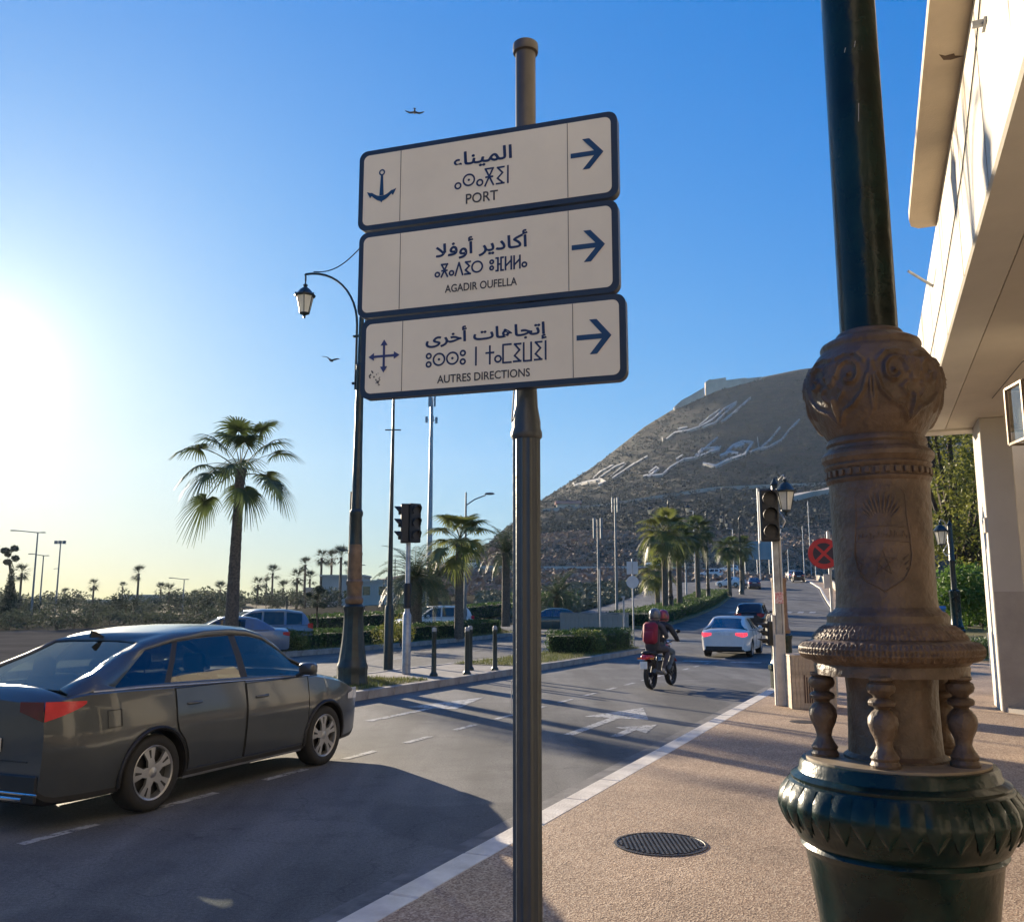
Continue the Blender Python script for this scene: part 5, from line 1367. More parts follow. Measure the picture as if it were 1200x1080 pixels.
SD = dict(L=4.45, W=1.76, H=1.46, wb=2.58, ro=1.05, r=.31, sill=.22, belt=[(0, .90), (.3, .95), (.9, .96), (2.4, .94), (3.3, .92), (3.8, .86), (4.3, .74), (4.45, .62)],
     deck=[(0, .98), (.06, 1.03), (.62, 1.05), (3.3, .99), (3.8, .93), (4.2, .83), (4.45, .66)],
     roof=[(.55, 1.04), (.8, 1.22), (1.1, 1.38), (1.5, 1.44), (2.0, 1.46), (2.45, 1.43), (2.8, 1.26), (3.1, 1.10), (3.3, .98)],
     rgb=.55, rgt=1.15, wst=2.45, cowl=3.3, tum=.66, bul=.06, detail=1, doors=[(1.25, 2.1), (2.12, 3.1)], rearcut=True, hback=1, tail=(.74, .90), tailx=.26, head=.66, plate=.86)
SD['cols'] = cols_for(.55, 1.15, 2.45, 3.3, False, 2.1); SD['glass'] = glass('tinted_rear_glass', (.30, .38, .42), .35)
c2 = make_car('white_sedan', 'white saloon car braking with red tail lights lit, ahead of the motorcycle', 'car', SD, M_carW, taillit=True)
c2.location = wst(34.6, -6.55, .0); c2.rotation_euler = (0, -.01, ROADROT+.03)
SV = dict(L=4.5, W=1.85, H=1.72, wb=2.65, ro=.95, r=.35, sill=.27, belt=[(0, 1.03), (.4, 1.07), (2.4, 1.04), (3.4, 1.03), (3.9, .97), (4.4, .86), (4.5, .74)],
     deck=[(0, 1.10), (.15, 1.12), (3.4, 1.10), (3.9, 1.04), (4.3, .95), (4.5, .80)],
     roof=[(.12, 1.12), (.22, 1.40), (.38, 1.60), (.7, 1.69), (1.6, 1.72), (2.3, 1.70), (2.65, 1.62), (3.0, 1.38), (3.4, 1.10)],
     rgb=.12, rgt=.42, wst=2.5, cowl=3.4, tum=.74, bul=.04, detail=1, doors=[(1.25, 2.15), (2.17, 3.15)], rearcut=True, hback=1, tail=(.92, 1.15), tailx=.25, head=.82, plate=.95, glass=M_dglass)
SV['cols'] = [(.12, .14, 'p', 'r'), (.20, .22, 'p', 'r'), (.32, .34, 'p', 'r'), (.50, .44, 'g', 'p'), (1.15, 1.10, 'p', 'p'), (1.25, 1.20, 'g', 'p'), (2.1, 2.0, 'p', 'p'), (2.18, 2.08, 'g', 'p'), (2.75, 2.5, 'g', 'w'), (2.95, 2.8, 'g', 'w'), (3.2, 3.15, 'p', 'w'), (3.4, 3.4, 'p', 'w')]
c3 = make_car('black_suv', 'black sport utility car in the queue just beyond the white saloon', 'car', SV, M_carK)
c3.location = wst(56.5, -9.3, .0); c3.rotation_euler = (0, -.03, ROADROT+.06)
def place_copy(src, name, label, loc, rz, paint_from, paint_to, pitch=0.0):
    o = copy_tree(src); o.name = name; o.location = loc; o.rotation_euler = (0, pitch, rz); tag(o, label)
    if paint_to:
        for ch in o.children_recursive:
            if ch.type == 'MESH' and ch.name.startswith('tail_light'): ch.data = ch.data.copy(); ch.data.materials[0] = M_redl
            if ch.type == 'MESH' and paint_from.name in [m.name for m in ch.data.materials if m]:
                if ch.data.users > 1: ch.data = ch.data.copy()
                for i, m in enumerate(ch.data.materials):
                    if m and m.name == paint_from.name: ch.data.materials[i] = paint_to
    return o
place_copy(c3, 'blue_grey_suv', 'blue grey sport utility car facing left beyond the hedge near the single tall palm', at(334, 38, .02), PI+.55, M_carK, M_carB)
place_copy(c2, 'silver_saloon', 'silver blue saloon in front of the blue grey sport utility car, bonnet to the left', at(303, 34.5, .02), PI+.42, M_carW, M_carB)
place_copy(c3, 'white_suv', 'white sport utility car behind the hedge below the palms, facing left', at(532, 54, .02), PI+.5, M_carK, M_carW)
place_copy(c2, 'teal_car', 'dark teal car side on beyond the low wall, partly behind the signpost', at(668, 55.5, .05), PI-.05, M_carW, M_carT)
place_copy(c2, 'navy_saloon', 'dark blue saloon in the distance left of the traffic light pole, going uphill', at(885, 127, .02), ROADROT+.22, M_carW, M_carN, -.07)
place_copy(c3, 'black_suv', 'black car far up the avenue right of the traffic light pole', at(937.5, 139, .02), ROADROT+.18, M_carK, None, -.08)
place_copy(c2, 'white_saloon', 'small white car beside the far black car up the avenue', at(931, 152, .05), ROADROT+.25, M_carW, None, -.08)
place_copy(c2, 'white_saloon', 'white saloon turning at the top of the hedge island', at(867, 131, .02), ROADROT+1.2, M_carW, None)
place_copy(c3, 'white_suv', 'white sport utility car parked on the bend above the hedge island', at(842, 171, .05), ROADROT+1.4, M_carK, M_carW)
for px, lab in ((776, 'white van on the ledge road left of the front palm of the row'), (559, 'tiny white car on the ledge road above the palms at the left'), (862, 'white car at the right end of the ledge road behind the rear palms')):
    Y = 203; o = place_copy(c3, 'white_van', lab, Vector((px_a(px)*Y, Y, terr(px, Y)+.6)), PI-.1, M_carK, M_carW)

# ------------------------------------------------------------------ motorcycle
mc = empty('motorcycle'); tag(mc, 'red and black motorcycle carrying two riders in the near carriageway', 'motorcycle')
M_mcred = mat('dark_red_fairing', (.35, .02, .03), .35, coat=.4)
Mx = Matrix.Rotation(PI/2, 4, 'X'); wr = .31
for ax in (0, 1.30):
    b = MB(); b.lathe([(wr-.075, -.045), (wr-.02, -.055), (wr, -.02), (wr, .02), (wr-.02, .055), (wr-.075, .045)], 32, M=Mx, cap=False); ty = b.build('tyre', M_rubber, mc, smooth=50, loc=(ax, 0, wr))
    b = MB(); b.lathe([(wr-.075, -.03), (wr-.09, -.025), (wr-.09, .025), (wr-.075, .03)], 28, M=Mx, cap=False); b.lathe([(.05, -.06), (.055, 0), (.05, .06)], 12, M=Mx)
    for k in range(6): a = PI/3*k; b.tube([(.04*math.cos(a), 0, .04*math.sin(a)), ((wr-.085)*math.cos(a), 0, (wr-.085)*math.sin(a))], .014, 5)
    b.build('rim', M_black, ty, smooth=50)
b = MB()
for s in (-1, 1):
    b.tube([(0, s*.08, wr), (.45, s*.10, .36), (.55, s*.10, .42)], .02, 6); b.tube([(.02, s*.11, wr+.02), (.15, s*.12, .70)], .022, 6)
    b.tube([(.55, s*.10, .40), (.60, s*.11, .68), (.10, s*.12, .74), (-.15, s*.10, .80)], .016, 6); b.tube([(.60, s*.11, .68), (1.02, s*.04, .90), (1.0, s*.1, .45), (.55, s*.1, .38)], .017, 6)
    b.tube([(1.30, s*.09, wr), (1.05, s*.08, .92)], .022, 6)
b.build('frame', M_black, mc, smooth=50)
b = MB(); b.box(.52, .88, -.13, .13, .34, .60, bev=.04); b.tube([(.7, -.05, .45), (.7, -.28, .42)], .06, 8); b.tube([(.7, .05, .45), (.7, .25, .42)], .06, 8); b.build('engine', mat('grey_engine_castings', (.12, .12, .12), .45, metal=.6, bump=.4), mc, smooth=40)
b = MB(); b.tube([(.8, -.14, .36), (.5, -.17, .30), (.15, -.20, .34), (-.30, -.21, .42)], [.02, .022, .04, .045], 10); b.build('exhaust', mat('dull_dark_exhaust', (.10, .10, .10), .5, metal=.5), mc, smooth=50)
b = MB(); b.ball((.80, 0, .88), .2, 14, 8, sc=(1.25, .72, .62)); b.build('tank', M_mcred, mc, smooth=60)
b = MB(); b.box(-.22, .62, -.12, .12, .76, .84, bev=.03); b.build('seat', M_black, mc, smooth=50)
b = MB(); b.box(-.30, .05, -.11, .11, .66, .76, bev=.03); b.build('tail_fairing', M_mcred, mc, smooth=50)
b = MB(); b.box(-.36, -.29, -.08, .08, .66, .74, bev=.02); b.build('tail_light', M_redl, mc, smooth=50)
b = MB(); b.box(-.40, -.385, -.085, .085, .46, .62, bev=.005); b.build('number_plate', M_plate, mc)
b = MB(); b.grid(lambda u, v: Vector((-math.sin(u*1.9-.9)*.36-.0, (v-.5)*.16, wr+math.cos(u*1.9-.9)*.36)), 10, 2); b.build('rear_mudguard', M_black, mc, smooth=60)
b = MB(); b.grid(lambda u, v: Vector((1.30-math.sin(u*1.9-.9)*.36, (v-.5)*.14, wr+math.cos(u*1.9-.9)*.36)), 10, 2); b.build('front_mudguard', M_mcred, mc, smooth=60)
b = MB(); b.tube([(.93, -.36, 1.02), (.98, -.22, 1.04), (1.03, -.08, .98), (1.03, .08, .98), (.98, .22, 1.04), (.93, .36, 1.02)], .013, 6)
for s in (-1, 1): b.tube([(.97, s*.25, 1.04), (1.0, s*.33, 1.22)], .008, 5)
b.build('handlebar', M_black, mc, smooth=50)
for s in (-1, 1): b = MB(); b.ball((1.0, s*.34, 1.25), .055, 10, 6, sc=(.35, 1.1, .8)); b.build('mirror', M_black, mc, smooth=60)
b = MB(); b.ball((1.15, 0, .92), .11, 12, 8, sc=(.8, 1, 1)); b.build('headlight', M_whitel, mc, smooth=60)
for s in (-1, 1): b = MB(); b.tube([(-.25, s*.10, .68), (-.27, s*.19, .68)], .022, 6); b.build('indicator', M_amber, mc)
mcloc = wst(20.45, -5.62, .0); mcrot = ROADROT-.10
mc.location = mcloc; mc.rotation_euler = (-.02, 0, mcrot)

# ------------------------------------------------------------------ people
M_skin = mat('skin', (.32, .19, .13), .55, var=.08)
def figure(name, label, J, E_, Rd, mats_fn, mats, loc, rz, group=None):
    """one skinned body: J joints, E_ edges, Rd radii"""
    names = list(J); me = bpy.data.meshes.new(name); me.from_pydata([J[k] for k in names], [(names.index(a), names.index(c)) for a, c in E_], [])
    o = bpy.data.objects.new(name, me); COL.objects.link(o)
    sk = o.modifiers.new('s', 'SKIN'); sk.use_smooth_shade = True
    for i, k in enumerate(names):
        v = me.skin_vertices[0].data[i]; rr = Rd[k]; v.radius = rr if isinstance(rr, tuple) else (rr, rr); v.use_root = (k == 'pelvis')
    sb = o.modifiers.new('u', 'SUBSURF'); sb.levels = 2; sb.render_levels = 2
    dg = bpy.context.evaluated_depsgraph_get(); m2 = bpy.data.meshes.new_from_object(o.evaluated_get(dg)); m2.name = name
    o.modifiers.clear(); o.data = m2; m2.materials.clear()
    for m in mats: m2.materials.append(m)
    jl = [(k, Vector(J[k])) for k in names]
    for p in m2.polygons:
        p.use_smooth = True; c_ = p.center; k = min(jl, key=lambda q_: (q_[1]-c_).length)[0]; p.material_index = mats_fn(k, c_)
    tag(o, label, 'person', group); o.location = loc; o.rotation_euler = (0, 0, rz)
    return o
def rider(px, pz, lean, hands, feet, label, jacket, trousers, shoes, handmat, headturn=0.0):
    hx, hz = px, pz
    J = {'pelvis': (hx, 0, hz), 'waist': (hx+.03+lean*.12, 0, hz+.16), 'chest': (hx+.05+lean*.32, 0, hz+.36), 'neckb': (hx+.05+lean*.46, 0, hz+.52), 'neck': (hx+.07+lean*.5, 0, hz+.59), 'head': (hx+.10+lean*.54, 0, hz+.70), 'crown': (hx+.10+lean*.54, 0, hz+.80)}
    Rd = {'pelvis': (.145, .125), 'waist': (.15, .12), 'chest': (.185, .13), 'neckb': (.09, .075), 'neck': (.055, .055), 'head': (.085, .095), 'crown': (.06, .07)}
    E_ = [('pelvis', 'waist'), ('waist', 'chest'), ('chest', 'neckb'), ('neckb', 'neck'), ('neck', 'head'), ('head', 'crown')]
    for s, n_ in ((1, 'l'), (-1, 'r')):
        sh = Vector(J['neckb']) + Vector((0, s*.19, -.07)); hd_ = Vector(hands[n_]); mid = (sh+hd_)/2 + Vector((-.05, s*.10, -.14))
        J['sh'+n_] = tuple(sh); J['el'+n_] = tuple(mid); J['wr'+n_] = tuple(hd_ + (mid-hd_).normalized()*.08); J['hd'+n_] = tuple(hd_)
        Rd['sh'+n_] = .075; Rd['el'+n_] = .055; Rd['wr'+n_] = .036; Rd['hd'+n_] = (.040, .026)
        E_ += [('neckb', 'sh'+n_), ('sh'+n_, 'el'+n_), ('el'+n_, 'wr'+n_), ('wr'+n_, 'hd'+n_)]
        d = (hd_-mid).normalized()
        for k in range(4):
            base = hd_ + Vector((0, s*(k-1.5)*.020, 0)) + d*.02; a_, b2 = 'f%d%s' % (k, n_), 'g%d%s' % (k, n_)
            J[a_] = tuple(base + d*.035+Vector((0, 0, .005))); J[b2] = tuple(base + d*.045 + Vector((0, 0, -.03-.004*(k == 1)))); Rd[a_] = .0095; Rd[b2] = .008
            E_ += [('hd'+n_, a_), (a_, b2)]
        J['th'+n_] = tuple(hd_ + Vector((-.01, -s*.045, -.02))); Rd['th'+n_] = .011; E_ += [('hd'+n_, 'th'+n_)]
        ft_ = Vector(feet[n_]); hip = Vector((hx+.05, s*.10, hz-.02)); kn = Vector((max(hx+.36, ft_.x+.22), s*.24, hz-.10-(.02 if px > .4 else 0))) 
        J['hp'+n_] = tuple(hip); J['kn'+n_] = tuple(kn); J['an'+n_] = tuple(ft_+Vector((-.04, 0, .07))); J['to'+n_] = tuple(ft_+Vector((.15, 0, .0)))
        Rd['hp'+n_] = .105; Rd['kn'+n_] = .072; Rd['an'+n_] = .045; Rd['to'+n_] = (.045, .032)
        E_ += [('pelvis', 'hp'+n_), ('hp'+n_, 'kn'+n_), ('kn'+n_, 'an'+n_), ('an'+n_, 'to'+n_)]
    def mf(k, c_):
        if k in ('head', 'crown', 'neck'): return 0
        if k[:2] in ('hd', 'th') or (k[0] in 'fg' and k[1].isdigit()): return 4
        if k[:2] in ('to', 'an') and c_.z < Vector(J['anl']).z+.04: return 3
        if k[:2] in ('hp', 'kn', 'an') or k == 'pelvis': return 2
        return 1
    o = figure('person', label, J, E_, Rd, mf, [M_skin, jacket, trousers, shoes, handmat], mcloc, mcrot)
    return o, J
M_jk = mat('black_quilted_jacket', (.018, .020, .024), .7, bump=.4, bscale=14)
M_jn = mat('faded_blue_jeans', (.075, .105, .135), .85, var=.3, vscale=9)
M_tr = mat('grey_track_trousers', (.06, .06, .068), .85, var=.2)
M_sh = mat('dark_trainers', (.03, .03, .03), .7); M_sh2 = mat('pale_trainers', (.5, .48, .45), .7)
M_gl = mat('black_gloves', (.02, .02, .02), .7); M_red = mat('crimson_jacket', (.22, .01, .035), .75, bump=.4, bscale=14)
drv, JD = rider(.50, .90, .55, {'l': (.93, .33, 1.05), 'r': (.93, -.33, 1.05)}, {'l': (.55, .20, .30), 'r': (.55, -.22, .30)}, 'motorcycle driver in dark jacket, blue jeans and dark red helmet holding the handlebar', M_jk, M_jn, M_sh, M_gl)
pas, JP = rider(.14, .93, .18, {'l': (.42, .20, 1.15), 'r': (.42, -.20, 1.15)}, {'l': (.22, .20, .34), 'r': (.22, -.22, .34)}, 'pillion passenger in grey trousers with a pale helmet and a crimson backpack on the back', M_tr, M_tr, M_sh2, M_skin)
def helmet(parent, c_, m, m2):
    b = MB(); M = Matrix.Translation(Vector(c_)+Vector((0, 0, -.035)))
    b.lathe([(.095, -.12), (.118, -.10), (.128, -.04), (.130, .02), (.120, .08), (.095, .125), (.05, .152), (.0001, .16)], 24, M=M @ Matrix.Diagonal((1.12, 1, 1, 1)))
    h_ = b.build('helmet', m, parent, smooth=60)
    b = MB(); b.grid(lambda u, v: M @ Vector((math.cos((u-.5)*2.2)*.150, math.sin((u-.5)*2.2)*.134, -.035+.085*v)), 10, 3); b.build('visor', m2, h_, smooth=60)
    b = MB(); b.lathe([(.1305, -.012), (.1325, .0), (.1305, .012)], 24, M=M @ Matrix.Diagonal((1.12, 1, 1, 1)) @ Matrix.Translation((0, 0, -.06))); b.build('helmet_rim', m2, h_, smooth=60)
M_hw = mat('pale_grey_helmet', (.22, .22, .22), .3, coat=.4, col2=(.03, .03, .035), vscale=4); M_hr = mat('dark_red_patterned_helmet', (.04, .015, .02), .3, coat=.4, col2=(.40, .04, .07), vscale=9)
helmet(drv, (JD['head'][0], 0, JD['head'][2]+.03), M_hr, M_black); helmet(pas, (JP['head'][0], 0, JP['head'][2]+.03), M_hw, M_black)
def face(parent, c_):
    b = MB(); x, z = c_[0]+.095, c_[2]
    b.tube([(x-.01, 0, z+.02), (x+.018, 0, z-.015), (x-.005, 0, z-.025)], [.008, .014, .008], 6); b.build('nose', M_skin, parent, smooth=60)
    for s in (-1, 1):
        b = MB(); b.ball((x-.005, s*.034, z+.02), .012, 8, 6); b.build('eye', mat('eye_white', (.7, .7, .68), .3), parent, smooth=60)
    b = MB(); b.tube([(x, -.025, z-.05), (x+.008, 0, z-.052), (x, .025, z-.05)], [.004, .007, .004], 6); b.build('mouth', mat('lips', (.30, .10, .09), .5), parent, smooth=60)
face(drv, JD['head']); face(pas, JP['head'])
bk = empty('backpack', mcloc, mcrot); tag(bk, 'crimson backpack worn by the pillion passenger on the motorcycle', 'backpack')
b = MB(); M = Matrix.Translation((JP['chest'][0]-.21, 0, JP['chest'][2]-.06)) @ Matrix.Rotation(.12, 4, 'Y'); b.box(-.10, .09, -.165, .165, -.24, .24, bev=.06, M=M); main = b.build('main_compartment', M_red, bk, smooth=60)
b = MB(); b.box(-.15, -.09, -.12, .12, -.19, .03, bev=.03, M=M); b.build('front_pocket', M_red, bk, smooth=60)
b = MB(); b.box(-.112, -.103, -.10, .10, .10, .11, M=M); b.tube([M @ Vector((.0, -.05, .23)), M @ Vector((.0, 0, .28)), M @ Vector((.0, .05, .23))], .008, 5); b.build('zip_and_loop', M_black, bk)
for s in (-1, 1):
    b = MB(); b.tube([M @ Vector((.08, s*.10, .20)), Vector(JP['neckb'])+Vector((.02, s*.11, .05)), Vector(JP['chest'])+Vector((.13, s*.12, .02)), M @ Vector((.09, s*.13, -.16))], .016, 6); b.build('shoulder_strap', M_black, bk, smooth=60)
# ================================================================== PALMS, TREES, HEDGES
def fan_frond(elev, Lp, Rf, seed, n=34, droop=.55, w=.030):
    r_ = random.Random(seed); b = MB(); P = []; e = elev; p = Vector((0, 0, 0))
    for i in range(6):
        P.append(p.copy()); p = p + Vector((math.cos(e), 0, math.sin(e)))*Lp/5; e -= .07+.10*max(0, math.cos(e))
    d = (P[-1]-P[-2]).normalized(); s_ = Vector((0, 1, 0)); up = d.cross(s_)*-1
    b.tube(P, [.022, .018, .015, .013, .012, .010], 4, 1, cap=False)
    hub = P[-1]
    for k in range(n):
        a = math.radians(-142 + 284*k/(n-1)) + r_.uniform(-.03, .03); L_ = Rf*(.62+.38*math.cos(a*.62))*r_.uniform(.88, 1.06)
        dr = d*math.cos(a)+s_*math.sin(a)+up*.18*math.cos(a*2); dr.normalize(); sd = dr.cross(up).normalized()
        pts = []
        for u in (0, .40, .72, 1.0):
            q = hub + dr*L_*u + Vector((r_.uniform(-.02, .02), r_.uniform(-.02, .02), -1))*droop*L_*max(0, u-.28)**2*1.5; pts.append(q)
        ww = (w*.5, w*1.25, w*.8, .004)
        base = len(b.v)
        for q, x in zip(pts, ww): b.v += [tuple(q-sd*x), tuple(q+sd*x)]
        for i in range(3): b.face((base+2*i, base+2*i+1, base+2*i+3, base+2*i+2))
    return b
def pinnate(elev, Lr, seed, n=34, ll=.48):
    r_ = random.Random(seed); b = MB(); P = []; e = elev; p = Vector((0, 0, 0)); N_ = 9
    for i in range(N_+1):
        P.append(p.copy()); p = p + Vector((math.cos(e), 0, math.sin(e)))*Lr/N_; e -= (.05+.17*max(.1, math.cos(e)))
    b.tube(P, [.03-.0026*i for i in range(N_+1)], 4, 1, cap=False)
    for k in range(n):
        u = .08+.92*k/n; i = min(N_-1, int(u*N_)); q = P[i].lerp(P[i+1], u*N_-i); d = (P[i+1]-P[i]).normalized()
        l = ll*math.sin(PI*min(1, .12+u*.86))**.6
        for s in (-1, 1):
            dr = (d*.55 + Vector((0, s*.95, .16)) + Vector((r_.uniform(-.1, .1), 0, r_.uniform(-.2, .15)))).normalized(); m_ = q+dr*l*.55; t_ = q+dr*l+Vector((0, 0, -.16*l)); wv = d*.018
            n0 = len(b.v); b.v += [tuple(q-wv*.5), tuple(q+wv*.5), tuple(m_+wv), tuple(m_-wv), tuple(t_)]; b.face((n0, n0+1, n0+2, n0+3)); b.face((n0+3, n0+2, n0+4))
    return b
ELS = [1.35, 1.05, .75, .40, .05, -.35, -.8]
def fan_set(Lp, Rf, mats_, n=34, w=.03, droop=.55): return [fan_frond(e, Lp*R.uniform(.85, 1.1), Rf, 11+i, n, droop+.25*(e < .1), w).mesh('frond', mats_) for i, e in enumerate(ELS)]
def trunk_mesh(h, r0, r1, lean=0.0, seg=14, rings=True, bulge=1.0):
    b = MB(); P = []; rr = []; n = int(h/.16) if rings else 14
    for i in range(n+1):
        u = i/n; P.append((lean*u*u*h, 0, h*u)); q = r0+(r1-r0)*min(1, u*1.25)**.7
        if u > .93: q *= 1+.30*(u-.93)/.07*bulge
        rr.append(q*(1+(.035 if i % 2 else -.02)) if rings else q)
    b.tube(P, rr, seg); return b, Vector(P[-1])
def palm(name, label, cat, loc, h, r0, r1, frset, counts, lean=0.0, rz=0.0, scale=1.0, group=None, skirt=0, seed=1, azs=None):
    r_ = random.Random(seed); o = empty(name, loc, rz); tag(o, label, cat, group)
    b, top = trunk_mesh(h, r0, r1, lean); b.build('trunk', M_trunk, o, smooth=50)
    k = 0
    for ci, (me, cnt) in enumerate(zip(frset, counts)):
        for i in range(cnt):
            a = 2.39996*k + r_.uniform(-.25, .25); k += 1
            link('frond', me, o, loc=tuple(top+Vector((0, 0, r_.uniform(-.12, .05)*(1+ci*.25)))), rot=(r_.uniform(-.15, .15), r_.uniform(-.12, .12), a), sc=scale*r_.uniform(.88, 1.1))
    return o
GP = 'palms along the avenue'
fsA = fan_set(1.25, .88, [M_frond, M_petiole], 38, .022, .5)
bp_ = at(272, 31.5, .1); 
palm('fan_palm', 'tall single fan palm with a long bare trunk against the pale sky at the left', 'palm tree', bp_, 6.45, .27, .165, fsA, (3, 3, 3, 4, 4, 2, 0), lean=.012, rz=-.3, seed=5, scale=1.18)
fsB = fan_set(.95, .8, [M_frond, M_petiole], 26, .03, .45)
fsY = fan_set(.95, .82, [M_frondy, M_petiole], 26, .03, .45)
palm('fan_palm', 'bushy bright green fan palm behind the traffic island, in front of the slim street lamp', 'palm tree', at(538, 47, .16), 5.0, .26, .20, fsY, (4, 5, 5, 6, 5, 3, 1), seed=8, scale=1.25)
for i, (px, Y, h, lab, fs) in enumerate(((780, 74, 6.9, 'front fan palm of the row in the hedge island, with yellow green leaves', fsY), (819, 93, 7.3, 'second fan palm of the row, beside the second tall lamp post', fsB), (856, 112, 5.8, 'third fan palm of the row in the hedge island', fsB), (872, 124, 5.6, 'last fan palm at the far end of the hedge island', fsB), (797, 80, 6.3, 'fan palm standing close behind the front palm of the row', fsB), (771, 90, 3.5, 'short yellow green fan palm left of the front palm of the row', fsY))):
    palm('fan_palm', lab, 'palm tree', at(px, Y, .1), h, .27, .2, fs, (4, 5, 5, 6, 5, 3, 2), seed=20+i, scale=1.5 if i < 2 else 1.35, group=GP)
dps = [pinnate(e, 2.6, 31+i).mesh('frond', [M_frondd, M_petiole]) for i, e in enumerate(ELS[:6])]
palm('date_palm', 'broad date palm with arching feather leaves behind the traffic light at the left', 'palm tree', at(487, 48, .16), 3.0, .36, .33, dps, (6, 8, 9, 10, 9, 6), seed=41, scale=.98)
palm('date_palm', 'dark date palm with stiff upright leaves left of the signpost', 'palm tree', at(593, 62, .2), 4.9, .30, .27, dps, (8, 9, 8, 7, 5, 4), seed=42, scale=.90)
palm('date_palm', 'low spreading date palm right of the signpost above the teal car', 'palm tree', at(654, 68, .2), 1.9, .36, .33, dps, (6, 8, 9, 10, 8, 5), seed=43, scale=.95)
palm('date_palm', 'date palm between the two slim poles behind the traffic light', 'palm tree', at(508, 58, .2), 3.2, .34, .3, dps, (5, 7, 8, 8, 7, 5), seed=44, scale=.9)
# far palms on the left horizon
farfan = []
for i in range(3):
    b = MB(); r_ = random.Random(70+i)
    for k in range(46):
        a = r_.uniform(0, 2*PI); e = r_.uniform(-.9, 1.45); d = Vector((math.cos(a)*math.cos(e), math.sin(a)*math.cos(e), math.sin(e))); c_ = d*r_.uniform(.8, 1.1); sd = d.cross(Vector((0, 0, 1))).normalized()
        for j in range(7):
            q = (j-3)*.22; dd = (d+sd*q*1.3).normalized(); e0 = c_*.9; e1 = c_+dd*r_.uniform(.6, 1.0)+Vector((0, 0, -.35*r_.random())); ww = sd*.06
            b.tri(e0-ww, e0+ww, e1)
        b.tri((0, 0, 0), c_*.95+sd*.03, c_*.95-sd*.03)
    farfan.append(b.mesh('crown', M_farleaf))
bt, _ = trunk_mesh(1, .22, .16, 0, 8, False); bt_me = bt.mesh('trunk', M_trunk)
FP = [(108, 190, 7), (160, 170, 8.8), (187, 210, 6.4), (197, 185, 5.6), (228, 220, 4.8), (257, 170, 5.6), (301, 190, 7.0), (311, 230, 8.2), (318, 180, 8.8), (347, 150, 6.2), (356, 160, 8.8), (362, 175, 7.0), (375, 150, 9.2), (387, 160, 9.6), (398, 140, 8.6), (409, 170, 8.2), (331, 210, 6.6), (142, 240, 7.5), (22, 170, 9), (75, 240, 5.8)]
for i, (px, Y, h) in enumerate(FP):
    o = empty('fan_palm', at(px, Y, -.1)); tag(o, 'distant hazy fan palm, %s from the left in the far palm row' % nth(sorted(q_[0] for q_ in FP).index(px)), 'palm tree', 'distant fan palms on the left horizon')
    th_ = h-1.2; link('trunk', bt_me, o, sc=(1.2, 1.2, th_)); link('crown', farfan[i % 3], o, loc=(0, 0, th_), sc=R.uniform(.95, 1.35))

def leaf_cloud(name, blobs, n, size, m, parent=None, shell=.55):
    b = MB(); tot = sum(r[0]*r[1]*r[2] for _, r in blobs)
    for c_, r in blobs:
        for _ in range(max(4, int(n*r[0]*r[1]*r[2]/tot))):
            while True:
                d = Vector((R.uniform(-1, 1), R.uniform(-1, 1), R.uniform(-1, 1)))
                if shell < d.length <= 1: break
            p = Vector((c_[0]+d.x*r[0], c_[1]+d.y*r[1], c_[2]+d.z*r[2])); s = size*R.uniform(.6, 1.3)
            u = Vector((R.uniform(-1, 1), R.uniform(-1, 1), R.uniform(-1, .6))).normalized(); w = u.orthogonal().normalized(); w.rotate(Matrix.Rotation(R.uniform(0, 6), 3, u))
            b.quad(p-u*s, p-w*s*.42, p+u*s, p+w*s*.42)
    return b.build(name, m, parent)
def tree(name, label, loc, h, cr, m, n=5000, size=.09, trunkh=None, seed=0, cat='tree', group=None, blobsn=26):
    r_ = random.Random(seed); o = empty(name, loc); tag(o, label, cat, group); th_ = trunkh or h*.4
    b = MB(); b.tube([(0, 0, 0), (.05, 0, th_*.5), (-.05, .04, th_), (0, 0, h*.8)], [cr*.085, cr*.065, cr*.05, cr*.02], 10)
    blobs = []
    for k in range(blobsn):
        a = r_.uniform(0, 2*PI); q = cr*math.sqrt(r_.random())*.8; zz = th_+(h-th_)*r_.uniform(.05, .95); f = 1-.55*abs((zz-th_)/(h-th_)-.4)
        c_ = (q*f*math.cos(a), q*f*math.sin(a), zz); s = cr*r_.uniform(.20, .36); blobs.append((c_, (s, s, s*.8)))
        if k % 3 == 0: b.tube([(0, 0, th_*.8), (c_[0]*.5, c_[1]*.5, (th_+c_[2])/2), c_], [cr*.035, cr*.02, cr*.008], 6)
    b.build('trunk', M_bark, o, smooth=60); leaf_cloud('crown', blobs, n, size, m, o, .35)
    return o
# far tree line on the left
farcr = []
for i in range(3):
    rr_ = random.Random(90+i); blobs = [((rr_.uniform(-1, 1)*2.4, rr_.uniform(-1, 1)*1.5, rr_.uniform(.6, 2.6)), (1.2, 1.2, 1.0)) for _ in range(10)]
    R_keep = R; o_ = leaf_cloud('crown', blobs, 900, .22, M_farleaf, None, .2); farcr.append(o_.data); bpy.data.objects.remove(o_)
bb_ = MB(); bb_.tube([(0, 0, 0), (0, 0, 1.6)], [.2, .12], 6); fme = bb_.mesh('trunk', M_bark)
for i in range(46):
    px = -30+i*10.5+R.uniform(-4, 4); Y = R.uniform(120, 240); o = empty('broadleaf_tree', at(px, Y, -.3)); tag(o, 'distant rounded tree, %s from the left in the hazy horizon tree line' % nth(i), 'tree', 'distant trees on the left horizon')
    s = R.uniform(.95, 1.75)*Y/200; link('trunk', fme, o, sc=s); link('crown', farcr[i % 3], o, sc=s, rot=(0, 0, R.uniform(0, 6)))
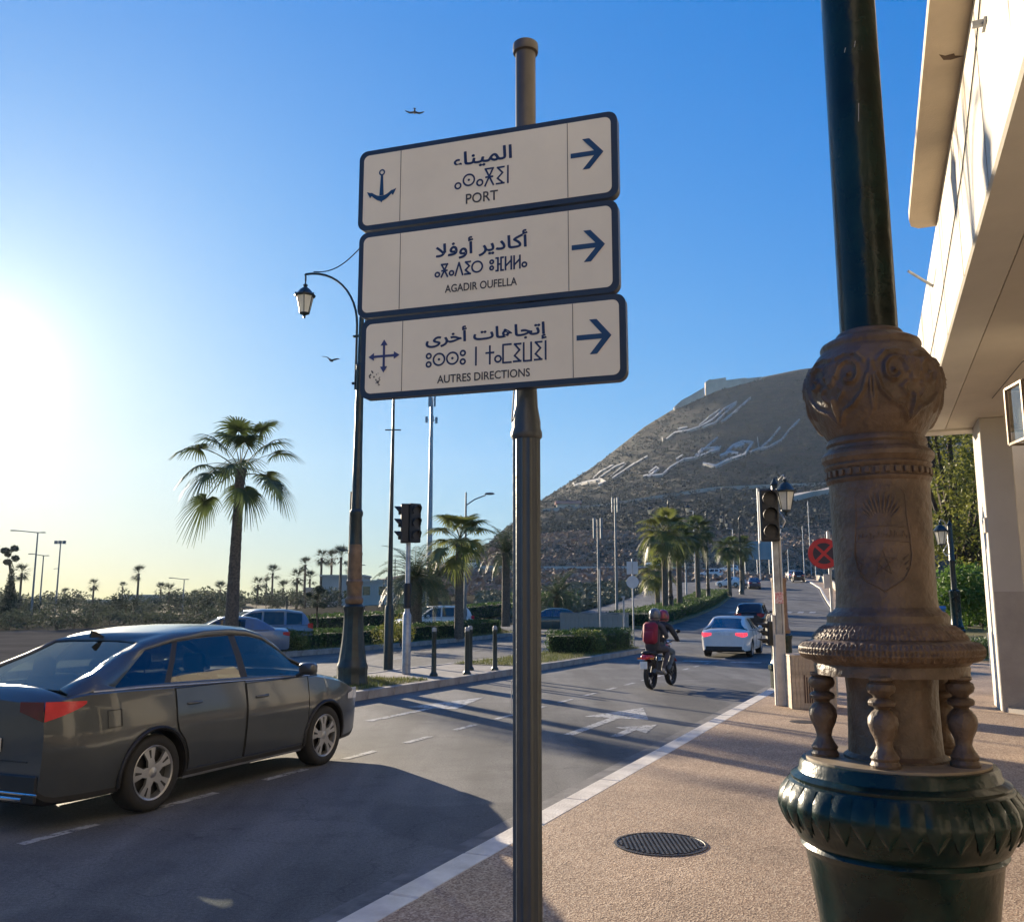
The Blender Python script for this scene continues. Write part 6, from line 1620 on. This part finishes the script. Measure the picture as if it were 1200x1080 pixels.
# dark columnar tree and round crown at the left edge
o = empty('columnar_tree', at(10, 95, 0)); tag(o, 'dark narrow cone shaped tree at the left edge', 'tree')
b = MB(); b.tube([(0, 0, 0), (0, 0, 5.4)], [.16, .04], 6); b.build('trunk', M_bark, o)
leaf_cloud('crown', [((0, 0, .9+.55*i), (.95-.09*i, .95-.09*i, .55)) for i in range(9)], 3600, .13, M_farleaf, o, .2)
tree('round_tree', 'thin trunked tree with a small round crown above the left edge tree line', at(8, 120, 0), 9.3, 1.5, M_farleaf, 1800, .15, 7.2, 5, blobsn=8)
tree('round_topiary', 'small ball shaped clipped tree beside the parked blue grey car', at(372, 52, .1), 2.9, .75, M_farleaf, 1600, .07, 1.3, 15, blobsn=8)
# right hand garden
gz = MB()
def gh(x, y): return .45 + max(0, y-31)*.055
gx0, gx1, gy0, gy1 = 13.4, 42, 31, 75
gz.grid(lambda u, v: Vector((.441*(gy0+(gy1-gy0)*v)-.3+30*u, gy0+(gy1-gy0)*v, gh(0, gy0+(gy1-gy0)*v))), 6, 10)
go = gz.build('garden_lawn', M_lawn); go['kind'] = 'structure'
gwl = empty('garden_wall', (gx0, 30.9, 0)); tag(gwl, 'low stone edging wall of the garden behind the big lamp post', 'wall')
bm_ = MB(); bm_.box(0, .485, 0, .3, 0, .24, bev=.02); sme = bm_.mesh('stone', mat('grey_garden_stone', (.22, .20, .17), .9, var=.4, vscale=4, bump=.6, bscale=20))
for row in range(2):
    for i in range(52): link('stone', sme, gwl, loc=(i*.5+.25*row, R.uniform(-.02, .02), .0+.25*row+R.uniform(-.005, .005)), rot=(0, 0, R.uniform(-.02, .02)))
tree('olive_green_tree', 'big loose olive green tree filling the gap between the lamp post and the column', at(1128, 41, .6), 11.5, 4.2, M_leafo, 15000, .12, 2.6, 51, blobsn=44)
tree('olive_green_tree', 'second olive green tree further right partly behind the column', at(1190, 47, .9), 11, 4.4, M_leafo, 9000, .13, 3.0, 52, blobsn=36)
tree('olive_green_tree', 'third olive green tree further back behind the street sign side of the garden', at(1085, 58, 2), 10, 4.6, M_leafo, 8000, .15, 3.0, 53, blobsn=34)
def bush(name, label, loc, rx, ry, rz_, m, n, size, cat='shrub', group=None):
    o = empty(name, loc); tag(o, label, cat, group); blobs = [((R.uniform(-.6, .6)*rx, R.uniform(-.6, .6)*ry, rz_*R.uniform(.3, .8)), (rx*.5, ry*.5, rz_*.35)) for _ in range(10)]
    leaf_cloud('foliage', blobs, n, size, m, o, .2)
    b = MB(); [b.tube([(0, 0, 0), (R.uniform(-.5, .5)*rx, R.uniform(-.5, .5)*ry, rz_*.7)], .015, 4) for _ in range(5)]; b.build('stem', M_bark, o)
    return o
bush('garden_shrub', 'fresh green leafy shrub below the olive green tree', at(1118, 36.5, .6), 2.2, 1.2, 2.6, M_leafg, 3600, .10)
bush('garden_shrub', 'bright green shrub in front of the column foot', at(1150, 38, .8), 2.0, 1.2, 2.6, M_leafg, 2600, .11)
bush('garden_shrub', 'low dark green shrub at the foot of the garden lamp post', at(1140, 29.6, .1), 1.1, .7, .75, M_hedge, 2200, .05)
for i in range(12):
    bush('garden_shrub', 'low green plant clump on the garden lawn, %s from the left' % nth(i), at(1080+i*9, 40+(i % 4)*4, gh(0, 40+(i % 4)*4)-Z(*at(1080+i*9, 40+(i % 4)*4)[:2])), 1.1, .6, .6, M_leafg, 500, .09, group='low planting on the garden lawn')
bb2 = MB(); bb2.box(-.3, .3, -.25, .25, .1, 1.25, bev=.04); bb2.box(-.32, .32, -.28, .28, 1.25, 1.38, bev=.03); tag(bb2.build('litter_bin', mat('blue_bin_plastic', (.03, .18, .42), .4), loc=at(1094, 31.8, .45)), 'blue bin behind the big lamp post in the garden', 'bin')
b = MB(); b.tube([(0, 0, 0), (0, 0, .95)], .03, 8); b.ball((0, 0, .97), .04, 8, 5); tag(b.build('post', M_galv, loc=at(1156, 26, .1)), 'thin pale metal post near the foot of the column', 'post')

# hedges: clipped boxes of leaves on a twiggy core
def hedge(name, label, pts, wid, h, n, size=.05, m=None, cat='hedge', group=None):
    """pts: list of (s, t) along the centre line"""
    o = empty(name, wst(*pts[0], .1)); tag(o, label, cat, group); b, core = MB(), MB(); L0 = o.location
    seg = [(pts[i], pts[i+1]) for i in range(len(pts)-1)]; tot = sum(math.dist(a, c_) for a, c_ in seg)
    for (a, c_) in seg:
        l = math.dist(a, c_); nx_, ny_ = -(c_[1]-a[1])/l, (c_[0]-a[0])/l
        q = [wst(a[0]+nx_*w_*wid*.42, a[1]+ny_*w_*wid*.42, .05)-L0 for w_ in (-1, 1)] + [wst(c_[0]+nx_*w_*wid*.42, c_[1]+ny_*w_*wid*.42, .05)-L0 for w_ in (1, -1)]
        n0 = len(core.v); core.v += [tuple(p) for p in q] + [tuple(p+Vector((0, 0, h*.9))) for p in q]
        for f in ((0,1,2,3), (4,7,6,5), (0,4,5,1), (1,5,6,2), (2,6,7,3), (3,7,4,0)): core.face([n0+i for i in f])
        for _ in range(int(n*l/tot)):
            u = R.random(); face_ = R.random(); bump_ = .05*math.sin(u*l*3.1)+.04*math.sin(u*l*7.7)
            if face_ > .80:
                u = R.choice((-.12/l, 1+.12/l))+R.uniform(-.06, .06)/l; w_ = R.uniform(-.5, .5)*wid; z = h*R.uniform(.02, 1.0)
            elif face_ < .40: w_ = R.uniform(-.5, .5)*wid; z = h*R.uniform(.93, 1.04)+bump_
            else: w_ = (.5 if R.random() < .5 else -.5)*wid*R.uniform(.88, 1.03)+bump_*.7; z = h*R.uniform(.02, 1.0)
            if R.random() < .06: z += R.uniform(0, .09)
            s_ = a[0]+(c_[0]-a[0])*u+nx_*w_; t_ = a[1]+(c_[1]-a[1])*u+ny_*w_; p = wst(s_, t_, .1+z)-L0; s = size*R.uniform(.6, 1.4)
            uu = Vector((R.uniform(-1, 1), R.uniform(-1, 1), R.uniform(-.6, 1))).normalized(); ww = uu.orthogonal().normalized(); ww.rotate(Matrix.Rotation(R.uniform(0, 6), 3, uu))
            b.quad(p-uu*s, p-ww*s*.5, p+uu*s, p+ww*s*.5)
    core.build('branches', mat('dark_hedge_core', (.012, .022, .008), .95), o); b.build('foliage', m or M_hedge, o)
    return o
hedge('clipped_hedge', 'short clipped hedge block at the end of the near traffic island, left of the motorcycle', [(31.4, -11.6), (36.2, -11.6)], 1.9, .80, 9000, .035)
I3 = [(s, interp(I3R, s)-1.9) for s in (60, 70, 80, 93, 104, 112)]
hedge('clipped_hedge', 'long clipped hedge with a sunlit top under the row of palms and lamp posts', I3, 3.3, .95, 26000, .06)
for s0, s1, h, lab in ((26, 31.5, .7, 'clipped verge hedge nearest the tall lamp post, in front of the parked cars'), (32, 38, .75, 'second clipped verge hedge, behind the tall lamp post'), (38.6, 49, .8, 'third clipped verge hedge, in front of the white car and the palms')):
    hedge('clipped_hedge', lab, [(s0, -22.9), (s1, -22.9)], 1.1, h, int(900*(s1-s0)), .045)
hedge('clipped_hedge', 'low far hedge beyond the car park at the left', [(46, -33), (60, -34), (80, -36)], 1.4, 1.1, 6000, .08)
for i, (px, Y, lab) in enumerate(((352, 35.5, 'loose yellowish shrub between the parked cars and the clipped hedge'), (455, 38, 'wild pale green shrub growing out of the verge hedge under the date palm'), (470, 39, 'olive shrub right of the wild pale green one on the verge'), (690, 33.3, 'spiky young plant at the left end of the short hedge block'))):
    bush('shrub', lab, at(px, Y, .16), .7, .5, 1.25 if i in (1, 2) else .8, M_leafo if i in (0, 1, 2) else M_frondy, 1300, .045)
for i in range(7):
    px = 612+i*9; bush('roadside_shrub', 'shrub in front of the brown bank beyond the crossing road, %s from the left' % nth(i), at(px, 96+R.uniform(-6, 6), 0), 1.6, 1.2, 2.0, M_hedge, 600, .12, group='shrubs at the foot of the brown bank')

# ================================================================== OTHER THINGS IN THE DISTANCE
# low pale wall beyond the crossing
lw = empty('low_wall', at(657, 53.5, 0)); p1 = at(736, 50.5, 0)-lw.location; lw.rotation_euler = (0, 0, math.atan2(p1.y, p1.x)); ln = p1.length
tag(lw, 'low beige panelled wall across the mouth of the side road', 'wall')
npn = 14; pmb = MB(); pmb.box(.006, ln/npn-.006, -.06, .06, .05, 1.25, bev=.008); pme = pmb.mesh('panel', mat('beige_wall_panel', (.40, .33, .25), .8, var=.12, vscale=1.5))
for k in range(npn): link('panel', pme, lw, loc=(ln/npn*k, R.uniform(-.006, .006), p1.z*k/npn))
b = MB(); b.box(0, ln, -.09, .09, 1.255, 1.31); b.build('coping', M_kerbg, lw)
def pole_thing(name, label, cat, loc, h, r0, r1, m=None, group=None, parts=None, rz=0.0):
    o = empty(name, loc, rz); tag(o, label, cat, group); b = MB(); b.lathe([(r0, 0), (r0, h*.02), ((r0+r1)/2, h*.5), (r1, h)], 10); b.build('pole', m or M_galv, o, smooth=40)
    for nm, fn, mm in (parts or []):
        q = MB(); fn(q); q.build(nm, mm, o, smooth=40)
    return o
# round signs above the short hedge
sp = empty('double_sign_post', at(742, 40, .1), -.2); tag(sp, 'post with two rectangular and two round sign backs above the short hedge', 'road sign')
b = MB(); b.lathe([(.035, 0), (.035, 3.75)], 8); b.build('pole', M_galv, sp)
M_sb = mat('bare_sign_back', (.60, .57, .52), .5, var=.06)
for s in (-1, 1):
    b = MB(); b.box(s*.13-.11, s*.13+.11, -.045, -.035, 3.08, 3.62, bev=.003); b.build('rectangular_sign', M_sb, sp)
b = MB(); b.lathe([(.27, 0), (.27, .012)], 24, M=Matrix.Translation((0, -.04, 2.74)) @ Matrix.Rotation(PI/2, 4, 'X')); b.build('round_sign', M_sb, sp)
# things with known outlines: slim street lamps, masts
M_pgrey = mat('grey_painted_steel', (.20, .21, .21), .5, metal=.3)
pole_thing('street_lamp', 'slim street lamp with one long arm to the right above the bushy fan palm', 'street lamp', at(545, 52, .16), 8.0, .09, .05, M_pgrey, parts=[('arm', lambda q: q.tube([(0, 0, 7.25), (.5, 0, 7.6), (1.15, 0, 7.85)], .035, 6), M_pgrey), ('lamp_head', lambda q: q.ball((1.35, 0, 7.93), .2, 10, 6, sc=(1.5, .7, .38)), M_pgrey)])
def mast_top(q):
    for k in range(3):
        a = 2*PI*k/3+.4; x, y = .32*math.cos(a), .32*math.sin(a); q.box(x-.10, x+.10, y-.07, y+.07, 20.7, 23.0); q.tube([(0, 0, 21.2), (x, y, 21.2)], .03, 4); q.tube([(0, 0, 22.5), (x, y, 22.5)], .03, 4)
def mast_mid(q):
    for k in range(4):
        a = PI/2*k+.3; x, y = .5*math.cos(a), .5*math.sin(a); q.box(x-.12, x+.12, y-.12, y+.12, 19.0, 19.6); q.tube([(0, 0, 19.3), (x, y, 19.3)], .03, 4)
pole_thing('mobile_phone_mast', 'very tall grey mast with antennas at the top, just under the signs', 'mast', at(502.5, 90, 0), 21.6, .30, .15, M_galv, parts=[('antenna', mast_top, M_galv), ('equipment_box', mast_mid, M_galv)])
pole_thing('thin_mast', 'thin dark stepped pole with small cross pieces right behind the tall lamp post', 'mast', wst(19.3, -12.5, .16)+Vector((.35, 2.2, 0)), 7.9, .085, .03, M_irond, parts=[('cross_piece', lambda q: q.tube([(-.22, 0, 6.5), (.22, 0, 6.5)], .018, 5), M_irond), ('base', lambda q: q.lathe([(.13, 0), (.12, 1.6), (.10, 1.7)], 10), M_irond), ('finial', lambda q: q.ball((0, 0, 7.92), .05, 8, 5), M_irond)])
pole_thing('thin_mast', 'thin dark pole immediately left of the tall lamp post', 'mast', at(408, 31, .1), 5.6, .07, .04, M_irond, parts=[('cross_piece', lambda q: q.tube([(-.35, 0, 3.6), (.05, 0, 3.6)], .025, 5), M_irond)])
def twin(h): return [('lamp_head', lambda q: (q.box(-.32, -.16, -.1, .1, h-1.3, h+.1, bev=.02), q.box(.16, .32, -.1, .1, h-1.3, h+.1, bev=.02), q.tube([(-.24, 0, h-.5), (.24, 0, h-.5)], .04, 5)), M_pgrey)]
pole_thing('slim_lamp_pole', 'slim pole with a paired head, right one of two in front of the brown bank', 'mast', at(723, 84, 0), 10.6, .13, .08, M_pgrey, parts=twin(10.6), group=None)
pole_thing('slim_lamp_pole', 'slim pole with a paired head, left one of two in front of the brown bank', 'mast', at(702, 62, 0), 7.3, .09, .06, M_pgrey, parts=twin(7.3))
pole_thing('slim_lamp_pole', 'thin galvanised post rising behind the low beige wall', 'post', at(703.5, 46, 0), 3.6, .04, .04, M_galv)
pole_thing('short_post', 'short pale post on the short hedge island beside the motorcycle riders', 'post', at(731, 37.5, .1), 2.1, .04, .035, M_galv, parts=[('cap', lambda q: q.box(-.08, .06, -.04, .04, 2.05, 2.13), M_bolt)])
for px, Y, h, lab in ((816, 150, 13.0, 'slim pale street lamp between the first two palms'), (805, 120, 9.5, 'slim pale pole behind the front palm of the row'), (862, 150, 9.6, 'slim pale street lamp behind the third palm'), (893, 150, 15, 'tall pale pole left of the traffic light')):
    pole_thing('street_lamp', lab, 'street lamp', at(px, Y, 0), h*.9, .12, .07, M_galv, parts=[('arm', (lambda hh: (lambda q: q.tube([(0, 0, hh-.1), (-.9, 0, hh)], .05, 5)))(h*.9), M_galv)])
for i, (px, Y, h) in enumerate(((919, 170, 9), (926.5, 150, 5), (945, 160, 9), (953, 168, 14), (958.5, 150, 6))):
    pole_thing('street_lamp', 'pale slim pole beside the far end of the avenue, %s from the left' % nth(i), 'street lamp', at(px, Y, 0), h, .10, .06, M_galv, group='pale poles along the far end of the avenue')
# double armed street lamps in the haze on the left
def tee(h, a0, a1): return [('arm', lambda q: q.tube([(a0, 0, h+.25), (0, 0, h), (a1, 0, h+.02)], .055, 5), M_pgrey), ('lamp_head', lambda q: (q.box(a0-.5, a0+.1, -.12, .12, h+.18, h+.3), q.box(a1-.1, a1+.35, -.12, .12, h-.05, h+.06)), M_pgrey)]
for px, Y, h, a0, a1, lab in ((37, 105, 9.9, -2.6, .5, 'tallest street lamp at the left edge with its long arm to the left'), (46, 128, 8.6, -1.6, .4, 'second street lamp at the left edge, right behind the tallest one'), (214, 150, 5.6, -2.0, .4, 'small street lamp in the haze left of the tall single palm'), (421, 140, 5.9, -2.2, .4, 'small street lamp among the far palms left of the tall lamp post')):
    pole_thing('street_lamp', lab, 'street lamp', at(px, Y, 0), h, .13, .07, M_pgrey, parts=tee(h, a0, a1))
pole_thing('floodlight_mast', 'floodlight mast with a cluster of lamps at the left horizon', 'mast', at(65, 170, 0), 13.2, .18, .10, M_pgrey, parts=[('lamp_head', lambda q: [q.box(-1.1+.75*k, -.6+.75*k, -.2, .2, 13.0, 13.6) for k in range(3)], M_pgrey), ('cross_piece', lambda q: q.tube([(-.9, 0, 8.4), (.1, 0, 8.5)], .06, 5), M_pgrey)])
for i, (px, Y, h) in enumerate(((300, 160, 4.0), (336, 46, 2.3), (449, 80, 3.5), (462, 85, 5.4), (475, 75, 4.4), (540, 88, 5.4))):
    pole_thing('thin_post', 'thin dark post in front of the far trees and bank, %s from the left' % nth(i), 'post', at(px, Y, 0), h, .05, .04, M_irond, group='thin dark posts in the middle distance')
for i in range(16):
    px = -25+i*19+R.uniform(-5, 5); bush('horizon_shrub', 'wide grey green shrub beyond the car park at the left, %s from the left' % nth(i), at(px, R.uniform(62, 84), -.1), 1.7, 1.3, R.uniform(1.0, 1.7), M_farleaf, 520, .11, group='shrubs beyond the car park')
# far pale buildings
def house(px, Y, w, d, h, lab, m=M_wash, nw=4):
    o = empty('house', at(px, Y, 0)); tag(o, lab, 'building'); b = MB(); b.box(-w/2, w/2, 0, d, -.5, h); b.build('wall', m, o)
    b = MB(); b.box(-w/2-.2, w/2+.2, -.2, d+.2, h, h+.3); b.build('roof', M_soffit, o)
    wm = MB(); wm.box(-.5, .5, -.06, .02, 0, 1.2); wme = wm.mesh('window', M_dglass)
    for r_ in range(max(1, int(h/3))):
        for k in range(nw): link('window', wme, o, loc=(-w/2+w*(k+.5)/nw, 0, 1.2+2.8*r_))
for a in ((172, 260, 16, 8, 4.2, 'low pale building left of the small hazy street lamp'), (100, 280, 20, 8, 3.0, 'long low building near the left horizon'), (214, 300, 18, 8, 4.0, 'low hazy building behind the small street lamp'), (400, 150, 7, 7, 4.6, 'pale house with a pitched top behind the tall lamp post'), (378, 165, 7, 7, 3.2, 'second pale house left of the tall lamp post'), (457, 130, 9, 5, 3.0, 'low pale shed behind the wild green shrub')): house(*a)
b = MB(); b.box(-3.4, 3.4, -.1, .1, 3.0, 6.6); o = empty('billboard', at(890, 182, 0)); o.location.z = 8.2; tag(o, 'faded teal billboard at the bend where the avenue meets the ledge road', 'billboard'); b2 = b.build('board', mat('faded_teal_panel', (.16, .27, .30), .5, var=.1, vscale=.4), o)
b = MB(); [b.tube([(x, .2, -2), (x, .2, 6.4)], .1, 6) for x in (-2.4, 0, 2.4)]; b.build('leg', M_galv, o)
# light rail of white posts and panels on the right kerb far up
pw = empty('roadside_parapet', wst(84, .6+rk(84)-2.2, 0)); tag(pw, 'pale parapet wall following the right side of the avenue up the hill', 'wall')
for k in range(26):
    s0 = 70+3*k; a_, c_ = wst(s0, rk(s0)-1.2, .1), wst(s0+3, rk(s0+3)-1.2, .1); d = c_-a_; b = MB(); b.box(.01, d.length-.01, -.12, .12, -.2, .85, bev=.02); o = b.build('panel', M_kerb if False else mat('pale_parapet_concrete', (.40, .36, .30), .85, var=.15, vscale=1), pw)
    o.location = a_-pw.location; o.rotation_euler = (0, -math.asin(d.z/d.length), math.atan2(d.y, d.x))
# flying gulls
M_gull = mat('gull_feathers_grey', (.16, .15, .15), .8); 
def gull(label, loc, span, rz, bank, up_):
    o = empty('seagull', loc, rz); o.rotation_euler = (bank, .1, rz); tag(o, label, 'bird', 'gulls gliding in the sky'); 
    b = MB(); b.ball((0, 0, 0), .075, 10, 6, sc=(2.6, .9, .9)); b.ball((.20, 0, .02), .045, 8, 5, sc=(1.2, 1, 1)); b.tri((.24, -.012, .02), (.24, .012, .02), (.31, 0, .01)); b.quad((-.15, -.03, 0), (-.34, -.08, .0), (-.34, .08, .0), (-.15, .03, 0)); b.build('body', M_gull, o, smooth=60)
    for s in (-1, 1):
        w = MB(); h_ = span/2
        P = [(0, .05, .0), (h_*.45, .18, up_*.9), (h_*.8, .07, up_*.8), (h_, -.08, up_*.45)]; cw = (.11, .10, .07, .012)
        for (y, x, z), c_ in zip(P, cw): w.v += [(x+c_, s*y, z+.008), (x-c_, s*y, z)]
        for i in range(3): w.face((2*i, 2*i+1, 2*i+3, 2*i+2))
        w.build('wing', M_gull, o)
e1 = up_a(131); gull('gull gliding high in the sky above the left end of the signs', Vector((px_a(479)*48*1.03, 48, CAM_H+e1*48)), 1.15, PI/2+.1, 0, .04)
e2 = up_a(422); gull('gull with raised wings just left of the tall lamp post', Vector((px_a(378)*48, 48, CAM_H+e2*48)), 1.20, PI/2-.3, .22, .20)
